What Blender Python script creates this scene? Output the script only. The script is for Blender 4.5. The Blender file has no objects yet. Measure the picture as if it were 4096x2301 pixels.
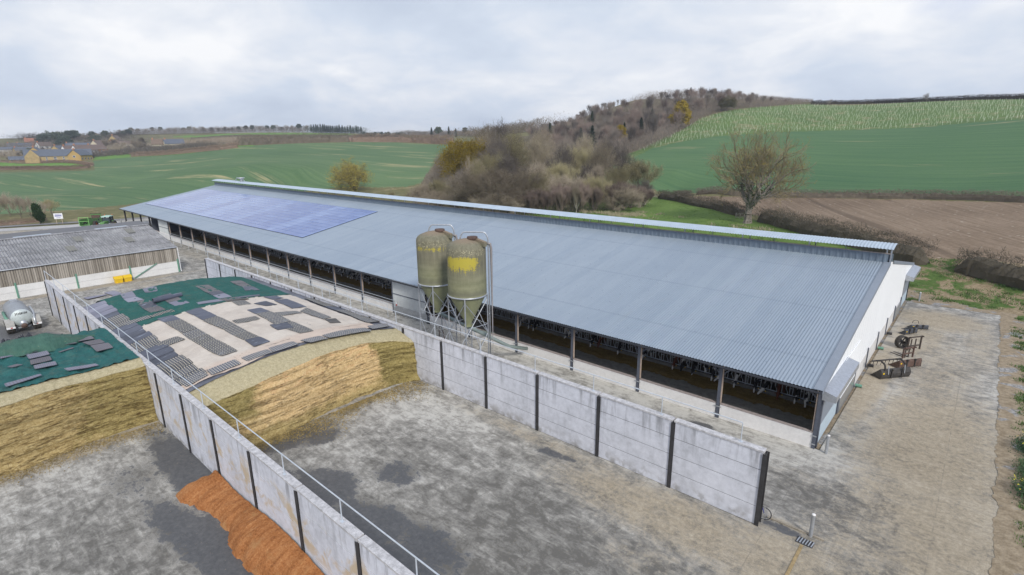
import bpy, math, random
import numpy as np
from mathutils import Vector, Matrix, noise as mnoise
R = math.radians
scene = bpy.context.scene
col = scene.collection
# ------------------------------------------------------------------ camera
cd = bpy.data.cameras.new('camera'); cam = bpy.data.objects.new('camera', cd); col.objects.link(cam)
cd.sensor_width = 36; cd.lens = 2149.98 / 4096 * 36; cd.clip_start = 0.2; cd.clip_end = 20000
CR = Matrix(((0.7492578, -0.1672744, 0.6408058), (0.6622012, 0.2040035, -0.7210216), (-0.0101182, 0.9645734, 0.2636205)))
cam.matrix_world = Matrix.Translation((0, 0, 18.25)) @ CR.to_4x4()
scene.camera = cam
# ------------------------------------------------------------------ light
SUN_EL, SUN_AZ = 36.0, 118.0        # degrees; azimuth clockwise from +y
sa = R(SUN_AZ); se = R(SUN_EL)
sdir = Vector((math.sin(sa) * math.cos(se), math.cos(sa) * math.cos(se), math.sin(se)))
ld = bpy.data.lights.new('sun', 'SUN'); ld.energy = 2.7; ld.angle = R(11); ld.color = (1, 0.965, 0.91)
sun = bpy.data.objects.new('sun', ld); col.objects.link(sun); sun.rotation_euler = (-sdir).to_track_quat('-Z', 'Y').to_euler()
scene.view_settings.view_transform = 'Standard'; scene.view_settings.look = 'None'
scene.view_settings.gamma = 1; scene.view_settings.exposure = 0.12
w = bpy.data.worlds.new('World'); scene.world = w; w.use_nodes = True
nt = w.node_tree; nt.nodes.clear(); N = nt.nodes.new; L = nt.links.new
sky = N('ShaderNodeTexSky'); sky.sky_type = 'NISHITA'; sky.sun_disc = False; sky.sun_elevation = R(SUN_EL); sky.sun_rotation = sa
sky.air_density = 1.0; sky.dust_density = 1.5; sky.ozone_density = 1.5
tc = N('ShaderNodeTexCoord')
sep = N('ShaderNodeSeparateXYZ'); L(tc.outputs['Generated'], sep.inputs[0])
def wm(op, a, b=None, clamp=False):
    n = N('ShaderNodeMath'); n.operation = op; n.use_clamp = clamp
    for i, v in enumerate((a, b)):
        if v is None: continue
        if isinstance(v, (int, float)): n.inputs[i].default_value = v
        else: L(v, n.inputs[i])
    return n.outputs[0]
den = wm('ADD', wm('MAXIMUM', sep.outputs[2], 0.0), 0.34)
cmb = N('ShaderNodeCombineXYZ'); L(wm('DIVIDE', sep.outputs[0], den), cmb.inputs[0]); L(wm('DIVIDE', sep.outputs[1], den), cmb.inputs[1])
def wnoise(scale, det, rough, off=0.0, dist=0.0):
    n = N('ShaderNodeTexNoise'); n.inputs['Scale'].default_value = scale; n.inputs['Detail'].default_value = det
    n.inputs['Roughness'].default_value = rough; n.inputs['Distortion'].default_value = dist
    mp = N('ShaderNodeMapping'); mp.inputs['Location'].default_value = (off, off * .7, 0); L(cmb.outputs[0], mp.inputs[0]); L(mp.outputs[0], n.inputs[0])
    return n.outputs[0]
def wramp(f, stops):
    r = N('ShaderNodeValToRGB'); e = r.color_ramp.elements
    while len(e) < len(stops): e.new(.5)
    for x, (p, c) in zip(e, stops): x.position = p; x.color = (*c, 1)
    L(f, r.inputs[0]); return r.outputs[0]
n1 = wnoise(1.15, 7, .52, 3.1, .5); n2 = wnoise(3.2, 6, .55, 9.7, .4)
body = wm('ADD', wm('MULTIPLY', n1, .7), wm('MULTIPLY', n2, .3))
cloud = wramp(body, [(0.37, (5.5, 6.2, 7.4)), (0.46, (6.3, 7.0, 8.1)), (0.54, (7.5, 7.9, 8.6)), (0.63, (9.2, 9.3, 9.5))])
# broken veil: clear sky shows through towards +x
gap = wm('ADD', wm('MULTIPLY', wnoise(.9, 5, .5, 21.3, .5), 1.0), wm('MULTIPLY', sep.outputs[0], .38))
gapf = wramp(gap, [(0.38, (0, 0, 0)), (0.58, (1, 1, 1))])
mix = N('ShaderNodeMix'); mix.data_type = 'RGBA'; mix.blend_type = 'MIX'
veil = N('ShaderNodeMix'); veil.data_type = 'RGBA'; veil.inputs[0].default_value = .85
L(sky.outputs[0], veil.inputs[6]); veil.inputs[7].default_value = (5.0, 5.9, 8.6, 1)
L(wm('MULTIPLY', gapf, .85), mix.inputs[0]); L(cloud, mix.inputs[6]); L(veil.outputs[2], mix.inputs[7])
bg = N('ShaderNodeBackground'); bg.inputs[1].default_value = 0.1; L(mix.outputs[2], bg.inputs[0])
wo = N('ShaderNodeOutputWorld'); L(bg.outputs[0], wo.inputs[0])

# ------------------------------------------------------------------ helpers
def tag(o, label=None, cat=None, group=None, kind=None):
    if label: o['label'] = label
    if cat: o['category'] = cat
    if group: o['group'] = group
    if kind: o['kind'] = kind
    return o
def empty(name, loc=(0, 0, 0), rz=0):
    o = bpy.data.objects.new(name, None); col.objects.link(o); o.location = loc; o.rotation_euler = (0, 0, rz); o.empty_display_size = .2
    return o
def thing(name, label, cat, loc=(0, 0, 0), rz=0, group=None):
    return tag(empty(name, loc, rz), label, cat, group)
def link_mesh(name, me, m, parent=None, world=False):
    o = bpy.data.objects.new(name, me); col.objects.link(o)
    if m is not None and not me.materials: me.materials.append(m)
    if parent is not None:
        o.parent = parent
        if world: o.matrix_parent_inverse = Matrix.Translation(-Vector(parent.location))
    return o
class MB:
    def __init__(s): s.v = []; s.f = []
    def add(s, vs, fs):
        b = len(s.v); s.v.extend([tuple(p) for p in vs]); s.f.extend([tuple(i + b for i in f) for f in fs]); return s
    def box(s, x0, x1, y0, y1, z0, z1):
        return s.add([(x0, y0, z0), (x1, y0, z0), (x1, y1, z0), (x0, y1, z0), (x0, y0, z1), (x1, y0, z1), (x1, y1, z1), (x0, y1, z1)],
                     [(0, 3, 2, 1), (4, 5, 6, 7), (0, 1, 5, 4), (1, 2, 6, 5), (2, 3, 7, 6), (3, 0, 4, 7)])
    def bar(s, p, q, w, h, up=(0, 0, 1)):
        p = Vector(p); q = Vector(q); d = (q - p).normalized(); u = Vector(up)
        if abs(d.dot(u)) > .99: u = Vector((1, 0, 0))
        a = d.cross(u).normalized(); b = a.cross(d).normalized(); vs = []
        for c in (p, q):
            for i, j in ((-1, -1), (1, -1), (1, 1), (-1, 1)): vs.append(c + a * i * w / 2 + b * j * h / 2)
        return s.add(vs, [(0, 1, 2, 3), (7, 6, 5, 4), (0, 4, 5, 1), (1, 5, 6, 2), (2, 6, 7, 3), (3, 7, 4, 0)])
    def tube(s, pts, r, n=8, cap=True):
        pts = [Vector(p) for p in pts]; rs = r if isinstance(r, (list, tuple)) else [r] * len(pts)
        b = len(s.v); ref = None
        for i, p in enumerate(pts):
            d = (pts[min(i + 1, len(pts) - 1)] - pts[max(i - 1, 0)]).normalized()
            if ref is None: ref = Vector((0, 0, 1)) if abs(d.z) < .9 else Vector((1, 0, 0))
            a = d.cross(ref).normalized(); c = d.cross(a).normalized(); ref = -c if False else ref
            for k in range(n):
                t = 2 * math.pi * k / n; s.v.append(tuple(p + (a * math.cos(t) + c * math.sin(t)) * rs[i]))
        for i in range(len(pts) - 1):
            for k in range(n):
                k2 = (k + 1) % n; s.f.append((b + i * n + k, b + i * n + k2, b + (i + 1) * n + k2, b + (i + 1) * n + k))
        if cap: s.f.append(tuple(b + k for k in range(n))[::-1]); s.f.append(tuple(b + (len(pts) - 1) * n + k for k in range(n)))
        return s
    def lathe(s, prof, n=24, c=(0, 0, 0), axis='z'):
        b = len(s.v)
        for r, h in prof:
            for k in range(n):
                t = 2 * math.pi * k / n; a, e = r * math.cos(t), r * math.sin(t)
                s.v.append((c[0] + a, c[1] + e, c[2] + h) if axis == 'z' else ((c[0] + h, c[1] + a, c[2] + e) if axis == 'x' else (c[0] + a, c[1] + h, c[2] + e)))
        for i in range(len(prof) - 1):
            for k in range(n):
                k2 = (k + 1) % n; s.f.append((b + i * n + k, b + i * n + k2, b + (i + 1) * n + k2, b + (i + 1) * n + k))
        return s
    def prism(s, poly, axis, a0, a1):
        # poly: 2D points; axis 'x' => points are (y,z), 'y' => (x,z), 'z' => (x,y)
        def P(p, a): return (a, p[0], p[1]) if axis == 'x' else ((p[0], a, p[1]) if axis == 'y' else (p[0], p[1], a))
        n = len(poly); vs = [P(p, a0) for p in poly] + [P(p, a1) for p in poly]
        return s.add(vs, [tuple(range(n))[::-1], tuple(range(n, 2 * n))] + [(i, (i + 1) % n, n + (i + 1) % n, n + i) for i in range(n)])
    def build(s, name, m, parent=None, smooth=False, world=False):
        me = bpy.data.meshes.new(name); me.from_pydata(s.v, [], s.f); me.update()
        if smooth: me.polygons.foreach_set('use_smooth', [True] * len(me.polygons))
        return link_mesh(name, me, m, parent, world)
def np_mesh(name, V, F, attrs=None, smooth=True):
    me = bpy.data.meshes.new(name); V = np.asarray(V, np.float32); F = np.asarray(F, np.int32); k = F.shape[1]
    me.vertices.add(len(V)); me.vertices.foreach_set('co', V.ravel()); me.loops.add(F.size); me.loops.foreach_set('vertex_index', F.ravel())
    me.polygons.add(len(F)); me.polygons.foreach_set('loop_start', np.arange(0, F.size, k, dtype=np.int32)); me.polygons.foreach_set('loop_total', np.full(len(F), k, np.int32))
    me.polygons.foreach_set('use_smooth', np.full(len(F), smooth)); me.update(calc_edges=True)
    for n, a in (attrs or {}).items():
        at = me.attributes.new(n, 'FLOAT', 'POINT'); at.data.foreach_set('value', np.asarray(a, np.float32).ravel())
    return me
def grid_faces(nx, ny):
    i, j = np.meshgrid(np.arange(nx - 1), np.arange(ny - 1), indexing='ij'); a = (i * ny + j).ravel()
    return np.stack([a, a + ny, a + ny + 1, a + 1], 1)
def copy_tree(o, parent=None):
    c = o.copy(); col.objects.link(c)
    if parent is not None: c.parent = parent
    for ch in [k for k in o.children]: copy_tree(ch, c)
    return c
# ------------------------------------------------------------------ materials
class G:
    def __init__(s, name):
        s.m = bpy.data.materials.new(name); s.m.use_nodes = True; s.t = s.m.node_tree; s.t.nodes.clear()
        s.g = s.n('ShaderNodeNewGeometry'); s.pos = s.g.outputs['Position']
    def n(s, t): return s.t.nodes.new(t)
    def l(s, a, b): s.t.links.new(a, b)
    def put(s, v, i):
        if isinstance(v, bpy.types.NodeSocket): s.l(v, i)
        elif isinstance(v, (tuple, list)): i.default_value = (*v, 1) if len(v) == 3 and i.type == 'RGBA' else v
        else: i.default_value = v
    def obj(s): return s.n('ShaderNodeTexCoord').outputs['Object']
    def map(s, v, scale=(1, 1, 1), rot=(0, 0, 0), loc=(0, 0, 0)):
        m = s.n('ShaderNodeMapping'); s.l(v, m.inputs[0]); m.inputs['Scale'].default_value = scale; m.inputs['Rotation'].default_value = rot; m.inputs['Location'].default_value = loc
        return m.outputs[0]
    def noise(s, scale, det=4, rough=.55, v=None, dist=0):
        n = s.n('ShaderNodeTexNoise'); s.l(v if v is not None else s.pos, n.inputs[0]); n.inputs['Scale'].default_value = scale
        n.inputs['Detail'].default_value = det; n.inputs['Roughness'].default_value = rough; n.inputs['Distortion'].default_value = dist; return n.outputs[0]
    def vor(s, scale, v=None, feat='F1', out=0, rnd=1.0):
        n = s.n('ShaderNodeTexVoronoi'); n.feature = feat; s.l(v if v is not None else s.pos, n.inputs[0]); n.inputs['Scale'].default_value = scale; n.inputs['Randomness'].default_value = rnd; return n.outputs[out]
    def ma(s, op, a, b=0.0, c=None, clamp=False):
        n = s.n('ShaderNodeMath'); n.operation = op; n.use_clamp = clamp; s.put(a, n.inputs[0]); s.put(b, n.inputs[1])
        if c is not None: s.put(c, n.inputs[2])
        return n.outputs[0]
    def ss(s, v, a, b):
        n = s.n('ShaderNodeMapRange'); n.interpolation_type = 'SMOOTHSTEP'; s.put(v, n.inputs[0]); n.inputs[1].default_value = a; n.inputs[2].default_value = b; return n.outputs[0]
    def ramp(s, f, stops):
        r = s.n('ShaderNodeValToRGB'); e = r.color_ramp.elements
        while len(e) < len(stops): e.new(.5)
        for x, (p, c) in zip(e, stops): x.position = p; x.color = (*c, 1)
        s.put(f, r.inputs[0]); return r.outputs[0]
    def mix(s, f, a, b, mode='MIX'):
        n = s.n('ShaderNodeMix'); n.data_type = 'RGBA'; n.blend_type = mode; s.put(f, n.inputs[0]); s.put(a, n.inputs[6]); s.put(b, n.inputs[7]); return n.outputs[2]
    def attr(s, name):
        n = s.n('ShaderNodeAttribute'); n.attribute_name = name; return n.outputs['Fac']
    def sep(s, v):
        n = s.n('ShaderNodeSeparateXYZ'); s.l(v, n.inputs[0]); return n.outputs
    def rnd(s): return s.n('ShaderNodeObjectInfo').outputs['Random']
    def out(s, colr, rough=.8, metal=0.0, bump=None, bd=.02, bs=.6, spec=.5, trans=None):
        p = s.n('ShaderNodeBsdfPrincipled'); s.put(colr, p.inputs['Base Color']); s.put(rough, p.inputs['Roughness']); s.put(metal, p.inputs['Metallic']); p.inputs['Specular IOR Level'].default_value = spec
        if bump is not None:
            b = s.n('ShaderNodeBump'); b.inputs['Strength'].default_value = bs; b.inputs['Distance'].default_value = bd; s.l(bump, b.inputs['Height']); s.l(b.outputs[0], p.inputs['Normal'])
        o = s.n('ShaderNodeOutputMaterial'); s.l(p.outputs[0], o.inputs[0]); return s.m
def simple(name, c, rough=.7, metal=0.0, var=.18, scale=3.0, bump=0, spec=.5):
    g = G(name); a = g.noise(scale, 5, .6); b = g.noise(scale * 7, 3, .6)
    f = g.ma('ADD', g.ma('MULTIPLY', a, .6), g.ma('MULTIPLY', b, .4))
    lo = tuple(x * (1 - var * 1.6) for x in c); hi = tuple(min(1, x * (1 + var * 1.6)) for x in c)
    cc = g.ramp(f, [(.3, lo), (.7, hi)])
    return g.out(cc, rough, metal, bump=b if bump else None, bd=bump or .01, spec=spec)
# ------------------------------------------------------------------ material library
M = {}
M['galv'] = simple('galvanised_steel', (.46, .48, .50), .42, .6, .15, 6)
M['rail'] = simple('galvanised_rail', (.52, .56, .60), .5, .2, .12, 5)
M['yoke'] = simple('galvanised_yoke', (.66, .67, .68), .5, .1, .12, 5)
M['rsj'] = simple('dark_steel_post', (.035, .034, .035), .75, 0, .35, 3)
M['column'] = simple('slate_painted_steel', (.085, .095, .12), .55, 0, .12, 4)
M['timber'] = simple('sawn_timber', (.42, .33, .26), .85, 0, .2, 5)
M['timber_cap'] = simple('weathered_timber_cap', (.33, .28, .26), .85, 0, .2, 5)
M['black_gutter'] = simple('black_gutter', (.02, .022, .028), .5, 0, .2, 3)
M['rubber'] = simple('tyre_rubber', (.045, .04, .034), .9, 0, .4, 7, .01)
M['mud_steel'] = simple('muddy_black_steel', (.045, .04, .035), .7, 0, .4, 4)
M['rust'] = simple('rusty_brown_steel', (.10, .06, .045), .8, .0, .35, 3)
M['tine'] = simple('worn_tine_steel', (.06, .045, .035), .7, 0, .3, 5)
M['yellow'] = simple('yellow_plastic', (.72, .47, .015), .5, 0, .07, 3)
M['white'] = simple('white_paint', (.76, .76, .75), .6, 0, .05, 3)
M['red'] = simple('red_plastic', (.5, .02, .015), .4, 0, .1, 3)
M['orange'] = simple('orange_plastic', (.7, .16, .02), .4, 0, .1, 3)
M['green_paint'] = simple('green_paint', (.09, .22, .06), .5, 0, .15, 3)
M['green_trim'] = simple('light_green_trim', (.22, .50, .14), .55, 0, .1, 3)
M['cab_roof'] = simple('pale_green_cab_roof', (.36, .55, .46), .45, 0, .06, 3)
M['cab_dark'] = simple('dark_cab_frame', (.02, .025, .025), .4, 0, .1, 3)
M['glass'] = simple('dark_window_glass', (.05, .07, .08), .12, 0, .1, 2)
M['pane'] = simple('house_window_glass', (.10, .12, .15), .2, 0, .1, 2)
M['bluepaint'] = simple('blue_bicycle_paint', (.03, .04, .3), .35, 0, .1, 3)
M['green_pipe'] = simple('green_painted_steel', (.12, .27, .19), .6, 0, .15, 3)
M['soil'] = simple('soil', (.14, .10, .065), .95, 0, .3, 1.5, .03)
M['palebark'] = simple('pale_lichened_bark', (.42, .39, .32), .95, 0, .25, 2.5)
M['bark'] = simple('tree_bark', (.15, .125, .10), .95, 0, .3, 2.5)
M['oakbark'] = simple('grey_oak_bark', (.20, .175, .145), .95, 0, .35, 2.0, .03)
def roofmat():
    g = G('blue_grey_box_profile'); s = g.sep(g.pos)
    a = g.noise(.12, 4, .6); b = g.noise(2.2, 4, .6, g.map(g.pos, (1, .12, 1)))
    f = g.ma('ADD', g.ma('MULTIPLY', a, .55), g.ma('MULTIPLY', b, .45))
    c = g.ramp(f, [(.3, (.215, .262, .315)), (.7, (.262, .31, .36))])
    # faint sheet laps and screw lines
    wv = g.n('ShaderNodeTexWhiteNoise'); wv.noise_dimensions = '1D'; g.l(g.ma('FLOOR', s[0]), wv.inputs['W']); c = g.mix(g.ma('MULTIPLY', wv.outputs[0], .14), c, (.40, .44, .47)); run = g.noise(1.0, 5, .65, g.map(g.pos, (3.0, .12, 1))); c = g.mix(g.ma('MULTIPLY', g.ss(run, .55, .75), .25), c, (.20, .22, .23))
    lap = g.ma('LESS_THAN', g.ma('ABSOLUTE', g.ma('SUBTRACT', g.ma('PINGPONG', g.ma('SUBTRACT', s[1], 32.6), 3.66), 3.60)), .035)
    c = g.mix(g.ma('MULTIPLY', lap, .35), c, (.13, .16, .2))
    sc = g.vor(1.1, g.map(g.pos, (1.0, .55, 0)), rnd=0.0)
    c = g.mix(g.ma('MULTIPLY', g.ma('LESS_THAN', sc, .035), .6), c, (.1, .12, .15))
    return g.out(c, .5, .0, spec=.35)
M['roof'] = roofmat()
M['canopy'] = simple('pale_blue_grey_sheet', (.40, .47, .53), .45, .1, .08, 1)
M['upstand'] = simple('blue_grey_upstand_sheet', (.15, .19, .235), .5, 0, .12, 2)
M['flash'] = simple('grey_flashing', (.22, .25, .29), .5, 0, .06, 1)
M['whitesheet'] = simple('white_gable_sheet', (.87, .88, .87), .55, 0, .03, .3)
M['door_blue'] = simple('pale_blue_shutter', (.42, .50, .55), .5, .1, .05, 2)
M['door_white'] = simple('white_grey_door_sheet', (.55, .57, .56), .5, 0, .06, 1)
M['steelplate'] = simple('stainless_kick_plate', (.42, .44, .46), .3, .7, .12, .8)
def wallmat(name, rust):
    g = G(name); s = g.sep(g.pos)
    a = g.noise(.5, 5, .6); b = g.noise(3.5, 5, .62)
    streak = g.noise(1.0, 5, .65, g.map(g.pos, (2.6, 2.6, .22)))
    f = g.ma('ADD', g.ma('MULTIPLY', a, .5), g.ma('MULTIPLY', b, .5))
    c = g.ramp(f, [(.30, (.44, .45, .48)), (.5, (.60, .61, .655)), (.70, (.72, .73, .78))])
    # run marks below the coping
    top = g.ss(s[2], 1.8, 4.1)
    sm = g.ma('MULTIPLY', g.ss(streak, .47, .68), g.ma('ADD', g.ma('MULTIPLY', top, .75), .12))
    c = g.mix(g.ma('MULTIPLY', sm, .8), c, (.17, .17, .175))
    low = g.ma('SUBTRACT', 1.0, g.ss(s[2], .0, .9))
    c = g.mix(g.ma('MULTIPLY', g.ma('MULTIPLY', low, g.ss(g.noise(1.6, 5, .6), .42, .65)), .7), c, (.20, .18, .15))
    ru = g.ss(g.noise(.75, 5, .62, g.map(g.pos, (1, 1, 1.2), (0, 0, 0), (7, 3, 1)), .6), .47, .62)
    band = g.ma('MULTIPLY', g.ss(s[2], .7, 1.5), g.ma('SUBTRACT', 1.0, g.ss(s[2], 2.6, 3.6)))
    c = g.mix(g.ma('MULTIPLY', g.ma('MULTIPLY', ru, band), rust), c, (.52, .40, .24))
    dk = g.ss(g.noise(5, 4, .7), .68, .78); c = g.mix(g.ma('MULTIPLY', dk, .5), c, (.2, .18, .16))
    return g.out(c, .85, 0, bump=b, bd=.015, bs=.4)
M['wall_a'] = wallmat('stained_concrete_panel', .85); M['wall_b'] = wallmat('weathered_concrete_panel', .0)
M['coping'] = simple('lichen_spotted_coping', (.47, .46, .46), .9, 0, .3, 4, .01)
M['palewall'] = simple('pale_concrete_panel', (.74, .72, .69), .8, 0, .08, .8)
def yardmat():
    g = G('worn_yard_concrete'); s = g.sep(g.pos)
    big = g.noise(.16, 4, .55, dist=.6); mid = g.noise(.95, 7, .7, dist=.5); fin = g.noise(4.2, 6, .75); xf = g.noise(22, 3, .7)
    st = g.noise(1.5, 6, .68, g.map(g.pos, (.6, 1.6, 1), (0, 0, .12)), .9)
    f = g.ma('ADD', g.ma('ADD', g.ma('MULTIPLY', mid, .40), g.ma('MULTIPLY', fin, .20)), g.ma('ADD', g.ma('MULTIPLY', st, .28), g.ma('MULTIPLY', xf, .12)))
    f = g.ma('ADD', g.ma('MULTIPLY', g.ma('SUBTRACT', f, .5), 1.35), .5); f = g.ma('ADD', f, g.ma('MULTIPLY', g.ma('SUBTRACT', big, .5), .22))
    grime = g.attr('grime'); f2 = g.ma('SUBTRACT', f, g.ma('MULTIPLY', grime, .10))
    c = g.ramp(f2, [(.36, (.125, .118, .104)), (.45, (.215, .205, .182)), (.52, (.315, .30, .268)), (.61, (.50, .482, .435))])
    tk1 = g.noise(1.0, 3, .6, g.map(g.pos, (4.5, .16, 1), (0, 0, .10)), .5); tk2 = g.noise(1.0, 3, .6, g.map(g.pos, (.16, 4.5, 1), (0, 0, .06)), .5); side = g.ss(s[0], -6.0, -4.5); tkm = g.ma('ADD', g.ma('MULTIPLY', tk1, side), g.ma('MULTIPLY', tk2, g.ma('SUBTRACT', 1.0, side)))
    c = g.mix(g.ma('MULTIPLY', g.ss(tkm, .54, .66), g.ma('MULTIPLY', g.ss(mid, .42, .58), .24)), c, (.52, .50, .44)); c = g.mix(g.ma('MULTIPLY', g.ss(tkm, .46, .36), g.ma('MULTIPLY', g.ss(mid, .40, .56), .26)), c, (.15, .14, .12))
    tan = g.attr('tan'); tf = g.ss(g.ma('ADD', tan, g.ma('MULTIPLY', g.ma('SUBTRACT', g.ma('ADD', g.ma('MULTIPLY', mid, .5), g.ma('MULTIPLY', fin, .5)), .5), 2.2)), .25, .9)
    tc_ = g.ramp(g.ma('ADD', g.ma('MULTIPLY', fin, .6), g.ma('MULTIPLY', xf, .4)), [(.35, (.20, .16, .105)), (.50, (.33, .27, .18)), (.66, (.47, .40, .29))])
    c = g.mix(g.ma('MULTIPLY', tf, .78), c, tc_)
    wet = g.attr('wet'); wf = g.ma('MULTIPLY', g.ss(g.ma('ADD', wet, g.ma('MULTIPLY', g.ma('SUBTRACT', g.ma('ADD', g.ma('MULTIPLY', mid, .45), g.ma('ADD', g.ma('MULTIPLY', st, .25), g.ma('MULTIPLY', fin, .30))), .5), 3.4)), .40, .60), g.ss(wet, .08, .3))
    c = g.mix(g.ma('MULTIPLY', wf, .93), c, g.ramp(fin, [(.3, (.05, .053, .06)), (.7, (.105, .106, .108))]))
    speck = g.ss(g.vor(3.1), .10, .05); c = g.mix(g.ma('MULTIPLY', speck, g.ma('ADD', .15, g.ma('MULTIPLY', tan, .6))), c, (.42, .32, .15))
    crumb = g.ss(g.noise(14, 2, .5), .70, .74); c = g.mix(g.ma('MULTIPLY', crumb, .5), c, (.40, .31, .16))
    # saw cut joints
    def joint(co, period, off, wd): return g.ma('LESS_THAN', g.ma('ABSOLUTE', g.ma('SUBTRACT', g.ma('PINGPONG', g.ma('ADD', co, off), period), 0.0)), wd)
    j = g.ma('MAXIMUM', joint(s[0], 3.05, 5.55, .022), joint(s[1], 2.6, 1.8, .018))
    c = g.mix(g.ma('MULTIPLY', j, g.ma('MULTIPLY', g.ss(mid, .40, .6), .30)), c, (.07, .065, .06))
    h = g.ma('ADD', g.ma('MULTIPLY', fin, .6), g.ma('MULTIPLY', st, .4))
    return g.out(c, g.ma('SUBTRACT', .88, g.ma('MULTIPLY', wf, .40)), 0, bump=h, bd=.03, bs=.5, spec=.4)
M['yard'] = yardmat()
def crop(name, dark, light, tanc, rot, patch=.62, stripe=.5):
    g = G(name); p = g.map(g.pos, (1, 1, 0), (0, 0, rot))
    row = g.noise(1.0, 3, .6, g.map(p, (.02, .55, 0))); strk = g.noise(1.0, 5, .65, g.map(p, (.016, .11, 0))); big = g.noise(.012, 4, .5)
    fine = g.noise(1.3, 4, .7)
    c = g.ramp(g.ma('ADD', g.ma('MULTIPLY', row, .45), g.ma('ADD', g.ma('MULTIPLY', big, .35), g.ma('MULTIPLY', fine, .2))), [(.38, dark), (.60, light)])
    tm = g.ma('MULTIPLY', g.ss(strk, patch, patch + .10), g.ss(row, .36, .58)); c = g.mix(g.ma('MULTIPLY', tm, .85), c, tanc)
    ds = g.ss(g.noise(1.0, 3, .5, g.map(p, (.006, .30, 0), (0, 0, 0), (5, 9, 0))), .66, .70); c = g.mix(g.ma('MULTIPLY', ds, .45), c, tuple(x * .5 for x in dark))
    return g.out(c, .95, 0, spec=.1)
M['crop_l'] = crop('young_cereal_left', (.075, .135, .066), (.125, .19, .09), (.38, .33, .18), R(-20), .56)
M['crop_r'] = crop('young_cereal_right', (.056, .122, .058), (.10, .172, .076), (.30, .27, .15), R(8), .615)
def plough():
    g = G('ploughed_soil'); p = g.map(g.pos, (1, 1, 0), (0, 0, R(62)))
    row = g.noise(1.0, 3, .6, g.map(p, (.05, 1.4, 0))); big = g.noise(.03, 4, .5); f = g.noise(1.6, 5, .75)
    c = g.ramp(g.ma('ADD', g.ma('MULTIPLY', row, .35), g.ma('ADD', g.ma('MULTIPLY', big, .3), g.ma('MULTIPLY', f, .35))), [(.38, (.135, .097, .066)), (.5, (.215, .16, .11)), (.63, (.30, .23, .165))])
    st = g.ss(g.vor(.55), .16, .07); c = g.mix(g.ma('MULTIPLY', st, .8), c, (.42, .37, .30))
    tr = g.ss(g.noise(1.0, 2, .5, g.map(p, (.004, .16, 0))), .665, .69); c = g.mix(g.ma('MULTIPLY', tr, .5), c, (.07, .05, .035))
    return g.out(c, .95, 0, bump=f, bd=.12, bs=.5, spec=.1)
M['plough'] = plough()
def grassmat(name, c0, c1, c2, sc=.5, thr=.6):
    g = G(name); a = g.noise(sc * .12, 5, .6); b = g.noise(sc * 2.2, 5, .7); d = g.noise(sc * .6, 5, .65)
    c = g.ramp(g.ma('ADD', g.ma('MULTIPLY', a, .4), g.ma('MULTIPLY', b, .6)), [(.34, c0), (.62, c1)])
    c = g.mix(g.ma('MULTIPLY', g.ss(d, thr, thr + .12), .75), c, c2)
    return g.out(c, .95, 0, bump=b, bd=.08, bs=.5, spec=.1)
M['pasture'] = grassmat('rough_pasture', (.07, .125, .028), (.15, .225, .055), (.25, .24, .10), .7, .60)
M['meadow'] = grassmat('bright_meadow', (.09, .19, .035), (.15, .27, .06), (.18, .26, .08), .1, .6)
M['plantg'] = grassmat('plantation_grass', (.075, .125, .04), (.125, .19, .06), (.24, .22, .12), .25, .52)
M['rough'] = grassmat('rough_ground', (.09, .10, .04), (.19, .17, .085), (.30, .25, .14), .2, .55)
M['redsoil'] = grassmat('red_soil', (.20, .115, .085), (.27, .16, .12), (.30, .2, .15), .05, .6)
M['floor'] = grassmat('woodland_floor', (.10, .085, .055), (.17, .14, .09), (.10, .13, .04), .3, .58)
def bankmat():
    g = G('grassy_bank'); a = g.noise(.32, 5, .6, dist=.5); b = g.noise(3, 5, .7)
    soil = g.ramp(b, [(.35, (.17, .125, .07)), (.65, (.36, .29, .19))]); grs = g.ramp(b, [(.35, (.045, .085, .022)), (.65, (.11, .165, .045))])
    c = g.mix(g.ss(g.ma('ADD', g.ma('MULTIPLY', a, .75), g.ma('MULTIPLY', b, .25)), .49, .55), soil, grs)
    return g.out(c, .95, 0, bump=b, bd=.1, bs=.7, spec=.1)
M['bank'] = bankmat()
def gravelmat():
    g = G('gravel_and_mud'); a = g.noise(.5, 5, .6, dist=.4); b = g.noise(2.5, 5, .7); v = g.vor(9, out=1); sv = g.n('ShaderNodeSeparateColor'); g.l(v, sv.inputs[0])
    gr = g.ramp(sv.outputs[0], [(0, (.16, .155, .15)), (.6, (.27, .262, .25)), (1, (.38, .37, .35))])
    mud = g.ramp(b, [(.35, (.20, .155, .10)), (.65, (.34, .275, .19))])
    return g.out(g.mix(g.ss(a, .53, .60), mud, gr), .95, 0, bump=g.vor(9), bd=.03, bs=.6, spec=.2)
M['gravel'] = gravelmat()
M['road'] = simple('pale_road_concrete', (.40, .39, .38), .9, 0, .1, .3)
M['tarmac'] = simple('grey_farm_road', (.19, .185, .18), .9, 0, .14, .4)
def twig(name, c, c2):
    g = G(name); f = g.ma('ADD', g.ma('MULTIPLY', g.noise(.35, 3, .6), .25), g.ma('MULTIPLY', g.rnd(), .75))
    return g.out(g.ramp(f, [(.25, c), (.75, c2)]), .95, 0, spec=.1)
M['twig'] = twig('bare_twigs', (.17, .14, .10), (.40, .34, .255))
M['oaktwig'] = twig('dark_oak_twigs', (.20, .17, .11), (.28, .24, .15))
M['twig_red'] = twig('reddish_twigs', (.15, .115, .095), (.32, .25, .205))
M['twig_grey'] = twig('grey_wood_twigs', (.10, .086, .073), (.25, .218, .18))
M['twig_green'] = twig('olive_twigs', (.17, .15, .08), (.40, .355, .20))
M['bud'] = twig('olive_buds', (.23, .185, .04), (.31, .25, .06))
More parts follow.
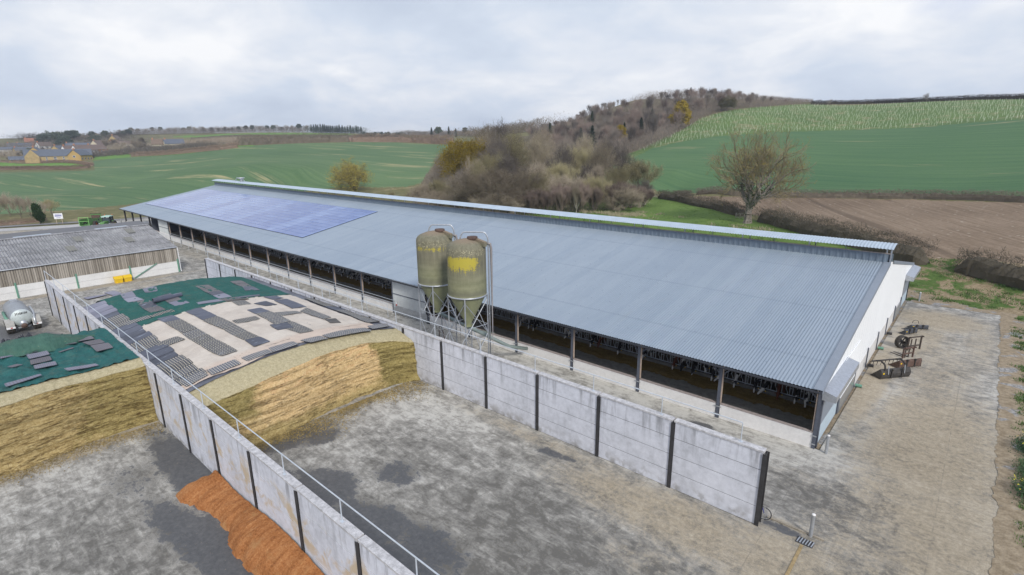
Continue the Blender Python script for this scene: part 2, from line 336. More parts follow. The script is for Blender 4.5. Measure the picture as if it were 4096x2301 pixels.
M['yleaf'] = twig('mustard_blossom', (.28, .205, .02), (.44, .33, .035))
M['oliveleaf'] = twig('young_olive_leaves', (.28, .24, .05), (.36, .29, .065))
M['ivy'] = twig('ivy_leaves', (.022, .045, .014), (.05, .085, .022))
M['needle'] = twig('dark_needles', (.035, .055, .032), (.075, .10, .05))
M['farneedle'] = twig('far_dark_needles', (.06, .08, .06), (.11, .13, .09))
M['hedge0'] = twig('brown_hedge_twigs', (.14, .118, .088), (.21, .18, .135))
M['hedge1'] = twig('dark_hedge_twigs', (.055, .048, .036), (.10, .087, .064))
M['hedge2'] = twig('red_brown_hedge_twigs', (.20, .145, .11), (.27, .20, .15))
M['weed'] = twig('weed_leaves', (.045, .085, .04), (.09, .145, .07))
M['stone'] = simple('honey_stone', (.40, .30, .14), .9, 0, .18, .6)
M['ystone'] = simple('yellow_ham_stone', (.44, .30, .11), .9, 0, .12, .6)
M['hwhite'] = simple('white_render', (.78, .78, .76), .8, 0, .04, .5)
M['cream'] = simple('cream_render', (.55, .49, .36), .8, 0, .06, .5)
M['brick'] = simple('orange_brick', (.40, .19, .10), .9, 0, .15, .8)
M['slate'] = simple('blue_slate_roof', (.10, .115, .14), .7, 0, .1, .8)
M['brown'] = simple('brown_tile_roof', (.15, .11, .09), .8, 0, .15, .8)
M['redtile'] = simple('red_tile_roof', (.30, .13, .08), .8, 0, .15, .8)
M['thatch'] = simple('brown_thatch', (.17, .125, .09), .95, 0, .15, .8)
HILLWOOD=[(-186.4,226.0),(-157.4,226.0),(-133.4,227.1),(-125.8,243.4),(-129.3,271.3),(-137.7,313.5),(-136.2,331.9),(-131.3,349.8),(-119.6,364.4),(-99.7,415.7),(-104.3,433.6),(-127.3,427.4),(-152.3,419.2),(-178.0,408.9),(-204.0,396.6),(-212.5,353.0),(-236.1,337.6),(-262.1,317.9)]
COPSE=[(-116.8,94.1),(-107.5,92.8),(-97.1,96.7),(-87.9,101.1),(-81.2,111.6),(-74.6,123.2),(-70.6,134.6),(-77.9,151.1),(-94.5,171.7),(-123.6,164.8),(-144.5,144.0),(-150.1,126.0)]
BELTS=[('long band of bare grey woodland along the skyline above the village',[(-870.5,207.8),(-844.9,246.2),(-799.3,289.0),(-754.9,332.7),(-716.4,388.7)],7,9,'twig_grey'),('dense dark green conifer plantation on the skyline',[(-692.7,379.8),(-675.6,409.5),(-656.7,435.6)],8,10,'farneedle'),('low dark pine belt right of the conifer plantation',[(-536.8,357.6),(-516.7,394.3)],6,5.5,'farneedle'),('thin bare woodland along the skyline left of the copse',[(-608.2,464.1),(-555.8,488.6),(-498.9,491.0)],8,7,'twig_grey'),('bare brown trees joining the copse to the hill wood on the skyline',[(-373.2,362.1),(-338.5,368.0),(-277.8,341.3)],10,10,'twig'),('tangle of gardens and bare trees around the village',[(-617.9,51.1),(-635.3,77.2),(-642.3,99.5),(-627.6,125.4),(-583.6,139.3),(-558.4,156.6),(-507.8,183.6),(-478.3,204.1)],14,5.5,'twig'),('bare village trees in front of the dark evergreens',[(-697.6,57.7),(-714.0,92.6),(-698.6,126.7),(-672.6,153.9),(-638.9,165.6)],16,10,'twig_grey'),('scrubby bare trees between the village houses and the crop field',[(-554.1,81.1),(-555.9,100.9),(-547.0,119.8),(-523.4,133.0),(-477.8,147.3),(-442.0,159.8)],6,4.6,'twig_grey'),('distant bare trees at the left end of the skyline',[(-892.5,115.7),(-838.3,140.8),(-803.4,164.4),(-794.8,201.9)],10,9,'twig_grey')]
TP=[(-180.9,4.9,0.0),(-286.4,9.9,0.0),(-369.7,14.9,5.6),(-559.5,24.3,7.2),(-699.3,32.1,12.9),(-899.0,43.3,21.3),(-1598.1,78.4,31.4),(-169.3,13.9,0.0),(-266.9,23.9,0.0),(-348.4,33.3,5.3),(-557.3,55.1,6.7),(-696.4,70.5,12.0),(-845.5,87.6,21.5),(-1591.3,166.5,32.5),(-174.9,25.6,0.0),(-292.0,45.0,0.0),(-385.2,61.3,4.8),(-533.1,85.9,5.5),(-671.1,109.7,11.3),(-838.5,139.6,23.2),(-1479.5,247.2,31.8),(-176.4,38.6,0.0),(-295.4,66.7,0.0),(-370.3,85.5,6.3),(-486.9,113.6,9.6),(-632.7,148.9,14.4),(-826.9,197.0,27.5),(-924.0,220.8,32.3),(-211.2,64.2,0.0),(-257.8,80.2,7.4),(-381.6,120.1,11.3),(-533.9,169.1,15.9),(-714.6,227.6,23.0),(-857.2,274.4,32.5),(-193.5,77.0,0.0),(-222.4,90.2,9.5),(-296.2,121.0,12.5),(-370.0,152.0,17.1),(-517.8,213.2,20.4),(-628.6,259.4,25.1),(-739.2,305.9,31.7),(-206.0,105.1,0.0),(-208.9,107.7,9.0),(-301.8,156.5,12.7),(-363.7,189.4,17.9),(-496.5,259.0,21.7),(-602.7,314.8,25.5),(-708.9,370.8,31.9),(-182.9,117.2,0.0),(-218.4,141.0,7.5),(-293.6,190.5,13.1),(-352.1,229.0,18.3),(-469.2,305.6,22.0),(-586.4,382.3,26.2),(-670.1,437.0,29.9),(-140.1,123.7,0.0),(-168.4,149.2,5.1),(-224.3,199.2,9.1),(-298.7,266.0,16.8),(-448.0,399.1,20.2),(-597.2,532.3,25.2),(-101.5,116.7,0.0),(-134.5,154.7,4.4),(-177.1,203.8,9.6),(-242.6,279.3,18.0),(-314.8,362.4,22.8),(-393.4,453.0,26.0),(-89.0,128.4,0.0),(-117.0,168.3,4.3),(-151.4,217.5,9.5),(-200.2,287.1,18.8),(-240.4,344.4,30.3),(-274.8,393.6,35.2),(-83.2,152.4,0.0),(-98.6,179.7,5.8),(-135.2,245.2,13.7),(-169.6,306.2,24.3),(-204.2,367.0,42.9),(-219.0,393.1,48.1),(-80.5,174.7,0.0),(-86.3,186.0,7.2),(-114.3,244.6,14.6),(-144.6,307.7,24.9),(-175.4,370.6,41.6),(-188.4,397.6,47.3),(-60.9,158.7,2.7),(-75.9,195.8,8.5),(-102.3,260.6,18.9),(-125.0,316.2,28.8),(-147.8,371.7,40.3),(-163.0,408.7,46.9),(-46.5,165.6,3.0),(-57.7,201.9,8.6),(-84.1,288.0,21.4),(-99.0,335.7,30.6),(-113.7,383.5,37.7),(-125.6,421.7,44.4),(-32.2,169.0,3.6),(-40.4,206.1,8.8),(-61.9,303.8,22.0),(-72.8,352.6,30.0),(-85.6,411.2,37.4),(-14.8,169.4,4.4),(-19.3,207.1,9.3),(-31.4,308.4,22.8),(-37.6,358.0,30.9),(-44.7,417.6,38.2),(-3.3,167.0,4.9),(-5.0,199.9,8.8),(-10.9,304.8,23.8),(-14.0,359.7,31.8),(-17.1,419.7,38.4),(5.2,159.9,5.4),(5.1,194.9,9.3),(4.3,295.0,24.3),(4.1,360.0,31.9),(4.1,420.0,37.9),(17.5,154.0,6.0),(19.6,184.0,10.2),(26.2,278.8,24.5),(32.4,358.5,33.0),(36.4,408.4,37.3),(-170.0,-60.0,0.0),(-170.0,0.0,0.0),(-170.0,80.0,0.0),(-120.0,-60.0,0.0),(-120.0,0.0,0.0),(-120.0,80.0,0.0),(-70.0,-60.0,0.0),(-70.0,0.0,0.0),(-70.0,80.0,0.0),(-30.0,-60.0,0.0),(-30.0,0.0,0.0),(-30.0,80.0,0.0),(5.0,-60.0,0.0),(5.0,0.0,0.0),(5.0,80.0,0.0),(-160.0,95.0,0.0),(-110.0,100.0,0.0),(-70.0,100.0,0.2),(-35.0,98.0,0.8),(-12.0,93.0,1.8),(3.0,92.0,2.4),(20.0,90.0,2.8),(30.0,60.0,2.0),(30.0,0.0,1.0),(25.0,-60.0,0.0),(-250.0,-60.0,0.0),(-400.0,-80.0,3.0),(-800.0,-120.0,15.0),(-39.0,126.0,1.2),(-60.0,120.0,0.3),(-10.0,130.0,3.0),(20.0,130.0,4.0),(60.0,150.0,7.0),(80.0,250.0,18.0),(100.0,400.0,34.0),(30.0,600.0,30.0),(-150.0,650.0,34.0),(-300.0,800.0,30.0),(-900.0,700.0,30.0),(-1500.0,600.0,32.0)]
FIELDS={'crop_field': [[(-213.1,6.4),(-203.9,17.4),(-200.2,34.4),(-203.9,46.7),(-215.1,65.6),(-201.6,95.0),(-188.8,121.2),(-168.6,129.1),(-167.7,136.1),(-225.6,197.6),(-281.0,258.1),(-334.2,251.0),(-352.1,229.0),(-362.5,191.6),(-363.6,159.4),(-389.0,129.5),(-450.2,111.9),(-449.0,90.0),(-359.1,72.0),(-372.3,51.0),(-391.5,15.9)],[(-94.7,162.1),(-87.8,171.6),(-65.0,169.3),(-32.2,168.8),(-14.7,168.8),(5.2,160.4),(17.6,154.5),(26.2,278.7),(4.3,298.9),(-11.0,306.7),(-31.0,304.4),(-61.5,301.8),(-83.8,287.0),(-104.2,265.3),(-120.2,256.8),(-127.2,246.0),(-118.1,201.2),(-113.7,176.7)]],'meadow': [[(-507.4,21.5),(-473.6,46.3),(-391.7,75.1),(-429.6,84.5),(-559.2,55.3),(-567.4,24.7)],[(-460.8,91.8),(-442.5,110.0),(-383.3,127.6),(-358.6,157.1),(-448.7,196.8),(-463.0,160.2),(-572.3,143.2),(-562.3,114.8)],[(-719.5,250.9),(-705.1,272.7),(-563.0,366.9),(-585.9,390.3),(-651.6,425.0),(-717.2,306.4),(-779.1,235.5)]],'red_soil_field': [[(-538.6,180.3),(-457.9,200.9),(-399.6,211.3),(-393.9,256.4),(-328.8,301.3),(-361.2,331.1),(-524.5,341.7),(-569.0,275.1),(-658.5,237.5),(-647.7,213.6)]],'plantation_field': [[(-117.0,199.5),(-125.8,243.4),(-119.1,254.5),(-102.7,261.6),(-82.9,284.1),(-60.6,297.9),(-30.5,300.4),(-10.8,303.3),(4.3,294.9),(26.1,277.2),(35.4,396.0),(4.0,399.6),(-44.4,415.2),(-96.2,416.5),(-130.8,348.4),(-136.7,327.4),(-134.0,285.6),(-133.0,257.1),(-129.3,220.2)]],'ploughed_field': [[(-73.2,156.3),(-59.1,154.3),(-30.3,159.9),(-13.7,159.8),(5.2,153.3),(17.1,148.5),(60,105),(20,93),(2,92.5),(-2.2,91.0),(-12.0,96.4),(-19.1,105.0),(-30.6,119.5),(-39.6,127.9),(-53.3,139.7)]],'pasture': [[(-5,88),(-22,82),(-60,79),(-110,79),(-99.4,114.2),(-94.9,130.7),(-89.8,151.5),(-82.9,162.2),(-69.6,151.4),(-51.2,134.6),(-37.1,120.3),(-27.5,113.5),(-14.5,96.0),(-9.2,90.5)]],'woodland_floor': [[(-143.9,113.9),(-97.1,111.5),(-94.3,129.8),(-90.0,151.9),(-87.1,170.3),(-94.1,161.3),(-112.0,174.1),(-121.6,207.3),(-129.5,250.5),(-131.0,279.3),(-137.2,322.9),(-133.1,348.1),(-97.2,420.4),(-127.3,387.0),(-175.9,371.8),(-221.7,342.2),(-236.3,314.6),(-260.0,299.3),(-290.1,269.6),(-225.6,197.6),(-167.7,136.1)]]}
HEDGES=[('long clipped brown hedge between ploughed field and green crop',[(-67.4,160.1),(-54.3,156.6),(-39.6,159.4),(-26.2,161.2),(-13.9,161.3),(-2.9,158.4),(5.2,153.8),(17.1,149.0)],2.0,2.1,0),('short broken piece of brown hedge left of the big oak at the field corner',[(-75.4,163.6),(-68.2,158.6)],2.0,1.9,0),('dark scrubby hedge running from the track end to the gate left of the oak',[(-77.3,156.6),(-68.6,149.1),(-58.6,139.7),(-51.4,135.0),(-43.9,127.6),(-41.3,124.7)],3.4,2.6,1),('thick dark hedge from the foot of the big oak down behind the white gable',[(-36.0,120.6),(-28.7,112.7),(-22.2,105.4),(-16.3,99.8),(-11.8,94.9),(-8.4,91.6),(-4.9,90.3)],4.2,3.2,1),('rounded dark hedge along the top of the earth bank,right of the gap',[(-2.1,88.9),(-0.1,88.9),(1.9,87.8),(4.7,86.6),(8.1,85.3)],4.2,3.2,1),('dark windswept hedge along the skyline above the young tree plantation',[(-99.3,409.6),(-88.5,424.4),(-67.0,430.3),(-44.4,415.2),(-16.7,411.2),(4.0,399.6),(35.0,391.5)],2.2,2.6,1),('reddish hedge on the near side of the narrow grass strip',[(-445.4,18.5),(-415.9,40.3),(-402.0,55.4),(-388.5,67.2),(-386.5,75.6)],3.0,2.0,2),('reddish hedge on the far side of the narrow grass strip',[(-561.4,24.4),(-553.2,54.7),(-542.6,75.7),(-443.2,77.3),(-396.2,78.4)],2.6,1.7,2),('low hedge curving along the light green meadow right of the yellow stone farmhouse',[(-450.2,111.9),(-419.1,120.0),(-389.0,129.5),(-362.7,139.1),(-361.3,148.2)],2.6,3,2),('tall untrimmed hedge along the top of the big crop field,left half',[(-368.6,151.4),(-371.5,173.6),(-371.3,196.3),(-369.1,216.7),(-360.1,227.6)],5,6.3,0),('tall untrimmed hedge along the top of the big crop field,right half',[(-359.5,228.5),(-345.8,245.3),(-327.2,260.1),(-307.3,262.2),(-284.6,260.7)],5,6.0,2),('thin far hedge between the red soil field and the bright far meadow',[(-682.5,229.4),(-666.0,257.3),(-592.3,286.5),(-551.3,359.2),(-561.4,376.6)],3,2.2,0),('scrubby low hedge beside the road,behind the row of bare roadside trees',[(-184.5,5.0),(-175.4,14.5),(-175.0,18.8),(-175.5,23.3)],1.6,1.3,2)]
TRACK={'farm_track': [(-96.5,118.6),(-94.3,129.8),(-92.0,141.2),(-89.0,152.5),(-86.3,158.1),(-87.1,159.4),(-91.3,154.1),(-95.0,143.5),(-98.3,133.2),(-100.1,120.2)]}
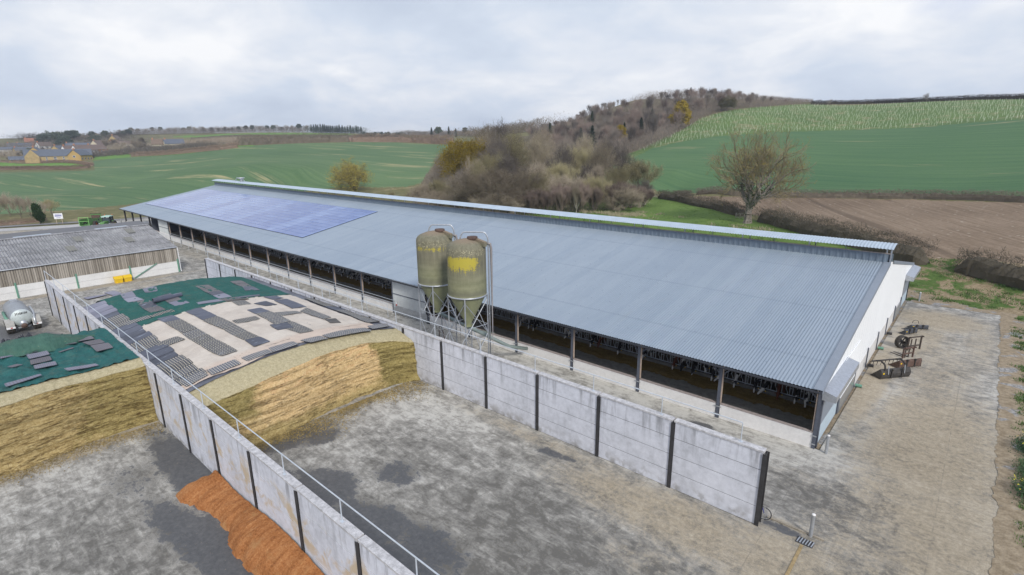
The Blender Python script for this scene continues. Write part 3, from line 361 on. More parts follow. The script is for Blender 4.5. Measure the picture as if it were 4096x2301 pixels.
TREES=[('bigoak',-37.3,116.1,1.09,21.1,0.92,'huge spreading oak with bare limbs and a few yellow buds,right of the copse'),('oliveoak',-179.3,113.1,-0.05,13.7,1,'wide round oak in olive leaf standing alone behind the barn ridge'),('yellowivy',-128.0,120.8,0.13,19.6,1,'mustard yellow tree with an ivy covered trunk at the left end of the copse'),('yellow',-138.2,299.7,23.84,15.2,1,'bright yellow flowering tree at the edge of the hill wood'),('yellow',-152.2,258.6,15.62,10.1,1,'smaller yellow tree halfway up the hill wood'),('olive',-131.1,348.1,34.41,9.2,1,'pale olive tree near the top of the hill wood'),('lone',-88.2,409.6,37.63,4.9,1,'small flat topped bare tree on the skyline hedge,nearer the wood'),('lone',-37.8,406.2,37.11,6.0,1,'small slender bare tree on the skyline hedge,farther right'),('bare_a',-147.9,128.9,1.04,15.3,1,''),('bare_a',-136.6,139.0,2.07,23.5,1,''),('bare_b',-135.0,150.3,3.69,24.4,1,''),('bare_a',-122.0,152.4,2.99,21.5,1,''),('bare_b',-116.8,162.5,3.64,17.8,1,''),('bare_a',-110.3,164.6,3.43,18.8,1,''),('bare_b',-101.4,164.5,2.65,18.7,1,''),('bare_b',-131.0,112.5,-0.05,13.6,1,''),('bare_a',-125.7,126.7,0.5,22.1,1,''),('bare_b',-120.9,126.8,0.49,22.6,1,''),('bare_c',-118.6,135.0,1.03,22.6,1,''),('bare_a',-112.4,138.5,1.05,20.7,1,''),('bare_b',-103.5,138.4,0.62,18.5,1,''),('bare_c',-100.5,144.6,0.76,17.7,1,''),('bare_a',-91.5,143.5,0.25,19.2,1,''),('bare_b',-89.9,156.1,0.57,17.4,1,''),('bare_c',-83.3,153.7,0.09,13.9,1,''),('bare_c',-117.1,101.3,-0.05,9.3,1,''),('bare_b',-117.5,108.9,-0.05,12.0,1,''),('multi',-113.5,112.3,-0.01,15.8,1,''),('bare_c',-110.0,115.7,0.03,16.9,1,''),('bare_b',-101.5,116.3,-0.0,16.9,1,''),('multi',-98.4,121.7,0.03,14.9,1,''),('bare_c',-97.0,131.4,0.17,13.5,1,''),('bare_b',-90.4,134.1,0.08,13.1,1,''),('multi',-87.9,136.3,0.07,13.3,1,''),('bare_c',-80.0,136.0,0.09,12.3,1,''),('bare_b',-72.9,138.8,0.34,8.4,1,''),('shrub',-113.5,94.3,-0.05,4.9,1,''),('multi',-105.3,98.1,-0.03,8.6,1,''),('bare_c',-105.5,106.5,-0.03,12.6,1,''),('shrub',-97.0,102.1,-0.05,13.7,1,''),('multi',-92.2,107.6,-0.05,12.6,1,''),('bare_c',-91.4,113.7,-0.05,11.8,1,''),('shrub',-89.7,120.7,-0.04,10.6,1,''),('multi',-80.2,115.6,-0.0,10.1,1,''),('bare_c',-78.4,120.9,0.02,10.6,1,''),('shrub',-72.4,126.5,0.15,7.7,1,''),('multi',-71.0,132.5,0.28,5.2,1,''),('willow',-87.6,105.3,-0.04,7.1,1,''),('willow',-85.1,108.6,-0.03,7.7,1,''),('willow',-83.0,112.7,-0.02,8.6,1,''),('willow',-80.6,116.9,-0.01,9.0,1,''),('willow',-77.9,121.1,0.02,9.0,1,''),('willow',-75.1,125.2,0.09,8.9,1,''),('willow',-72.5,130.1,0.2,8.1,1,''),('willow',-71.0,134.4,0.32,6.4,1,''),('shrub',-92.3,97.2,-0.05,6.6,1,''),('shrub',-89.1,100.1,-0.04,6.0,1,''),('shrub',-115.3,99.1,-0.05,6.2,1,''),('shrub',-122.7,99.6,-0.05,7.5,1,''),('shrub',-108.7,100.4,-0.01,5.3,1,''),('shrub',-100.8,100.1,-0.05,5.6,1,''),('bare_c',-139.1,101.1,-0.05,4.0,1,''),('conifer',-150.6,229.3,11.14,14.1,1,''),('wood_a',-143.2,236.6,12.28,12.6,1,''),('wood_a',-134.7,239.1,12.85,13.0,1,''),('wood_b',-170.5,227.4,11.18,12.8,1,''),('wood_a',-161.6,231.7,11.53,14.1,1,''),('wood_a',-155.1,239.7,12.6,13.5,1,''),('wood_b',-146.5,242.4,13.08,11.7,1,''),('wood_b',-137.5,247.4,14.05,12.1,1,''),('wood_a',-133.2,257.2,16.04,14.4,1,''),('wood_b',-182.6,233.0,11.92,14.4,1,''),('wood_a',-176.4,240.0,12.68,12.4,1,''),('conifer',-169.7,247.3,13.63,11.1,1,''),('wood_a',-159.8,250.5,14.18,10.0,1,''),('wood_b',-151.1,253.4,14.77,11.8,1,''),('wood_b',-146.6,264.1,16.76,11.9,1,''),('wood_a',-137.0,265.7,17.46,14.1,1,''),('wood_a',-194.6,241.6,12.9,13.4,1,''),('wood_b',-185.1,245.1,13.3,10.3,1,''),('wood_b',-181.4,257.1,14.86,10.2,1,''),('wood_a',-170.5,257.2,15.03,11.3,1,''),('wood_b',-162.6,262.2,15.97,12.4,1,''),('conifer',-154.3,265.8,16.8,10.5,1,''),('conifer',-147.1,270.9,17.97,11.8,1,''),('wood_b',-141.5,280.0,19.88,11.4,1,''),('wood_b',-203.0,254.3,14.39,13.3,1,''),('wood_b',-193.8,260.0,15.12,14.0,1,''),('wood_b',-187.9,266.4,16.06,10.8,1,''),('wood_a',-177.9,270.1,16.85,10.6,1,''),('wood_a',-169.0,273.6,17.69,14.1,1,''),('wood_b',-162.5,279.9,19.03,10.5,1,''),('wood_a',-154.9,284.8,20.21,10.4,1,''),('wood_a',-145.6,286.7,20.94,12.8,1,''),('wood_b',-137.9,293.4,22.61,13.7,1,''),('wood_a',-210.8,259.6,15.08,12.3,1,''),('conifer',-202.8,263.6,15.54,12.8,1,''),('wood_a',-197.3,272.6,16.77,12.0,1,''),('wood_b',-188.5,276.1,17.49,12.9,1,''),('wood_a',-179.8,280.5,18.56,10.8,1,''),('wood_b',-174.6,291.4,20.86,14.3,1,''),('wood_b',-164.3,292.6,21.41,14.1,1,''),('wood_a',-156.9,295.7,22.27,14.4,1,''),('wood_b',-148.5,300.3,23.41,12.5,1,''),('wood_a',-141.5,306.9,25.06,13.5,1,''),('wood_a',-216.0,273.7,16.99,12.3,1,''),('wood_b',-209.2,280.2,17.88,11.6,1,''),('wood_a',-202.3,288.2,19.11,12.4,1,''),('wood_b',-191.2,287.8,19.45,12.1,1,''),('wood_a',-184.0,294.4,21.19,13.2,1,''),('wood_a',-175.2,298.2,22.33,13.4,1,''),('wood_b',-169.4,307.5,24.65,10.3,1,''),('conifer',-162.5,312.0,25.92,10.5,1,''),('wood_a',-152.2,311.8,25.97,13.5,1,''),('wood_b',-144.1,316.6,27.48,11.9,1,''),('wood_b',-230.5,279.6,18.03,10.5,1,''),('wood_a',-224.0,287.7,19.36,10.8,1,''),('wood_a',-213.9,291.6,20.04,12.5,1,''),('wood_b',-204.3,295.6,20.91,12.5,1,''),('conifer',-197.3,299.7,22.05,13.9,1,''),('wood_a',-188.5,304.6,23.59,14.3,1,''),('wood_b',-183.1,313.3,26.05,11.4,1,''),('wood_b',-173.3,315.2,26.7,11.2,1,''),('wood_a',-166.2,320.7,28.28,10.1,1,''),('wood_b',-156.0,322.6,28.85,11.1,1,''),('wood_a',-150.2,330.7,31.02,13.9,1,''),('wood_b',-141.8,332.4,31.47,13.1,1,''),('wood_a',-238.1,289.1,19.54,8.5,1,''),('wood_a',-230.3,293.9,20.46,10.1,1,''),('wood_b',-219.4,297.9,21.38,10.3,1,''),('wood_a',-213.0,303.0,22.62,10.2,1,''),('wood_b',-207.9,314.1,25.63,10.3,1,''),('wood_b',-200.3,318.5,27.14,14.4,1,''),('wood_b',-190.9,321.4,28.22,11.4,1,''),('wood_b',-180.5,323.5,29.0,11.1,1,''),('wood_a',-175.7,332.9,31.75,14.1,1,''),('wood_b',-167.5,336.5,32.69,11.6,1,''),('wood_a',-159.8,341.5,33.91,11.0,1,''),('wood_a',-151.5,344.2,34.39,11.8,1,''),('wood_a',-142.3,344.0,34.06,13.0,1,''),('wood_b',-134.4,347.6,34.49,13.1,1,''),('wood_b',-245.5,302.3,21.64,6.7,1,''),('wood_a',-234.1,303.8,22.3,8.8,1,''),('wood_b',-227.8,311.8,24.24,8.2,1,''),('wood_b',-219.1,316.8,25.87,10.6,1,''),('wood_a',-209.5,319.6,27.11,13.9,1,''),('wood_a',-203.1,327.9,29.79,13.9,1,''),('wood_b',-195.7,332.2,31.38,10.5,1,''),('wood_b',-189.3,339.3,33.68,12.2,1,''),('wood_a',-178.3,338.7,33.45,10.3,1,''),('wood_a',-171.9,345.5,35.26,10.3,1,''),('wood_b',-162.6,346.6,35.3,11.9,1,''),('wood_b',-154.1,350.9,36.07,10.3,1,''),('wood_a',-147.2,356.2,36.95,10.1,1,''),('wood_b',-140.2,361.2,37.49,11.2,1,''),('wood_b',-132.3,362.5,37.04,10.2,1,''),('wood_b',-123.5,365.1,36.58,9.8,1,''),('wood_a',-244.6,309.5,22.97,6.7,1,''),('wood_a',-239.9,318.1,24.9,7.2,1,''),('wood_b',-231.8,324.8,26.96,7.3,1,''),('wood_b',-224.5,331.1,29.19,10.8,1,''),('wood_b',-218.8,337.6,31.62,12.1,1,''),('wood_a',-208.5,340.6,33.44,11.1,1,''),('wood_b',-202.1,347.2,35.99,10.5,1,''),('wood_b',-190.7,348.5,36.55,9.9,1,''),('wood_a',-182.4,350.4,36.94,11.2,1,''),('wood_a',-176.2,358.7,38.94,10.4,1,''),('wood_a',-169.5,363.6,39.76,10.3,1,''),('wood_b',-161.4,368.1,40.36,12.6,1,''),('wood_a',-150.3,365.6,39.19,12.2,1,''),('wood_b',-145.3,374.0,40.42,10.7,1,''),('wood_b',-135.6,371.6,38.91,10.1,1,''),('wood_a',-128.2,379.9,39.27,8.3,1,''),('wood_a',-119.9,378.7,37.99,7.2,1,''),('conifer',-255.8,322.7,24.67,5.9,1,''),('wood_b',-245.9,326.3,26.09,6.8,1,''),('wood_a',-238.9,333.5,28.21,6.9,1,''),('wood_a',-230.2,336.9,30.05,9.2,1,''),('wood_b',-224.2,344.0,32.89,11.7,1,''),('wood_b',-215.5,349.5,35.74,10.0,1,''),('wood_a',-209.0,356.3,38.72,8.5,1,''),('wood_a',-198.1,355.7,38.93,6.7,1,''),('wood_b',-193.5,366.6,42.11,6.8,1,''),('wood_a',-184.4,367.0,41.53,9.4,1,''),('wood_b',-175.6,371.5,41.84,9.8,1,''),('wood_b',-168.5,375.0,42.2,11.1,1,''),('wood_b',-159.1,375.2,41.67,11.3,1,''),('wood_a',-151.1,379.5,41.83,9.3,1,''),('wood_b',-145.1,388.3,42.58,9.3,1,''),('wood_b',-137.5,391.5,42.12,7.1,1,''),('wood_a',-128.9,393.1,41.23,6.5,1,''),('wood_b',-120.6,395.2,40.38,5.4,1,''),('wood_b',-112.4,398.2,39.64,4.1,1,''),('wood_b',-267.7,324.3,24.08,5.5,1,''),('wood_b',-260.6,332.0,25.95,4.8,1,''),('wood_b',-252.4,337.2,27.68,5.6,1,''),('wood_b',-248.1,347.2,30.34,5.0,1,''),('wood_a',-238.0,350.2,32.49,8.4,1,''),('wood_a',-232.1,358.9,36.21,8.8,1,''),('wood_b',-220.9,357.6,37.69,8.6,1,''),('wood_b',-213.3,362.7,40.43,7.0,1,''),('wood_b',-196.3,371.7,43.56,5.3,1,''),('wood_a',-190.2,377.1,44.3,7.6,1,''),('wood_b',-181.6,382.4,44.65,8.6,1,''),('wood_a',-173.4,384.5,44.41,8.8,1,''),('wood_a',-166.5,390.3,44.85,9.9,1,''),('wood_b',-158.7,393.5,44.68,8.9,1,''),('wood_a',-149.3,395.1,43.97,7.9,1,''),('wood_b',-141.3,396.1,43.2,8.0,1,''),('wood_b',-133.3,398.1,42.48,5.5,1,''),('wood_a',-125.8,400.9,41.87,4.5,1,''),('wood_b',-263.8,342.6,27.6,4.1,1,''),('wood_b',-247.6,355.4,32.58,5.9,1,''),('wood_a',-239.5,359.9,35.19,9.8,1,''),('wood_a',-234.4,369.6,38.93,7.2,1,''),('wood_b',-226.0,372.7,41.46,5.6,1,''),('wood_b',-201.8,387.2,46.72,4.5,1,''),('wood_a',-194.1,391.0,46.87,5.8,1,''),('wood_a',-185.1,391.3,46.35,7.0,1,''),('wood_b',-177.8,399.9,46.86,8.0,1,''),('wood_b',-169.9,402.1,46.62,8.4,1,''),('wood_a',-161.2,402.1,46.03,7.9,1,''),('wood_a',-152.3,404.3,45.39,7.4,1,''),('wood_a',-146.1,409.5,45.21,6.0,1,''),('wood_b',-138.8,416.9,45.09,4.8,1,''),('wood_a',-284.5,345.5,25.57,4.7,1,''),('wood_b',-277.3,351.9,27.55,4.1,1,''),('wood_b',-271.9,360.4,29.91,4.7,1,''),('wood_a',-252.1,366.4,34.66,5.9,1,''),('wood_a',-246.0,373.8,37.63,7.3,1,''),('wood_a',-239.7,381.2,40.7,6.4,1,''),('wood_a',-232.0,388.2,43.92,5.1,1,''),('wood_b',-197.0,399.0,47.76,6.0,1,''),('wood_a',-190.6,405.2,47.85,7.4,1,''),('conifer',-183.4,411.6,47.8,8.0,1,''),('wood_b',-175.1,414.7,47.59,7.7,1,''),('wood_a',-167.8,417.8,47.34,7.8,1,''),('wood_a',-156.7,416.1,46.6,7.7,1,''),('wood_a',-150.9,423.5,46.33,5.8,1,''),('wood_a',-143.8,427.4,45.87,5.3,1,''),('slim',-195.1,18.6,-0.05,7.4,0.9,''),('slim',-188.9,20.1,-0.05,6.7,0.9,''),('slim',-186.7,21.8,-0.05,6.3,0.9,''),('slim',-195.3,16.4,-0.05,7.1,0.9,''),('slim',-178.5,23.0,-0.06,5.5,0.9,''),('bare_c',-188.2,26.2,-0.05,5.3,0.9,''),('ivybush',-170.7,21.2,-0.07,5.0,0.62,'dark green ivy clad tree stump standing among the bare roadside trees'),('far_a',-871.0,209.4,29.84,9.0,1,''),('far_a',-883.7,218.6,30.8,7.8,1,''),('pine',-869.3,221.8,30.49,9.9,1,''),('pine',-881.8,232.5,31.42,8.0,1,''),('far_a',-867.1,238.2,31.24,8.3,1,''),('pine',-876.6,248.5,31.94,9.2,1,''),('pine',-856.5,252.6,31.58,9.5,1,''),('far_a',-861.5,263.7,32.18,8.6,1,''),('far_a',-858.7,270.3,32.37,7.5,1,''),('pine',-847.6,278.0,32.34,8.1,1,''),('pine',-863.3,290.5,32.95,9.3,1,''),('far_b',-845.2,291.6,32.65,9.9,1,''),('far_a',-853.6,304.4,33.06,10.3,1,''),('far_a',-768.5,274.7,29.94,9.4,1,''),('far_a',-772.5,286.0,30.81,10.0,1,''),('far_a',-755.8,288.6,30.64,8.8,1,''),('far_a',-754.1,296.1,31.15,9.3,1,''),('far_a',-756.4,305.2,31.71,8.5,1,''),('pine',-763.1,316.4,32.19,8.2,1,''),('pine',-759.5,324.6,32.38,9.2,1,''),('pine',-749.8,328.7,32.34,9.3,1,''),('far_a',-757.6,343.0,32.65,9.1,1,''),('pine',-746.8,347.4,32.53,8.9,1,''),('pine',-734.8,350.1,32.31,9.3,1,''),('far_a',-727.7,357.6,32.22,8.6,1,''),('far_a',-738.2,370.0,32.5,8.6,1,''),('far_a',-724.6,371.4,32.24,10.5,1,''),('pine',-721.2,379.3,32.15,11.2,1,''),('far_a',-724.4,392.9,32.1,11.3,1,''),('fir',-695.1,382.7,31.24,10.9,1,''),('fir',-698.5,388.0,31.35,11.1,1,''),('fir',-690.0,386.5,31.0,11.4,1,''),('fir',-695.5,391.9,31.21,10.7,1,''),('fir',-680.9,388.0,30.59,12.0,1,''),('fir',-677.8,389.6,30.45,11.7,1,''),('fir',-677.0,391.6,30.41,11.9,1,''),('fir',-673.2,392.7,30.23,10.4,1,''),('fir',-671.2,394.0,30.14,10.2,1,''),('fir',-682.0,403.2,30.59,10.4,1,''),('fir',-670.5,399.7,30.1,10.0,1,''),('fir',-685.1,412.2,30.65,10.0,1,''),('fir',-670.4,406.1,30.08,10.6,1,''),('fir',-665.8,406.6,29.87,11.5,1,''),('fir',-671.6,414.7,30.09,10.8,1,''),('fir',-677.2,422.1,30.28,9.5,1,''),('fir',-664.0,417.7,29.75,9.4,1,''),('fir',-671.4,426.9,30.01,11.0,1,''),('fir',-667.9,428.8,29.86,9.6,1,''),('fir',-662.5,430.2,29.6,10.6,1,''),('fir',-666.4,435.9,29.73,9.9,1,''),('fir',-650.9,430.1,29.05,10.0,1,''),('pine',-538.3,358.9,23.87,5.7,1,''),('far_b',-526.3,355.2,23.38,6.0,1,''),('far_b',-535.7,366.9,23.8,5.9,1,''),('pine',-525.4,365.0,23.37,5.9,1,''),('far_b',-518.5,363.8,23.09,5.6,1,''),('pine',-530.4,377.3,23.62,6.1,1,''),('pine',-516.2,372.1,23.01,5.8,1,''),('pine',-513.8,374.3,22.91,6.4,1,''),('far_b',-513.3,380.1,22.9,6.0,1,''),('pine',-515.3,385.2,23.01,5.3,1,''),('pine',-512.4,387.5,22.9,5.3,1,''),('far_a',-613.2,468.4,26.83,6.5,1,''),('far_a',-595.5,467.0,26.19,6.2,1,''),('far_b',-599.5,480.2,26.16,6.4,1,''),('far_a',-582.5,475.3,25.7,6.5,1,''),('far_b',-583.2,484.8,25.63,6.8,1,''),('far_a',-579.5,496.0,25.44,7.8,1,''),('far_b',-566.0,497.8,25.22,8.3,1,''),('far_b',-569.6,516.9,25.22,8.9,1,''),('far_b',-551.8,512.6,25.15,9.2,1,''),('far_a',-558.4,530.4,25.29,9.2,1,''),('far_b',-549.5,532.3,25.34,8.7,1,''),('fir',-469.2,398.6,21.14,12.2,1,''),('pine',-460.6,401.0,20.83,12.9,1,''),('fir',-464.8,419.9,21.77,12.6,1,''),('fir',-446.9,413.7,21.25,10.7,1,''),('pine',-456.5,436.6,22.62,10.7,1,''),('far_b',-369.3,358.5,21.51,7.0,1,''),('far_b',-376.0,373.2,22.11,8.2,1,''),('far_a',-360.3,367.6,22.21,7.4,1,''),('far_b',-351.9,367.8,22.43,7.9,1,''),('far_a',-355.9,380.5,23.3,7.0,1,''),('far_a',-346.6,376.4,23.32,7.0,1,''),('far_b',-346.6,383.9,24.03,7.0,1,''),('far_b',-336.7,383.3,24.53,7.0,1,''),('far_b',-339.7,394.0,25.51,7.0,1,''),('far_b',-334.6,396.7,26.22,7.0,1,''),('far_a',-337.7,408.6,27.19,7.0,1,''),('far_b',-810.5,140.5,22.19,11.3,1,''),('far_a',-816.5,148.8,23.02,11.8,1,''),('far_a',-815.7,154.0,23.37,8.8,1,''),('far_b',-798.0,156.2,22.64,10.3,1,''),('pine',-797.8,163.9,23.19,10.8,1,''),('far_b',-791.3,167.0,23.06,9.1,1,''),('pine',-793.2,175.5,23.81,10.9,1,''),('far_b',-808.8,185.3,25.48,8.6,1,''),('far_a',-790.4,187.5,24.55,10.2,1,''),('pine',-792.3,193.3,25.11,9.2,1,''),('pine',-789.5,198.2,25.31,11.0,1,''),('far_a',-888.8,114.5,24.44,5.0,1,''),('far_b',-895.3,119.8,24.99,5.0,1,''),('far_b',-898.3,126.2,25.47,5.0,1,''),('far_b',-894.1,131.1,25.59,5.0,1,''),('far_b',-879.8,133.3,25.1,5.0,1,''),('far_a',-883.2,137.4,25.5,5.3,1,''),('far_a',-900.0,143.8,26.58,5.6,1,''),('far_a',-881.5,146.6,26.01,6.3,1,''),('poplar',-893.2,110.6,24.41,3.6,1.0,''),('poplar',-897.8,113.6,24.75,3.0,1.0,''),('evergreen',-731.7,110.6,15.82,14.6,1,''),('evergreen',-735.7,117.3,16.45,16.4,1,''),('evergreen',-729.9,121.7,16.29,15.7,1,''),('evergreen',-689.9,118.2,13.27,13.9,1,''),('pine',-748.1,133.9,18.23,15.4,1,''),('pine',-757.2,140.1,19.19,15.1,1,''),('far_a',-769.3,129.0,19.27,16.0,1,''),('far_b',-668.1,126.7,12.84,11.1,1,''),('far_a',-677.0,133.2,13.8,11.0,1,''),('far_a',-686.0,139.4,14.79,11.2,1,''),('evergreen',-704.7,147.7,16.48,12.5,1,''),('far_a',-625.2,136.9,13.16,10.3,1,''),('far_a',-623.8,143.0,13.71,11.5,1,''),('far_b',-583.8,138.7,12.68,9.7,1,''),('far_b',-605.4,133.7,12.57,12.5,1,''),('evergreen',-615.1,77.6,9.32,6.0,1,''),('evergreen',-614.6,81.8,9.44,7.1,1,''),('far_a',-643.8,89.6,10.36,6.7,1,''),('far_a',-643.2,93.7,10.48,7.2,1,''),('far_b',-632.7,96.5,10.43,5.9,1,''),('far_b',-596.2,67.2,8.42,3.4,1,''),('far_a',-616.6,64.8,9.07,3.6,1,''),('far_a',-605.7,72.4,8.88,5.3,1,''),('far_b',-576.6,62.3,7.55,3.0,1,''),('far_a',-631.9,101.3,10.63,4.9,1,''),('far_b',-631.0,106.9,10.93,5.9,1,''),('far_a',-610.6,107.4,10.59,3.5,1,''),('far_a',-636.7,64.9,9.71,5.1,1,''),('far_b',-637.2,59.9,9.67,4.6,1,''),('far_a',-543.7,134.2,11.57,7.4,1,''),('far_b',-522.4,136.6,11.79,12.3,1,''),('bare_b',-542.3,139.5,12.22,10.5,1,''),('far_a',-521.6,139.9,12.21,8.7,1,''),('far_a',-541.2,143.7,12.74,13.1,1,''),('far_b',-501.0,139.2,12.22,4.7,1,''),('far_a',-576.7,165.5,15.44,4.7,1,''),('far_b',-496.6,154.3,14.0,3.0,1,''),('far_b',-492.1,168.1,15.52,4.1,1,''),('far_a',-510.1,177.1,16.6,5.6,1,''),('far_b',-525.8,192.8,18.37,3.3,1,''),('far_a',-485.2,187.0,17.36,3.0,1,''),('far_b',-481.9,195.4,18.05,3.2,1,''),('pine',-479.4,201.5,18.5,3.3,1,''),('far_b',-548.6,112.5,9.07,3.3,1,''),('far_b',-549.9,106.0,8.41,3.0,1,''),('far_b',-537.5,116.6,9.33,3.0,1,''),('far_b',-544.8,129.6,11.02,3.9,1,''),('far_a',-577.3,121.8,10.87,5.1,1,''),('far_b',-506.0,120.0,9.92,3.1,1,''),('far_b',-456.1,149.5,13.81,3.0,1,'')]
HOUSES=[('tall yellow stone farmhouse with a red brick chimney,left of the long barn',-546.7,75.4,13,10,6.5,4.2,162.1,'ystone','slate'),('long converted stone barn with a blue slate roof at the edge of the crop field',-538.8,87.4,40,9,4.6,4.6,80.8,'stone','slate'),('small yellow stone building at the right end of the long stone barn',-479.7,89.2,13,8,4.0,3.4,139.5,'ystone','slate'),('low slate roofed outbuilding left of the yellow farmhouse',-551.7,67.8,16,6,1.8,2.2,83.0,'stone','slate'),('white gabled house with a brown roof behind the yellow farm',-564.6,108.8,16,8,5,4,109.1,'white','brown'),('orange brick house right of the white gabled house',-572.9,118.4,13,8,4.5,3.5,113.3,'brick','brown'),('small white house with a steep brown roof left of the white gabled house',-581.0,102.5,11,7,4.5,4,110.0,'white','brown'),('cream house with white gable boards among the trees',-601.8,99.5,15,8,4.5,3.6,140.6,'stone','slate'),('grey stone house high in the village below the tree belt',-681.8,158.5,13,9,6,5,146.9,'stone','brown'),('long low white house beside the red soil field',-641.4,155.7,22,9,3.4,3,76.4,'white','brown'),('white cottage below the dark evergreen trees',-702.3,104.2,12,8,4.5,3.5,111.6,'white','brown'),('white walled house with dark blue roof at the left of the village',-714.6,87.6,18,8,4,3,83.0,'white','slate'),('white bungalow beside the white walled house',-723.9,94.0,15,8,3.4,2.6,82.6,'white','red'),('house with a red tiled roof in front of the distant trees',-752.7,105.1,16,8,5,3.5,82.1,'brick','red'),('long grey roofed house amid the bare village trees',-648.3,123.9,24,9,4,4,79.2,'stone','slate'),('cream rendered house half hidden by the big village tree',-626.0,132.9,14,8,5.5,4,128.0,'cream','brown'),('thatched cream cottage beside the lower red soil field',-522.5,154.9,17,8,4.2,4,73.5,'cream','thatch'),('slate roofed cream cottage right of the thatched cottage',-515.7,160.1,14,8,4,3.4,82.8,'cream','slate'),('blue roofed shed at the left edge of the village',-676.3,70.9,20,10,3.6,2.4,84.0,'white','slate'),('dark blue roofed house behind the bare trees on the left',-644.8,81.7,15,8,3.6,3,102.8,'stone','slate')]
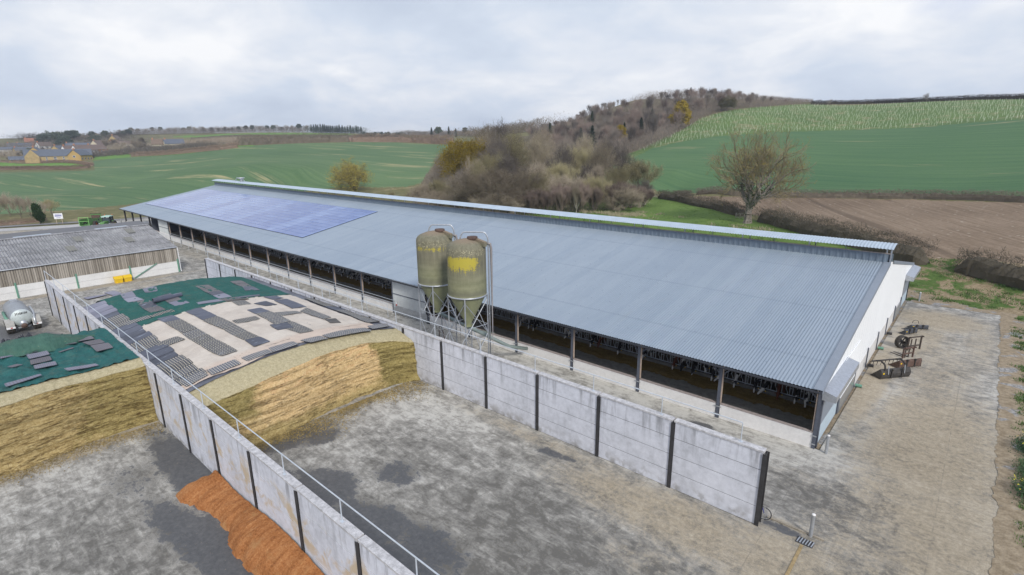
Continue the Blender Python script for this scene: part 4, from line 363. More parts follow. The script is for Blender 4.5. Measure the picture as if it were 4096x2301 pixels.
MATS=[('s',[(-49.93,12.0),(-49.56,13.13),(-47.86,13.2),(-48.3,12.12)],'left long strip on the beige sheet',7,7),('d',[(-48.3,12.12),(-47.86,13.2),(-46.11,13.21),(-46.3,12.13)],'left long strip on the beige sheet',6,7),('d',[(-46.3,12.13),(-46.11,13.21),(-44.26,13.21),(-44.3,12.09)],'left long strip on the beige sheet',5,7),('d',[(-44.3,12.09),(-44.26,13.21),(-42.38,13.21),(-42.33,12.05)],'left long strip on the beige sheet',4,7),('d',[(-42.33,12.05),(-42.38,13.21),(-40.54,13.18),(-40.53,12.08)],'left long strip on the beige sheet',3,7),('d',[(-40.53,12.08),(-40.54,13.18),(-38.74,13.26),(-38.73,12.07)],'left long strip on the beige sheet',2,7),('d',[(-38.73,12.07),(-38.74,13.26),(-36.99,13.26),(-37.19,12.23)],'left long strip on the beige sheet',1,7),('s',[(-49.47,14.05),(-49.42,15.21),(-47.69,15.24),(-47.75,14.11)],'second long strip on the beige sheet',7,7),('s',[(-47.75,14.11),(-47.69,15.24),(-45.83,15.25),(-45.83,14.11)],'second long strip on the beige sheet',6,7),('d',[(-45.83,14.11),(-45.83,15.25),(-44.06,15.31),(-43.99,14.17)],'second long strip on the beige sheet',5,7),('d',[(-43.99,14.17),(-44.06,15.31),(-42.07,15.28),(-42.02,14.28)],'second long strip on the beige sheet',4,7),('d',[(-42.02,14.28),(-42.07,15.28),(-40.07,15.26),(-40.11,14.25)],'second long strip on the beige sheet',3,7),('d',[(-40.11,14.25),(-40.07,15.26),(-38.35,15.33),(-38.5,14.33)],'second long strip on the beige sheet',2,7),('s',[(-38.5,14.33),(-38.35,15.33),(-36.71,15.4),(-36.75,14.25)],'second long strip on the beige sheet',1,7),('d',[(-44.43,10.18),(-44.1,11.69),(-42.93,11.91),(-43.03,10.38)],'alone left of the left long strip',0,0),('d',[(-43.65,15.54),(-43.25,17.21),(-42.16,17.17),(-42.47,15.45)],'alone between the second and third strips',0,0),('s',[(-45.47,17.47),(-45.36,18.6),(-43.78,18.67),(-43.79,17.51)],'third strip on the beige sheet',5,5),('d',[(-43.79,17.51),(-43.78,18.67),(-41.91,18.7),(-41.72,17.43)],'third strip on the beige sheet',4,5),('d',[(-41.72,17.43),(-41.91,18.7),(-39.84,18.54),(-39.84,17.29)],'third strip on the beige sheet',3,5),('d',[(-39.84,17.29),(-39.84,18.54),(-38.13,18.68),(-37.98,17.36)],'third strip on the beige sheet',2,5),('d',[(-37.98,17.36),(-38.13,18.68),(-36.36,18.54),(-36.55,17.54)],'third strip on the beige sheet',1,5),('s',[(-40.26,16.97),(-39.75,18.18),(-38.12,17.86),(-38.41,16.76)],'laid against the left side of the third strip',0,0),('d',[(-43.09,18.71),(-42.61,20.35),(-41.72,20.44),(-41.78,18.64)],'laid across from the third to the right strip',0,0),('d',[(-49.2,17.7),(-48.81,18.71),(-47.28,18.64),(-47.53,17.58)],'above the third strip',0,0),('s',[(-47.25,18.79),(-47.42,19.93),(-45.54,20.14),(-45.55,19.18)],'left of the right strip top',0,0),('s',[(-49.22,20.53),(-49.23,21.74),(-47.85,21.85),(-47.53,20.65)],'at the far right of the beige sheet',0,0),('b',[(-49.84,17.38),(-49.3,19.13),(-48.89,19.16),(-49.29,17.44)],'narrow,along the far beige sheet edge',0,0),('s',[(-47.39,20.62),(-47.5,21.94),(-45.75,21.94),(-45.52,20.62)],'upper right strip on the beige sheet',2,2),('s',[(-45.52,20.62),(-45.75,21.94),(-43.53,21.81),(-43.55,20.48)],'upper right strip on the beige sheet',1,2),('d',[(-42.38,20.56),(-43.22,21.59),(-41.32,21.67),(-40.99,20.62)],'lower right strip on the beige sheet',2,2),('d',[(-40.99,20.62),(-41.32,21.67),(-39.04,21.55),(-38.83,20.76)],'lower right strip on the beige sheet',1,2),('b',[(-38.77,20.78),(-38.62,21.66),(-38.03,21.52),(-38.08,20.65)],'the short pair ending the right strip',2,2),('b',[(-38.08,20.65),(-38.03,21.52),(-37.26,21.35),(-37.58,20.57)],'the short pair ending the right strip',1,2),('f',[(-36.38,9.28),(-36.16,10.61),(-35.2,10.68),(-35.08,9.3)],'first in the row along the open face from the rail wall',0,0),('f',[(-35.96,10.82),(-35.81,12.54),(-34.77,12.56),(-34.94,10.77)],'second in the row along the open face from the rail wall',0,0),('f',[(-35.65,12.88),(-35.43,14.58),(-34.52,14.58),(-34.78,12.92)],'third in the row along the open face from the rail wall',0,0),('f',[(-35.56,14.69),(-35.36,16.39),(-34.51,16.41),(-34.52,14.58)],'fourth in the row along the open face from the rail wall',0,0),('f',[(-35.14,16.79),(-35.01,18.25),(-34.04,18.41),(-34.1,17.05)],'fifth in the row along the open face from the rail wall',0,0),('f',[(-35.01,18.4),(-35.09,20.22),(-33.93,20.22),(-34.13,18.51)],'sixth in the row along the open face from the rail wall',0,0),('f',[(-35.13,20.26),(-34.89,22.04),(-33.93,21.94),(-33.96,20.24)],'seventh in the row along the open face from the rail wall',0,0),('f',[(-35.27,22.4),(-35.85,24.56),(-34.8,24.22),(-34.34,22.27)],'eighth in the row along the open face from the rail wall',0,0),('d',[(-47.41,23.5),(-47.36,24.32),(-45.45,24.43),(-45.41,23.45)],'strip along the barn side wall',6,6),('d',[(-45.41,23.45),(-45.45,24.43),(-42.96,24.39),(-43.51,23.4)],'strip along the barn side wall',5,6),('s',[(-43.51,23.4),(-42.96,24.39),(-41.73,24.49),(-41.57,23.34)],'strip along the barn side wall',4,6),('d',[(-41.57,23.34),(-41.73,24.49),(-39.55,24.32),(-40.22,23.45)],'strip along the barn side wall',3,6),('d',[(-40.22,23.45),(-39.55,24.32),(-38.25,24.61),(-38.0,23.22)],'strip along the barn side wall',2,6),('d',[(-38.0,23.22),(-38.25,24.61),(-36.59,24.55),(-36.23,23.15)],'strip along the barn side wall',1,6),('g',[(-82.49,14.73),(-82.83,15.86),(-80.66,16.23),(-80.36,15.12)],'pale strip on the big green net',4,4),('g',[(-80.36,15.12),(-80.66,16.23),(-65.01,13.71),(-68.44,13.26)],'pale strip on the big green net',3,4),('g',[(-68.44,13.26),(-65.01,13.71),(-58.44,12.82),(-58.96,11.88)],'pale strip on the big green net',2,4),('g',[(-58.96,11.88),(-58.44,12.82),(-56.77,12.98),(-57.42,11.89)],'pale strip on the big green net',1,4),('c',[(-57.32,12.19),(-56.91,13.08),(-55.38,13.25),(-55.6,12.26)],'dark strip on the big green net',3,3),('s',[(-55.6,12.26),(-55.38,13.25),(-53.38,13.17),(-53.94,12.13)],'dark strip on the big green net',2,3),('c',[(-53.94,12.13),(-53.38,13.17),(-51.69,13.28),(-51.97,12.22)],'dark strip on the big green net',1,3),('d',[(-52.01,10.15),(-51.6,11.86),(-50.7,11.89),(-50.98,10.19)],'left piece along the green net edge',0,0),('d',[(-51.52,11.9),(-51.38,13.57),(-50.4,13.61),(-50.77,11.94)],'right piece along the green net edge',0,0),('g',[(-81.28,17.74),(-80.23,19.12),(-58.43,14.65),(-58.95,13.64)],'square at the far edge',0,0),('s',[(-56.66,13.96),(-56.65,15.13),(-55.27,15.12),(-55.07,14.03)],'middle strip on the big green net',3,3),('c',[(-55.07,14.03),(-55.27,15.12),(-53.24,15.09),(-53.56,13.98)],'middle strip on the big green net',2,3),('g',[(-53.56,13.98),(-53.24,15.09),(-51.7,15.19),(-51.73,14.04)],'middle strip on the big green net',1,3),('c',[(-57.6,17.61),(-57.28,18.71),(-55.63,18.64),(-55.8,17.51)],'third strip on the big green net',4,4),('c',[(-55.8,17.51),(-55.63,18.64),(-53.82,18.57),(-54.08,17.41)],'third strip on the big green net',3,4),('s',[(-54.08,17.41),(-53.82,18.57),(-52.57,18.46),(-52.58,17.38)],'third strip on the big green net',2,4),('g',[(-52.58,17.38),(-52.57,18.46),(-50.86,18.45),(-51.09,17.39)],'third strip on the big green net',1,4),('c',[(-50.92,17.18),(-50.52,18.82),(-49.56,18.72),(-49.91,17.36)],'along the far edge of the beige sheet',0,0),('g',[(-51.24,15.51),(-50.92,17.18),(-49.91,17.36),(-50.4,15.42)],'along the far edge of the beige sheet',0,0),('c',[(-57.85,20.97),(-58.09,22.22),(-56.42,22.03),(-56.37,20.79)],'barn side strip on the big green net',3,3),('c',[(-56.37,20.79),(-56.42,22.03),(-54.68,21.87),(-54.67,20.9)],'barn side strip on the big green net',2,3),('s',[(-54.67,20.9),(-54.68,21.87),(-52.32,21.65),(-52.51,20.32)],'barn side strip on the big green net',1,3),('s',[(-49.9,18.35),(-50.47,18.88),(-50.45,20.75),(-49.72,20.5)],'long piece behind the beige sheet',0,0),('g',[(-81.75,12.47),(-81.4,14.75),(-80.86,14.71),(-80.45,12.62)],'narrow,near the rail wall',0,0),('l',[(-48.85,3.4),(-48.53,4.49),(-48.03,4.49),(-48.03,3.37)],'topmost of the stepped four',0,0),('l',[(-47.89,3.57),(-47.64,4.66),(-46.67,4.67),(-46.8,3.57)],'upper middle of the stepped four',0,0),('k',[(-46.51,3.58),(-46.33,4.6),(-45.33,4.57),(-45.26,3.46)],'darkest of the stepped four on the smaller clamp',0,0),('l',[(-44.97,3.56),(-44.88,4.66),(-43.9,4.61),(-44.12,3.51)],'lowest of the stepped four',0,0),('l',[(-49.16,2.35),(-48.99,3.28),(-48.35,3.34),(-48.31,2.29)],'below the rolled net,far left',0,0),('l',[(-42.75,1.89),(-42.83,3.59),(-42.39,3.64),(-42.01,1.91)],'long,at the front left edge',0,0),('l',[(-42.68,4.73),(-42.24,6.3),(-41.69,6.4),(-42.03,4.84)],'long,at the front edge nearer the wall',0,0),('k',[(-47.8,6.64),(-47.61,7.7),(-46.28,7.74),(-46.42,6.85)],'beside the wall,upper piece on the smaller clamp',0,0),('k',[(-46.42,6.85),(-46.13,7.87),(-44.7,7.87),(-44.7,6.89)],'beside the wall,lower piece on the smaller clamp',0,0),('k',[(-49.32,6.44),(-49.01,7.45),(-48.18,7.49),(-48.25,6.53)],'beside the wall,farthest piece on the smaller clamp',0,0),('k',[(-48.43,4.74),(-48.44,6.28),(-47.86,6.42),(-48.25,4.97)],'narrow piece below the rolled back net on the smaller clamp',0,0),('k',[(-46.65,5.09),(-46.88,5.96),(-46.64,6.0),(-46.5,5.22)],'half covered sliver in the middle on the smaller clamp',0,0),('k',[(-46.11,2.39),(-46.29,2.88),(-45.72,3.15),(-45.61,2.6)],'half covered sliver at the left on the smaller clamp',0,0)]
import numpy as np
# ---- terrain height: smooth surface through surveyed spot heights ----
_tp=np.array(TP,float)
def _ker(a,b):
    d=np.hypot(a[:,None,0]-b[None,:,0],a[:,None,1]-b[None,:,1]); return d
_A=_ker(_tp,_tp)+np.eye(len(_tp))*(-0.6)
_n=len(_tp)
_M=np.zeros((_n+1,_n+1));_M[:_n,:_n]=_A;_M[_n,:_n]=1;_M[:_n,_n]=1
_w=np.linalg.solve(_M,np.append(_tp[:,2],0.0))
def smooth(a,b,x):
    t=np.clip((x-a)/(b-a),0,1); return t*t*(3-2*t)
def terrain(x,y):
    x=np.atleast_1d(np.asarray(x,float));y=np.atleast_1d(np.asarray(y,float));out=np.empty(x.shape)
    P=np.stack([x.ravel(),y.ravel()],1);o=np.empty(len(P))
    for i in range(0,len(P),20000):
        q=P[i:i+20000];o[i:i+20000]=_ker(q,_tp)@_w[:_n]+_w[_n]
    o=np.maximum(o,-0.05)
    X,Y=P[:,0],P[:,1]
    # distance outside the flat farmyard
    dx=np.maximum(np.maximum(-172-X,X-6),0);dy=np.maximum(np.maximum(-40-Y,Y-77),0)
    k=smooth(0,16,np.hypot(dx,dy))
    o=o*k-0.07*(1-k)
    # low bank along the foot of the near hedge
    o=o+0.0
    return o.reshape(x.shape)
# ------------------------------------------------------------------ ground and fields
def inpoly(x, y, P):
    r = np.zeros(x.shape, bool); n = len(P)
    for i in range(n):
        x0, y0 = P[i]; x1, y1 = P[(i + 1) % n]
        if y0 == y1: continue
        r ^= ((y > y0) != (y > y1)) & (x < (x1 - x0) * (y - y0) / (y1 - y0) + x0)
    return r
def build_ground():
    rr = [2.0]
    while rr[-1] < 70: rr.append(rr[-1] * 1.045)
    while rr[-1] < 520: rr.append(rr[-1] * 1.0075)
    while rr[-1] < 1900: rr.append(rr[-1] * 1.02)
    while rr[-1] < 9000: rr.append(rr[-1] * 1.08)
    rr = np.array(rr)
    az = np.concatenate([np.arange(-180, -100, 3.0), np.arange(-100, 24, .15), np.arange(24, 60, .6), np.arange(60, 181, 3.0)]); az[-1] = 180
    A, D = np.meshgrid(np.radians(az), rr, indexing='ij'); X = D * np.sin(A); Y = D * np.cos(A)
    Z = terrain(X, Y)
    # beyond the last surveyed ground the land rolls away with low blue hills
    f = smooth(1200, 2600, D); far = 12 + 10 * np.sin(A * 7 + 1.0) + 26 * smooth(2600, 7000, D) * (1 + .35 * np.sin(A * 11) + .2 * np.sin(A * 23 + 2))
    Z = Z * (1 - f) + far * f
    nz = np.zeros_like(Z)
    for k, (s, a) in enumerate([(37, .14), (13, .05), (5, .03)]): nz += a * np.sin(X / s + k * 1.7 + np.cos(Y / s * 1.3)) * np.cos(Y / s * .9 + k)
    inside = (X > -172) & (X < 6) & (Y > -40) & (Y < 77)
    Z = np.where(inside, Z, Z + nz * smooth(90, 160, D))
    V = np.stack([X.ravel(), Y.ravel(), Z.ravel()], 1); Fc = grid_faces(len(az), len(rr)); C_ = V[Fc].mean(1)
    cx, cy = C_[:, 0], C_[:, 1]
    lab = np.zeros(len(Fc), int); names = ['ground', 'crop_field', 'crop_field', 'meadow', 'red_soil_field', 'plantation_field', 'ploughed_field', 'pasture', 'woodland_floor', 'bank', 'gravel_verge']
    mats = [M['rough'], M['crop_l'], M['crop_r'], M['meadow'], M['redsoil'], M['plantg'], M['plough'], M['pasture'], M['floor'], M['bank'], M['gravel']]
    order = [('woodland_floor', 8), ('crop_field', 1), ('meadow', 3), ('red_soil_field', 4), ('plantation_field', 5), ('ploughed_field', 6), ('pasture', 7)]
    for nm, k in order:
        for q, P in enumerate(FIELDS[nm]):
            kk = k + q if nm == 'crop_field' else k
            lab[inpoly(cx, cy, P)] = kk
    lab[(cy > 60) & (cy < 93) & (cx > -9 + (93 - cy) * .2) & (cx < 40)] = 9
    lab[(cy > 10) & (cy < 80 - (cx + 5) * .7) & (cx > -6) & (cx < 5.2)] = 10
    lab[(cx > 5.2) & (cx < 40) & (cy < 60) & (cy > -30)] = 9
    for k, nm in enumerate(names):
        s = np.where(lab == k)[0]
        if len(s) == 0: continue
        u, inv = np.unique(Fc[s], return_inverse=True)
        me = np_mesh(nm, V[u], inv.reshape(-1, 4)); o = link_mesh(nm, me, mats[k]); tag(o, kind='structure')
build_ground()
# ------------------------------------------------------------------ yard concrete (slabs with worn, wet and dusty areas)
def blob(X, Y, L_):
    o = np.zeros_like(X); ng = np.zeros_like(X)
    for x, y, rx, ry, rot, a in L_:
        c, s = math.cos(R(rot)), math.sin(R(rot)); u = ((X - x) * c + (Y - y) * s) / rx; v = (-(X - x) * s + (Y - y) * c) / ry
        if a > 0: o = np.maximum(o, a * np.exp(-(u * u + v * v) ** 1.5))
        else: ng = np.minimum(ng, a * np.exp(-(u * u + v * v)))
    return o + ng
WET = [(-24, 10.2, 12, 1.7, 0, .95), (-15, 10.6, 8, 2.2, 0, .95), (-31.2, 13.2, 1.6, 3.4, -15, .95), (-29.6, 14.6, 1.2, 1.7, 0, .85), (-25.0, 12.6, 3.0, 1.6, 0, .95), (-22.8, 15.4, 1.5, 1.7, 20, .7), (-20.6, 12.4, 3, 1.6, 0, .9), (-17, 13, 3, 1.4, 0, .75),
       (-27.6, 13.8, 1.5, 1.1, 0, -.9), (-22.3, 13.9, 1.1, .9, 0, -.6),
       (-31.5, 7.9, 8, 1.2, 0, 1.0), (-24.5, 6.4, 7, 1.2, 8, 1.0), (-33.5, 5.6, 2.4, 1.7, 0, .45), (-17.5, 22.9, 1.2, .5, 0, .7), (-16.2, 23.2, .7, .4, 0, .7), (-11.9, 32.0, 1.1, .45, 0, .9), (-5, 25.0, 1.6, .4, 0, .75), (-9, 12, 7, 2, 0, .6),
       (-72, 3.5, 5, 3.5, 0, .85), (-66, 6, 6, 2.6, 0, .8), (-78, 1, 4, 4, 0, .6)]
TAN = [(-9, 22.2, 9, 2.4, 0, .8), (-4.5, 22.6, 3, 4, 0, .8), (-18, 23.6, 12, .9, 0, .55), (0, 38, 5, 14, 0, .85), (1.2, 31, 3.4, 10, 0, .85), (-1, 50, 4, 20, 0, .6), (-1, 22, 5, 12, 0, .6), (-2, 43, 2.0, 4, 0, .8), (-4.6, 47, 1.4, 12, 0, .95), (-3, 60, 3, 9, 0, .75), (-2, 68, 5, 5, 0, .9), (1.5, 62, 2, 12, 0, .6), (-33.5, 15, 1.4, 9, 0, .9), (-40, 3, 1.6, 7, 0, .9), (-8, 19, 5, 2, 0, .45),
       (-87.2, 14, 1.2, 16, 0, .9), (-84, 20, 3, 5, 0, .6), (-88, -2, 3, 9, 0, .8), (-60, 29, 30, 1.0, 0, .35), (-85, 31, 8, 1.3, 0, .6), (-118, 10, 18, 14, 0, .5), (-101, 31, 10, 2, 0, .5), (-48, 27.5, 8, .7, 0, .5), (-5.5, 30, 2, 2, 0, .35), (-12, 26.0, 6, .6, 0, .55), (-160, 10, 8, 20, 0, .6)]
GRIME = [(-12, 16, 9, 5, 0, 1.0), (-1, 28, 4, 6, 0, .8), (0, 40, 2.2, 12, 0, .5), (-25, 3, 9, 3, 0, .9), (-3, 29, 3.5, 3.5, 0, .9), (-33, 2.5, 8, 5, 0, .35), (-22, 17, 6, 3.5, 0, .35), (-27, 21.5, 6, 2.5, 0, -.5), (-38, 2, 4, 4, 0, -.5), (-6, 34.0, 2.2, 1.0, 0, -1.0), (-20, 32.9, 40, 1.3, 0, -1.0), (-22, 31.5, 30, 1.2, 0, -.8), (-14, 26.5, 8, 1.2, 0, .7), (-30, 26.5, 8, 1.0, 0, .5), (-3.8, 52, 1.5, 9, 0, -1.0), (0, 48, 2, 8, 0, .3), (-80, 20, 8, 20, 0, -.1), (-4, 14, 6, 5, 0, 1), (-27, 1, 5, 4, 0, .6)]
def slab(name, x0, x1, y0, y1, res, clip=None, z=0.0):
    nx = int((x1 - x0) / res) + 1; ny = int((y1 - y0) / res) + 1; xs = np.linspace(x0, x1, nx); ys = np.linspace(y0, y1, ny)
    X, Y = np.meshgrid(xs, ys, indexing='ij'); Z = np.full_like(X, z) + .012 * np.sin(X * .7) * np.cos(Y * .6)
    Fc = grid_faces(nx, ny)
    if clip is not None:
        c = np.stack([X.ravel(), Y.ravel()], 1)[Fc].mean(1); Fc = Fc[clip(c[:, 0], c[:, 1])]
    me = np_mesh(name, np.stack([X.ravel(), Y.ravel(), Z.ravel()], 1), Fc, {'wet': np.clip(blob(X, Y, WET), 0, 1), 'tan': np.clip(blob(X, Y, TAN), 0, 1), 'grime': np.clip(blob(X, Y, GRIME), -1, 1)})
    return tag(link_mesh(name, me, M['yard']), kind='structure')
slab('concrete_yard', -45, 3.1, -24, 33.75, .25)
slab('concrete_apron', -5.25, 3.1, 33.75, 74.4, .25)
slab('farmyard', -163, -45, -40, 33.75, 1.0)
slab('farmyard_behind', -163, -149.6, 33.75, 60, 1.0)
M['edge'] = simple('dusty_concrete_edge', (.30, .26, .20), .95, 0, .3, 2)
o = MB().box(3.1, 3.18, -24, 74.5, -.1, .006).build('concrete_edge', M['edge']); tag(o, kind='structure')
def spill(name, a, b, inner, outer, axis, seed):
    V = []; n = int(abs(b - a) / .2)
    for i in range(n + 1):
        t = a + (b - a) * i / n; w_ = .28 * mnoise.noise(Vector((t * .55, seed, 0))) + .16 * mnoise.noise(Vector((t * 2.2, seed, 3))) + .08 * mnoise.noise(Vector((t * 7, seed, 5)))
        for k, q in enumerate((inner + w_, (inner + outer) / 2, outer)): V.append((q, t, .022 + .03 * (k == 1)) if axis == 'y' else (t, q, .022 + .03 * (k == 1)))
    tag(link_mesh(name, np_mesh(name, V, grid_faces(n + 1, 3)), M['gravel']), kind='structure')
spill('dirt_verge', -20, 75.5, 2.75, 4.1, 'y', 1.0); spill('dirt_verge', -5.0, 3.6, 74.15, 75.6, 'x', 4.0)
o = MB().box(-5.7, -3.2, 25.36, 25.46, .0, .08).build('kerb', M['edge']); tag(o, kind='structure')
o = MB().box(-5.2, 3.1, 74.4, 74.55, -.1, .012).build('concrete_edge', M['edge']); tag(o, kind='structure')
def ribbon(name, pts, wd, m, z=.012):
    V = []
    for i, (x, y) in enumerate(pts):
        a = Vector(pts[max(i - 1, 0)]); b = Vector(pts[min(i + 1, len(pts) - 1)]); d = (b - a).normalized(); n = Vector((-d.y, d.x))
        V += [(x + n.x * wd / 2, y + n.y * wd / 2, z), (x - n.x * wd / 2, y - n.y * wd / 2, z)]
    V = [(a, b, z + max(0, float(terrain(a, b)[0]))) for a, b, c in V]
    return tag(MB().add(V, [(2 * i, 2 * i + 1, 2 * i + 3, 2 * i + 2) for i in range(len(pts) - 1)]).build(name, m), kind='structure')
ribbon('road', [(-176, -60), (-171, -20), (-166.5, 12), (-158, 30), (-150, 40), (-149.7, 60)], 5.5, M['road'], .03)
ribbon('lane', [(-183, -60), (-178, -20), (-173.5, 12), (-164, 36), (-158, 60), (-156, 90)], 3.2, M['tarmac'], .05)
tp = TRACK['farm_track']; n = len(tp) // 2
V = [(x, y, float(terrain(x, y)[0]) + .28) for x, y in tp]
tag(MB().add(V, [(i, i + 1, 2 * n - 2 - i, 2 * n - 1 - i) for i in range(n - 1)]).build('farm_track', M['tarmac']), kind='structure')
# ------------------------------------------------------------------ silage clamp walls
def clamp_wall(name, label, y0, y1, xs, top, face, wm_, xend):
    root = thing(name, label, 'wall', ((xs[0] + xs[-1]) / 2, (y0 + y1) / 2, 0))
    lo = face  # -1: posts show on the -y side
    for i in range(len(xs) - 1):
        a, b = sorted((xs[i], xs[i + 1])); mb = MB(); a += .11; b -= .11; zz = 0.0; hs = [1.0, 1.0, 1.0, top - 3.0 - .10]
        for k, h in enumerate(hs):
            mb.box(a, b, y0 + .004 * (k % 2), y1, zz + .032, zz + h); zz += h
        mb.build('panel', wm_, root, world=True); MB().box(a + .03, b - .03, y0 + .022, y1 - .022, .02, top - .2).build('dark_groove_backing', M['rsj'], root, world=True)  # dark box added inside the panel so the plank grooves look dark
        MB().box(a - .06, b + .06, y0 - .03, y1 + .03, zz + .002, top).build('coping', M['coping'], root, world=True)
    for x in xs:
        mb = MB(); mb.box(x - .10, x + .10, y0 - .06, y0 - .035, 0, top - .14); mb.box(x - .015, x + .015, y0 - .03, y1 + .02, 0, top - .14); mb.box(x - .10, x + .10, y1 + .025, y1 + .05, 0, top - .14)
        mb.build('post', M['rsj'], root, world=True)
    return root
XL = [-20.2 - 4.66 * k + 4.66 * 4 for k in range(17)]      # rail wall
XR = [-5.95 - 4.58 * k for k in range(16)]
clamp_wall('clamp_wall', 'stained concrete panel wall with a rail on top, dividing the two silage clamps', 8.68, 8.98, XL, 4.05, -1, M['wall_a'], 0)
clamp_wall('clamp_wall', 'weathered concrete panel wall between the silage clamp and the long cattle barn', 24.48, 24.8, XR, 4.05, -1, M['wall_b'], 0)
def rail(name, label, pts_posts, y, z0, h, ends, bars=(1.0,), r=.028, group=None):
    root = thing(name, label, 'handrail', (sum(ends) / 2, y, z0), 0, group)
    for b in bars: MB().tube([(ends[0], y, z0 + h * b), (ends[1], y, z0 + h * b)], r, 8).build('rail', M['rail'], root, world=True)
    for x in pts_posts:
        mb = MB().tube([(x, y, z0), (x, y, z0 + h - r)], r * .95, 8); mb.box(x - .09, x + .09, y - .06, y + .06, z0, z0 + .015); mb.build('post', M['rail'], root, world=True)
LP = [-76.2, -71.4, -66.7, -61.8, -57.0, -52.2, -47.3, -42.9, -40.4, -35.7, -30.9, -26.2, -21.5, -16.8, -12.2, -7.6]
rail('handrail', 'galvanised handrail along the top of the wall between the two silage clamps', LP, 8.83, 4.05, 1.02, (-76.2, -7.6))
WP = [-7.15, -11.3, -15.6, -20.0, -24.9, -29.7, -34.5, -39.3, -41.1, -45.9, -50.4, -55.0, -59.7, -64.6, -69.3, -73.9]
rail('handrail', 'galvanised handrail on top of the weathered wall beside the long barn', WP, 24.64, 4.05, 1.02, (-7.15, -73.9), (1.0,))
rail('handrail', 'galvanised two bar handrail on the ground along the passage in front of the barn', [-46.9 - 3.95 * k for k in range(21)], 32.5, 0, 1.4, (-46.9, -126.0), (1.0, .52))
rail('handrail', 'galvanised two bar rail fixed along the top of the low barn wall', [-47.1 - 6 * k for k in range(13)], 33.58, .75, .75, (-47.1, -119.5), (1.0, .55))
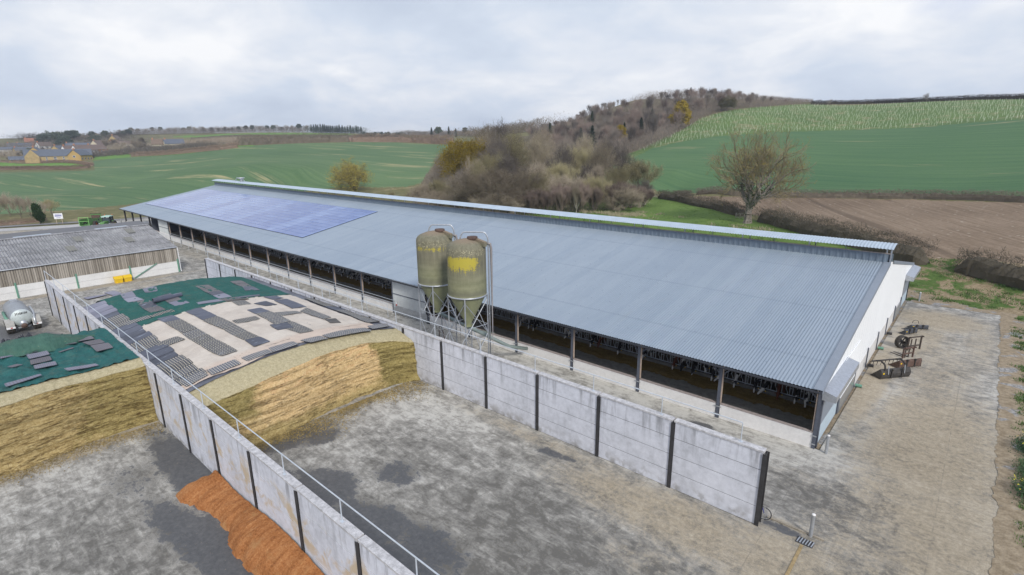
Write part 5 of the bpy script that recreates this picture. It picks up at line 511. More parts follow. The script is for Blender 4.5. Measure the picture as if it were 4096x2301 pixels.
# ------------------------------------------------------------------ silage
def fbm(x, y, z, o=4): return mnoise.fractal(Vector((x, y, z)), 1.0, 2.0, o)
def zs1(x, y):
    z = 3.68 + .9 * max(0, min(1, 1 - ((y - 16.7) / 7.7) ** 2)); z += .05 * mnoise.noise(Vector((x * .5, y * .5, 0)))
    if x < -60: t = max(0, min(1, (x + 74) / 14)); z *= t * t * (3 - 2 * t)
    return z
def zs2(x, y):
    z = 4.2 + .10 * mnoise.noise(Vector((x * .35, y * .35, 4)))
    if x < -50.5: t = max(0, min(1, (x + 58.5) / 8)); z *= t * t * (3 - 2 * t)
    return z
def silmat(kind):
    g = G('silage_face_' + kind); s = g.sep(g.pos)
    lay = g.noise(1.0, 6, .68, g.map(g.pos, (1.1, 1.1, 7.0)), .3); crk = g.noise(1.0, 5, .7, g.map(g.pos, (.22, .22, 2.6), (0, 0, 0), (4, 4, 4)), .35); fine = g.noise(6.5, 5, .82, g.map(g.pos, (1, 1, 1.25))); mid = g.noise(1.1, 5, .6); cell = g.noise(20, 3, .85)
    f = g.ma('ADD', g.ma('MULTIPLY', lay, .24), g.ma('ADD', g.ma('MULTIPLY', fine, .50), g.ma('MULTIPLY', cell, .26)))
    tan = g.ramp(f, [(.38, (.27, .165, .07)), (.45, (.50, .34, .155)), (.53, (.65, .475, .24)), (.61, (.78, .62, .36))])
    ora = g.ramp(f, [(.40, (.28, .13, .05)), (.5, (.56, .33, .15)), (.60, (.72, .52, .28))])
    olv = g.ramp(f, [(.38, (.13, .10, .035)), (.5, (.26, .205, .075)), (.60, (.40, .325, .14))])
    crumbs = g.ramp(g.ma('ADD', g.ma('MULTIPLY', fine, .6), g.ma('MULTIPLY', cell, .4)), [(.34, (.25, .21, .115)), (.5, (.42, .365, .225)), (.64, (.56, .49, .32))])
    if kind == 'c': c = crumbs
    elif kind == 'a':
        c = g.mix(g.ma('MULTIPLY', g.ss(lay, .50, .62), g.ss(s[2], 1.6, 3.2)), tan, ora)
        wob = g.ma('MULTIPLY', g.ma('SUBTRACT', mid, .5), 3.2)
        left = g.ma('MULTIPLY', g.ma('SUBTRACT', 1.0, g.ss(g.ma('ADD', s[1], wob), 11.6, 12.8)), g.ma('ADD', g.ma('MULTIPLY', g.ss(s[2], 1.2, 2.2), .7), .3)); right = g.ss(g.ma('ADD', s[1], wob), 21.2, 22.0)  # left end: olive silage and the wall-side shadow, both put into the colour
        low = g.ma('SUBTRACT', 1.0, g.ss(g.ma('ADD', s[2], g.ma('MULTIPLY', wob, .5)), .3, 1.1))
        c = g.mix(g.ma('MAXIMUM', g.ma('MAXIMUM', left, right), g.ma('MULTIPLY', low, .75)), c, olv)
    else:
        c = g.mix(g.ma('MULTIPLY', g.ss(g.ma('ADD', mid, g.ma('MULTIPLY', g.ma('SUBTRACT', s[1], 5.0), .12)), .40, .60), .8), g.mix(.62, tan, olv), olv)
        br = g.n('ShaderNodeTexBrick'); br.inputs['Scale'].default_value = 1; br.inputs['Mortar Size'].default_value = .03; br.inputs['Mortar Smooth'].default_value = .6; br.inputs['Brick Width'].default_value = 1.5; br.inputs['Row Height'].default_value = .58; bv = g.n('ShaderNodeCombineXYZ'); g.l(g.ma('ADD', s[1], g.ma('MULTIPLY', mid, .9)), bv.inputs[0]); g.l(g.ma('ADD', s[2], g.ma('MULTIPLY', g.noise(.6, 4, .6), .9)), bv.inputs[1]); g.l(bv.outputs[0], br.inputs[0]); c = g.mix(g.ma('MULTIPLY', br.outputs['Fac'], g.ma('MULTIPLY', g.ss(fine, .42, .62), .55)), c, (.11, .07, .025))
        c = g.mix(g.ma('MULTIPLY', g.ma('SUBTRACT', 1.0, g.ss(lay, .38, .47)), .6), c, (.09, .055, .02))
    top = g.ss(g.ma('ADD', s[2], g.ma('MULTIPLY', g.ma('SUBTRACT', mid, .5), .5)), 3.55, 3.8) if kind == 'a' else g.ss(g.ma('ADD', s[2], g.ma('MULTIPLY', g.ma('SUBTRACT', mid, .5), .7)), 3.62, 3.9)
    c = crumbs if kind == 'c' else c
    ck = g.ma('MULTIPLY', g.ma('SUBTRACT', 1.0, g.ss(g.ma('ABSOLUTE', g.ma('SUBTRACT', crk, .5)), .0, .016)), 1.0 if kind != 'c' else 0.0); c = g.mix(g.ma('MULTIPLY', ck, g.ma('MULTIPLY', g.ss(mid, .42, .6), .75)), c, (.12, .06, .02))  # thin dark lines put crack shadow into the silage colour
    h = g.ma('SUBTRACT', g.ma('ADD', g.ma('MULTIPLY', fine, .5), g.ma('MULTIPLY', cell, .5)), g.ma('MULTIPLY', ck, .5))
    return g.out(c, .95, 0, bump=h, bd=.06, bs=1.0, spec=.15)
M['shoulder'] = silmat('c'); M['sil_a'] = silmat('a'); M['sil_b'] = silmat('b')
def silage(label, ya, yb, xface, xedge, xback, zfn, m, lean):
    root = thing('silage_heap', label, 'silage', ((xface + xback) / 2, (ya + yb) / 2, 0))
    ny = int((yb - ya) / .09); ys = np.linspace(ya, yb, ny); prof = []
    V = []; nf = 64
    for y in ys:
        zt = zfn(xedge, y); zb = zt - (.62 if lean else .38); bow = xface + .35 * math.sin((y - ya) * .45) + (.5 * math.exp(-((y - yb) / .8) ** 2) if lean else 0)
        zb += .08 * mnoise.noise(Vector((y * .8, 3, 1)))
        for i in range(nf):
            t = i / (nf - 1); z = zb * t; x = bow - .25 * t - .35 * max(0, t - .85) / .15 * .35 + .5 * max(0, .12 - t) / .12 * (.55 + .45 * mnoise.noise(Vector((y * .9, 0, 9))))
            led = mnoise.noise(Vector((y * .22, z * 2.4, 1.3))) ; fl = led * 1.0
            x += .05 * math.copysign(min(1, abs(fl) * 3) , fl) + .03 * fbm(y * 3.0, z * 4.0, 2) + .03 * fbm(y * 9, z * 10, 5)
            V.append((x, y, max(0, z)))
        for i in range(1, 19):
            t = i / 18; x = (bow - .30) + (xedge - .25 - (bow - .30)) * t; z = zb + (zt - zb) * (1 - (1 - t) ** 1.8)
            V.append((x, y, z + .05 * fbm(x * 3, y * 3, 7) + .03 * fbm(x * 11, y * 11, 3)))
    k = nf + 18; V = np.array(V); G2 = np.arange(ny * k).reshape(ny, k)
    i1 = G2[:, :nf].ravel(); i2 = G2[:, nf - 1:].ravel()
    link_mesh('face', np_mesh('face', V[i1], grid_faces(ny, nf)[:, ::-1]), m, root, True); link_mesh('crumbled_shoulder', np_mesh('crumbled_shoulder', V[i2], grid_faces(ny, 19)[:, ::-1]), M['shoulder'], root, True)
    xs = np.linspace(xedge - .2, xback, 70); V = [(x, y, zfn(x, y) - .02) for x in xs for y in np.linspace(ya, yb, 40)]
    me = np_mesh('top', V, grid_faces(70, 40)); link_mesh('top', me, m, root, True)
    return root
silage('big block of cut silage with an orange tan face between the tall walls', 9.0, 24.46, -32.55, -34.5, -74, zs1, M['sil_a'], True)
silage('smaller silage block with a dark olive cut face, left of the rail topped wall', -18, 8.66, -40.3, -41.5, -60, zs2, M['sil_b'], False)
# crumbs lying at the foot of the faces
def crumbs(name, label, n, fx, m, seed):
    rg = np.random.default_rng(seed); P = fx(rg, n); V = []; F = []
    for i, (x, y, z, s) in enumerate(P):
        a = rg.normal(size=(4, 3)) * s; V += [(x + q[0], y + q[1], z + abs(q[2])) for q in a]; b = 4 * i; F += [(b, b + 1, b + 2), (b, b + 2, b + 3), (b, b + 3, b + 1)]
    return tag(link_mesh(name, np_mesh(name, V, F, smooth=False), m), label, 'silage', kind='stuff')
M['crumb'] = simple('loose_silage_crumbs', (.27, .20, .075), .95, 0, .45, 1.2)
def fx1(rg, n):
    y = rg.uniform(9.1, 24.3, n); q = np.abs(rg.normal(size=n)) * (1.05 + .5 * np.sin(y * .9)); return zip(-32.1 + q * .9, y, np.full(n, .0), rg.uniform(.012, .035, n))
crumbs('silage_crumbs', 'loose olive silage crumbs along the foot of the big cut face', 16000, fx1, M['crumb'], 1)
def fx2(rg, n):
    y = rg.uniform(-10, 8.6, n); q = np.abs(rg.normal(size=n)) * .8; return zip(-40.1 + q + .15 * np.sin(y), y, np.full(n, .0), rg.uniform(.012, .035, n))
crumbs('silage_crumbs', 'loose silage crumbs along the foot of the smaller cut face', 9000, fx2, M['crumb'], 2)
# orange feed heap against the wall
def heapmat():
    g = G('orange_crumbed_feed'); f = g.noise(11, 5, .8); m_ = g.noise(1.0, 4, .6); st = g.noise(1.0, 4, .6, g.map(g.pos, (3.5, .8, 1), (0, 0, .3)))
    c = g.ramp(g.ma('ADD', g.ma('MULTIPLY', f, .6), g.ma('MULTIPLY', st, .4)), [(.36, (.19, .07, .024)), (.5, (.38, .155, .055)), (.64, (.52, .26, .11))])
    c = g.mix(g.ma('MULTIPLY', g.ss(m_, .55, .7), .45), c, (.42, .25, .11))
    return g.out(c, .95, 0, bump=f, bd=.07, bs=.9, spec=.15)
M['heap'] = heapmat()
def heap():
    xs = np.arange(-31.0, -10, .10); ys = np.arange(5.6, 8.68, .10); V = []
    for x in xs:
        for y in ys:
            edge = 7.08 + .25 * math.sin(x * .9) + .22 * mnoise.noise(Vector((x * 1.3, 0, 0)));
            if x < -28.6: edge -= .25
            t = (y - edge) / (8.68 - edge); e = min(1, max(0, (x + 30.4 - .35 * mnoise.noise(Vector((y * 2, 5, 0)))) / 1.1)); e = math.sqrt(max(0, 1 - (1 - e) ** 2))
            z = 1.12 * math.sqrt(max(0, 1 - (1 - max(t, 0)) ** 2)) * (.72 + .2 * math.sin(x * .55 + 1)) * e if t > 0 else -.08
            z *= min(1, max(0, (-11 - x) / 1.5)) ** .5 if z > 0 else 1
            z += (.05 * fbm(x * 2, y * 2, 1) + .03 * fbm(x * 8, y * 8, 3)) * (1 if z > .05 else 0)
            V.append((x, y, z if z > .01 else -.08))
    me = np_mesh('feed_heap', V, grid_faces(len(xs), len(ys))); tag(link_mesh('feed_heap', me, M['heap']), 'long heap of orange brown feed lying against the foot of the stained wall', 'feed heap')
heap()
# ------------------------------------------------------------------ sheets, nets and mats on the clamps
def drape(name, label, cat, poly_fn, zfn, off, m, xr, yr, nx, ny, wr=(.03, 1.0), group=None):
    V = []
    for x in np.linspace(*xr, nx):
        for y in np.linspace(*yr, ny):
            px, py = poly_fn(x, y); w_ = wr[0] * (mnoise.noise(Vector((px * wr[1] * .7, py * wr[1] * 2.2, 2))) + .5 * mnoise.noise(Vector((px * wr[1] * 3, py * wr[1] * 5, 7))))
            V.append((px, py, zfn(px, py) + off + w_))
    me = np_mesh(name, V, grid_faces(nx, ny)); o = link_mesh(name, me, m); return tag(o, label, cat, group)
def sheetmat():
    g = G('beige_woven_sheet'); a = g.noise(.5, 5, .6); wr_ = g.noise(1.0, 4, .6, g.map(g.pos, (6, 1.2, 1), (0, 0, .5)), .8); f = g.noise(9, 4, .7)
    c = g.ramp(g.ma('ADD', g.ma('MULTIPLY', a, .5), g.ma('ADD', g.ma('MULTIPLY', wr_, .3), g.ma('MULTIPLY', f, .2))), [(.34, (.455, .395, .335)), (.6, (.61, .55, .475))])
    s = g.sep(g.pos); edge = g.ss(s[0], -37.0, -36.2); dots = g.ss(g.vor(3.4, rnd=.35), .22, .12)
    c = g.mix(g.ma('MULTIPLY', edge, .5), c, (.56, .42, .33)); c = g.mix(g.ma('MULTIPLY', g.ma('MULTIPLY', edge, dots), .55), c, (.22, .15, .10))
    dirt = g.ss(g.noise(2.2, 5, .7), .62, .74); c = g.mix(g.ma('MULTIPLY', dirt, .3), c, (.33, .25, .16))
    return g.out(c, .8, 0, bump=wr_, bd=.10, bs=.7, spec=.25)
M['sheet'] = sheetmat()
def netmat(name, c0, c1):
    g = G(name); a = g.noise(.8, 5, .6); w_ = g.noise(1.0, 5, .65, g.map(g.pos, (2.2, 5, 1), (0, 0, .6)), .8); b = g.noise(16, 2, .5)
    c = g.ramp(g.ma('ADD', g.ma('MULTIPLY', a, .4), g.ma('ADD', g.ma('MULTIPLY', w_, .4), g.ma('MULTIPLY', b, .2))), [(.34, c0), (.64, c1)])
    c = g.mix(g.ma('MULTIPLY', g.ss(g.noise(4.5, 4, .7), .66, .74), .8), c, (.42, .36, .2)); c = g.mix(g.ma('MULTIPLY', g.ss(g.noise(1.1, 5, .65), .50, .70), .35), c, (.11, .12, .085))
    return g.out(c, .8, 0, bump=w_, bd=.12, bs=.8, spec=.2)
M['net'] = netmat('green_net', (.012, .075, .065), (.025, .125, .105)); M['net2'] = netmat('bright_green_net', (.014, .080, .078), (.03, .135, .125)); M['net3'] = netmat('dusty_green_net', (.035, .09, .07), (.07, .155, .115))
M['blackplastic'] = simple('black_plastic_sheet', (.03, .033, .042), .35, 0, .3, 2, .03)
drape('black_plastic_sheet', 'black and grey plastic sheet edges showing round the covered silage of the big clamp', 'plastic sheet', lambda x, y: (x, y), zs1, .035, simple('grey_black_plastic', (.10, .105, .13), .45, 0, .3, 1.2), (-34.4, -74), (9.0, 24.45), 90, 40, (.05, 1))
drape('beige_sheet', 'wrinkled beige sheet spread over the front half of the big silage clamp', 'sheet', lambda x, y: (x + .25 * math.sin(y * 1.1) * (1 if x > -36 else 0), y), zs1, .09, M['sheet'], (-34.7, -49.6), (9.15, 23.2), 130, 110, (.05, 1.1))
drape('green_net', 'dark green net spread over the rear half of the big silage clamp', 'net', lambda x, y: (x, y), zs1, .12, M['net'], (-49.4, -70.5), (10.6, 23.3), 90, 60, (.06, .9))
drape('green_net', 'bright green crumpled net spread over the smaller silage clamp', 'net', lambda x, y: (x, y), zs2, .10, M['net2'], (-41.6, -53.2), (-16, 8.62), 160, 220, (.15, .9))
def roll_net():
    V = []; nx = 60; nr = 10
    for i in range(nx):
        t = i / (nx - 1); x = -51.6 + .35 * math.sin(t * 9) + 2.2 * t; y = -12 + 19.7 * t; r = (.50 + .12 * math.sin(t * 17)) * min(1, (1 - t) * 9 + .15)
        for k in range(nr):
            a = math.pi * k / (nr - 1); rr = r * (1 + .35 * mnoise.noise(Vector((y * 1.1, a * 2, 3)))); V.append((x + rr * 2.6 * math.cos(a), y, zs2(x, y) + .12 + rr * 1.2 * math.sin(a)))
    tag(link_mesh('rolled_net', np_mesh('rolled_net', V, grid_faces(nx, nr)), M['net3']), 'dusty green net folded back in a long roll across the smaller clamp', 'net')
roll_net()
def matmat(name, base, dot, sc, rough=.55):
    g = G(name); o = g.attr('mu'); v = g.attr('mv'); cu = g.ma('SUBTRACT', g.ma('FRACT', o), .5); cv = g.ma('SUBTRACT', g.ma('FRACT', v), .5)
    n_ = g.noise(.8, 5, .6); c = g.ramp(g.ma('ADD', g.ma('MULTIPLY', n_, .6), g.ma('MULTIPLY', g.rnd(), .4)), [(.3, base[0]), (.7, base[1])])
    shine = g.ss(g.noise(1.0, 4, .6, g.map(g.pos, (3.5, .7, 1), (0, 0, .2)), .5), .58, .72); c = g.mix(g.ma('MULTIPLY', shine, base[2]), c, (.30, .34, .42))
    if dot:
        d = g.ma('SQRT', g.ma('ADD', g.ma('POWER', cu, 2.0), g.ma('POWER', cv, 2.0))); c = g.mix(g.ma('LESS_THAN', d, dot[1]), c, dot[0])
    c = g.mix(g.ma('MULTIPLY', g.ss(g.noise(3, 4, .7), .60, .78), .3), c, (.25, .23, .2))
    return g.out(c, rough, 0, spec=.5)
DC = (.62, .56, .42)
MM = {'d': matmat('black_mat_with_holes', ((.035, .037, .048), (.065, .07, .09), .35), (DC, .225), 1), 'f': matmat('grey_mat_with_holes', ((.075, .082, .105), (.11, .118, .15), .4), (DC, .23), 1),
      's': matmat('smooth_dark_mat', ((.045, .05, .07), (.085, .095, .13), .75), None, 1), 'b': matmat('brown_mat', ((.055, .05, .045), (.085, .075, .065), .1), None, 1),
      'g': matmat('pale_grey_mat', ((.17, .17, .22), (.25, .25, .31), .4), None, 1), 'c': matmat('speckled_mat', ((.065, .065, .08), (.12, .115, .13), .1), ((.32, .27, .19), .20), 1),
      'l': matmat('lilac_grey_mat', ((.15, .15, .20), (.22, .22, .28), .2), ((.10, .085, .075), .24), 1), 'k': matmat('dark_lilac_mat', ((.075, .07, .09), (.12, .115, .14), .1), ((.25, .2, .13), .17), 1)}
MW = {'d': 'black holed rubber mat', 'f': 'grey holed rubber mat', 's': 'smooth dark rubber mat', 'b': 'thin brown rubber mat', 'g': 'pale grey rubber mat', 'c': 'speckled dark rubber mat', 'l': 'lilac slotted rubber mat', 'k': 'dark lilac rubber mat'}
ORD = ['first', 'second', 'third', 'fourth', 'fifth', 'sixth', 'seventh', 'eighth', 'ninth', 'tenth', 'eleventh', 'twelfth', 'thirteenth', 'fourteenth', 'fifteenth', 'sixteenth', 'seventeenth', 'eighteenth', 'nineteenth', 'twentieth']
mcount = [0]
def rubber_mat(kind, q, label, zfn, lift=0.0):
    q = [Vector((a, b)) for a, b in q]; e1 = (q[1] - q[0]).length; e2 = (q[3] - q[0]).length; n1, n2 = (14, 10)
    long1 = e1 >= e2; r1, r2 = (11, 5) if long1 else (10, 6)
    V = []; mu = []; mv = []; mcount[0] += 1; up = .135 + .006 * (mcount[0] % 4) + lift
    nu, nv = 25, 19
    for i in range(nu):
        for j in range(nv):
            s, t = i / (nu - 1), j / (nv - 1); es, et = (s - .5) * 2, (t - .5) * 2
            k = 1 - .022 * (abs(es) ** 8 * abs(et) ** 8) * 2          # rounded corners
            s2, t2 = .5 + es * k / 2, .5 + et * k / 2
            p = q[0] * (1 - s2) * (1 - t2) + q[1] * s2 * (1 - t2) + q[2] * s2 * t2 + q[3] * (1 - s2) * t2
            V.append((p.x, p.y, zfn(p.x, p.y) + up + .012 * mnoise.noise(Vector((p.x * 2, p.y * 2, mcount[0])))))
            mu.append(s * r1 if .03 < s < .97 else 0); mv.append(t * r2 if .04 < t < .96 else 0)
    top = grid_faces(nu, nv); nvv = len(V); V += [(x, y, z - .022) for x, y, z in V]; F = [tuple(f) for f in top]
    ring = [i * nv for i in range(nu)] + [(nu - 1) * nv + j for j in range(1, nv)] + [i * nv + nv - 1 for i in range(nu - 2, -1, -1)] + [j for j in range(nv - 2, 0, -1)]
    F += [(ring[i], ring[(i + 1) % len(ring)], nvv + ring[(i + 1) % len(ring)], nvv + ring[i]) for i in range(len(ring))]
    me = np_mesh('rubber_mat', V, F, {'mu': mu + [0] * nvv, 'mv': mv + [0] * nvv}); tag(link_mesh('rubber_mat', me, MM[kind]), label, 'rubber mat', 'rubber mats weighing down the clamp covers')
for kind, q, place, k, n in MATS:
    if n: lb = '%s, %s from the face, %s' % (MW[kind], ORD[k - 1], place)
    elif place[0].isalpha() and place.split()[0] in ORD: lb = '%s, %s' % (MW[kind], place)
    else: lb = '%s, %s' % (MW[kind], place)
    s2_ = sum(p_[1] for p_ in q) / 4 < 8.6; rubber_mat(kind, q, lb, zs2 if s2_ else zs1, .10 if s2_ else 0)
kinds = 'ddddsssddssssdddsgggg'; x = -35.6
for i, kd in enumerate(kinds):
    y0 = 9.02; y1 = 10.75 - (.12 if i % 3 == 1 else 0)
    rubber_mat(kd, [(x, y0), (x, y1), (x - 1.16, y1 + .04), (x - 1.16, y0)], '%s, %s from the face, strip along the rail wall' % (MW[kd], ORD[i] if i < 20 else 'last'), zs1); x -= 1.2
mb = MB(); mb.lathe([(.22, -1.2), (.24, -.4), (.22, .4), (.20, 1.2)], 14, (0, 0, .2), 'y'); mb.lathe([(.17, 1.2), (.17, -1.2)], 14, (0, 0, .2), 'y')
o = mb.build('rolled_mat', MM['s'], None, True); o.location = (-54.6, 14.3, zs1(-54.6, 14.3) + .10); o.rotation_euler = (0, 0, R(6)); tag(o, 'rolled up dark mat lying on the green net of the big clamp', 'rubber mat')
# crumpled plastic by the tanker
def crumple(label, cx, cy, lx, ly, h, m, seed, zf=lambda x, y: 0, name='crumpled_plastic'):
    nx, ny = 50, 30; V = []
    for x in np.linspace(-1, 1, nx):
        for y in np.linspace(-1, 1, ny):
            e = max(0, 1 - (x * x + y * y) ** 1.2); X, Y = cx + x * lx, cy + y * ly
            V.append((X, Y, zf(X, Y) - .04 + (h * e * (.5 + .9 * abs(mnoise.noise(Vector((X * 1.9, Y * 1.9, seed)))) + .5 * abs(mnoise.noise(Vector((X * 5, Y * 5, seed))))) if e > 0 else 0)))
    tag(link_mesh(name, np_mesh(name, V, grid_faces(nx, ny), smooth=False), m), label, 'plastic sheet')
crumple('crumpled black and white plastic heaped behind the wheels of the slurry tanker', -65.6, 4.6, 1.4, 2.3, 1.15, M['blackplastic'], 3)
crumple('small crumpled black plastic bundle between the tanker and the wall', -64.6, 7.2, .9, 1.2, .85, M['blackplastic'], 8)
crumple('flat dark plastic sheet lying on the slope behind the smaller clamp', -58.5, 4.5, 5.2, 4.6, .25, simple('dull_dark_sheet', (.06, .055, .07), .5, 0, .3, 2), 11, lambda x, y: max(0, zs2(x, y)))
# ------------------------------------------------------------------ the long cattle barn
XN, XF, YF, YB = -5.5, -149.5, 33.8, 75.4
YE, ZE, YR, ZR, YBE, ZBE = 33.0, 4.08, 54.7, 8.06, 76.2, 4.1
SL = (ZR - ZE) / (YR - YE)
def zroof(y): return ZE + (y - YE) * SL if y <= YR else ZR - (y - YR) * (ZR - ZBE) / (YBE - YR)
barn = thing('cattle_barn', 'very long open fronted cattle barn with blue grey profiled roof and white gable end', 'barn', (-77.5, 54, 0))
def corrugated(x0, x1, a, b, pitch, depth, name, m, parent, prof='round', segs=1, curve=None, world=True, axis='x'):
    # a, b: (y,z) of the lower and upper edge
    if prof == 'round': P = [(0, 0), (.22, .55), (.40, 1), (.62, .75), (.82, .12)]
    else: P = [(0, 0), (.28, 0), (.38, 1), (.62, 1), (.72, 0)]
    n = int(abs(x1 - x0) / pitch); X = []; Zo = []
    for i in range(n):
        for f, d in P: X.append(x0 + (i + f) * pitch * (1 if x1 > x0 else -1)); Zo.append(d * depth)
    X.append(x0 + n * pitch * (1 if x1 > x0 else -1)); Zo.append(0); X = np.array(X); Zo = np.array(Zo)
    pts = curve or [(a[0] + (b[0] - a[0]) * t, a[1] + (b[1] - a[1]) * t) for t in np.linspace(0, 1, segs + 1)]
    V = np.zeros((len(X), len(pts), 3))
    for j, (y, z) in enumerate(pts):
        p0 = pts[max(j - 1, 0)]; p1 = pts[min(j + 1, len(pts) - 1)]; d = Vector((p1[0] - p0[0], p1[1] - p0[1])).normalized(); nr = (-d.y, d.x)
        if axis == 'x': V[:, j, 0] = X; V[:, j, 1] = y + Zo * nr[0]; V[:, j, 2] = z + Zo * nr[1]
        else: V[:, j, 1] = X; V[:, j, 0] = y + Zo * nr[0]; V[:, j, 2] = z + Zo * nr[1]
    me = np_mesh(name, V.reshape(-1, 3), grid_faces(len(X), len(pts)), smooth=False); return link_mesh(name, me, m, parent, world)
corrugated(XF - .35, XN + .0, (YE, ZE), (YR - .5, zroof(YR - .5)), .2, .045, 'roof_slope', M['roof'], barn)
corrugated(XF - .35, XN + .0, (YR + 1.5, zroof(YR + 1.5)), (YBE, ZBE), .333, -.0, 'roof_slope', M['roof'], barn)
# upstand and curved ridge canopy
corrugated(XF - .2, XN - .05, (YR - .5, zroof(YR - .5)), (YR - .5, zroof(YR - .5) + .74), .5, .05, 'ridge_upstand', M['upstand'], barn, 'box')
MB().box(XF - .2, XN - .05, YR - .56, YR - .40, zroof(YR - .5) + .74, zroof(YR - .5) + .80).build('upstand_cap', M['timber_cap'], barn, world=True)
MB().box(XF - .2, XN - .05, YR + 1.42, YR + 1.5, zroof(YR + 1.5), zroof(YR + 1.5) + .62).build('ridge_upstand', M['upstand'], barn, world=True)
zc = zroof(YR) + 1.12
arc = [(YR - 1.05 + 3.1 * t, zc + .34 * math.sin(math.pi * (.08 + .84 * t)) - .08) for t in np.linspace(0, 1, 9)]
corrugated(XF - .35, XN + .15, None, None, .25, .045, 'ridge_canopy', M['canopy'], barn, 'round', curve=arc)
for k in range(49):
    x = XN - .35 - k * 2.98
    if k % 2 == 0:
        mb = MB(); mb.box(x - .05, x + .05, YR - .40, YR - .34, zroof(YR - .5) + .4, zc + .1); mb.box(x + .12, x + .2, YR + 1.33, YR + 1.40, zroof(YR + 1.5), zc + .1); mb.bar((x, YR - .85, zc + .05), (x, YR + 1.7, zc + .05), .05, .07)
        mb.build('canopy_bracket', M['galv'], barn, world=True)
    else:
        mb = MB(); mb.bar((x, YR - .4, zroof(YR - .5) + .72), (x - .3, YR + .2, zc + .12), .05, .05); mb.build('canopy_brace', M['galv'], barn, world=True)
mb = MB(); mb.prism([(YR - .52, zroof(YR - .5) - .02), (YR - .52, zc + .02), (YR + .02, zc + .1), (YR + .02, zroof(YR) - .1)], 'x', XN - .08, XN - .02); mb.build('ridge_end_plate', M['flash'], barn, world=True)
# gutters, verge flashing, eaves beam
MB().tube([(XF - .3, YE - .06, ZE - .10), (XN, YE - .06, ZE - .10)], .075, 8).build('gutter', M['black_gutter'], barn, world=True)
MB().box(XF, XN - .02, YF - .05, YF + .05, ZE - .38, ZE - .02).build('eaves_beam', M['black_gutter'], barn, world=True)
mb = MB()
for y0, z0, y1, z1 in [(YE - .03, ZE, YR - .5, zroof(YR - .5)), (YR + 1.45, zroof(YR + 1.45), YBE + .02, ZBE)]:
    mb.add([(XN - .42, y0, z0 + .075), (XN + .07, y0, z0 + .075), (XN + .07, y1, z1 + .075), (XN - .42, y1, z1 + .075), (XN + .07, y0, z0 - .22), (XN + .07, y1, z1 - .22)], [(0, 1, 2, 3), (1, 4, 5, 2)])
mb.build('verge_flashing', M['flash'], barn, world=True)
# gable: tall white sheets above pale concrete
gx = XN; n = 42; ys = np.linspace(YF + .08, YB, n)
mb = MB()
for a, b in zip(ys[:-1], ys[1:]):
    a2, b2 = a + .012, b - .012; zt0, zt1 = zroof(a2) - .05, zroof(b2) - .05; z0 = 1.35
    if a < 39.6: z0 = 3.2 if a < 39.3 else 1.35
    if a > 69.4: z0 = 3.4
    mb.add([(gx, a2, z0), (gx, b2, z0), (gx, b2, zt1), (gx, a2, zt0)], [(0, 1, 2, 3)])
mb.build('gable_cladding', M['whitesheet'], barn, world=True)
MB().add([(gx - .03, YF + .05, 1.3), (gx - .03, YB, 1.3), (gx - .03, YB, zroof(YB) - .04), (gx - .03, YR, ZR - .04), (gx - .03, YF + .05, zroof(YF + .05) - .04)], [(0, 1, 2, 3, 4)]).build('gable_backing', M['flash'], barn, world=True)
mb = MB()
for k in range(5): mb.box(gx - .12, gx + .02, 44.6 + k * 4.97 + .01, 44.6 + (k + 1) * 4.97 - .01, 0, 1.36)
mb.build('gable_base_wall', simple('off_white_plinth', (.60, .585, .55), .8, 0, .1, 1.2), barn, world=True)
for k in range(6):
    y = 44.6 + k * 4.97
    if k > 4: y = 68.6
    mb = MB(); mb.box(gx + .025, gx + .10, y - .06, y + .06, .05, 1.75); mb.build('plinth_post', M['column'], barn, world=True)
    if k < 4: MB().tube([(gx + .12, y + .5, .12), (gx + .55, y + .55, .12)], .12, 10).build('drain_pipe_stub', M['green_pipe'] if k % 2 == 0 else M['rsj'], barn, world=True)
# sliding door leaf with kick plate beside the near shutter, and the shutters themselves
MB().box(gx + .02, gx + .07, 39.5, 44.5, 1.15, 3.9).build('sliding_door', M['whitesheet'], barn, world=True)
MB().box(gx + .03, gx + .09, 39.5, 44.5, .05, 1.16).build('kick_plate', M['steelplate'], barn, world=True)
MB().box(gx + .03, gx + .09, 65.5, 69.3, .05, 1.3).build('kick_plate', M['steelplate'], barn, world=True)
corrugated(34.15, 39.35, (gx - .05, .05), (gx - .05, 3.5), .12, -.018, 'roller_shutter', M['door_blue'], barn, 'round', axis='y')
corrugated(69.9, 74.9, (gx - .05, .05), (gx - .05, 3.6), .12, -.018, 'roller_shutter', M['door_blue'], barn, 'round', axis='y')
mb = MB(); mb.prism([(gx - .02, 3.30), (gx + .72, 3.30), (gx + .72, 3.70), (gx - .02, 3.92)], 'y', 33.62, 40.3); mb.build('shutter_hood', M['galv'], barn, world=True)
mb = MB(); mb.prism([(gx - .02, 3.35), (gx + .75, 3.35), (gx + .75, 3.75), (gx - .02, 4.0)], 'y', 69.6, 76.1); mb.build('shutter_hood', M['galv'], barn, world=True)
for y in (34.0, 39.5, 69.7, 75.1): MB().box(gx - .08, gx + .03, y - .12, y + .12, 0, 3.5).build('door_jamb', M['column'] if y < 60 else M['black_gutter'], barn, world=True)
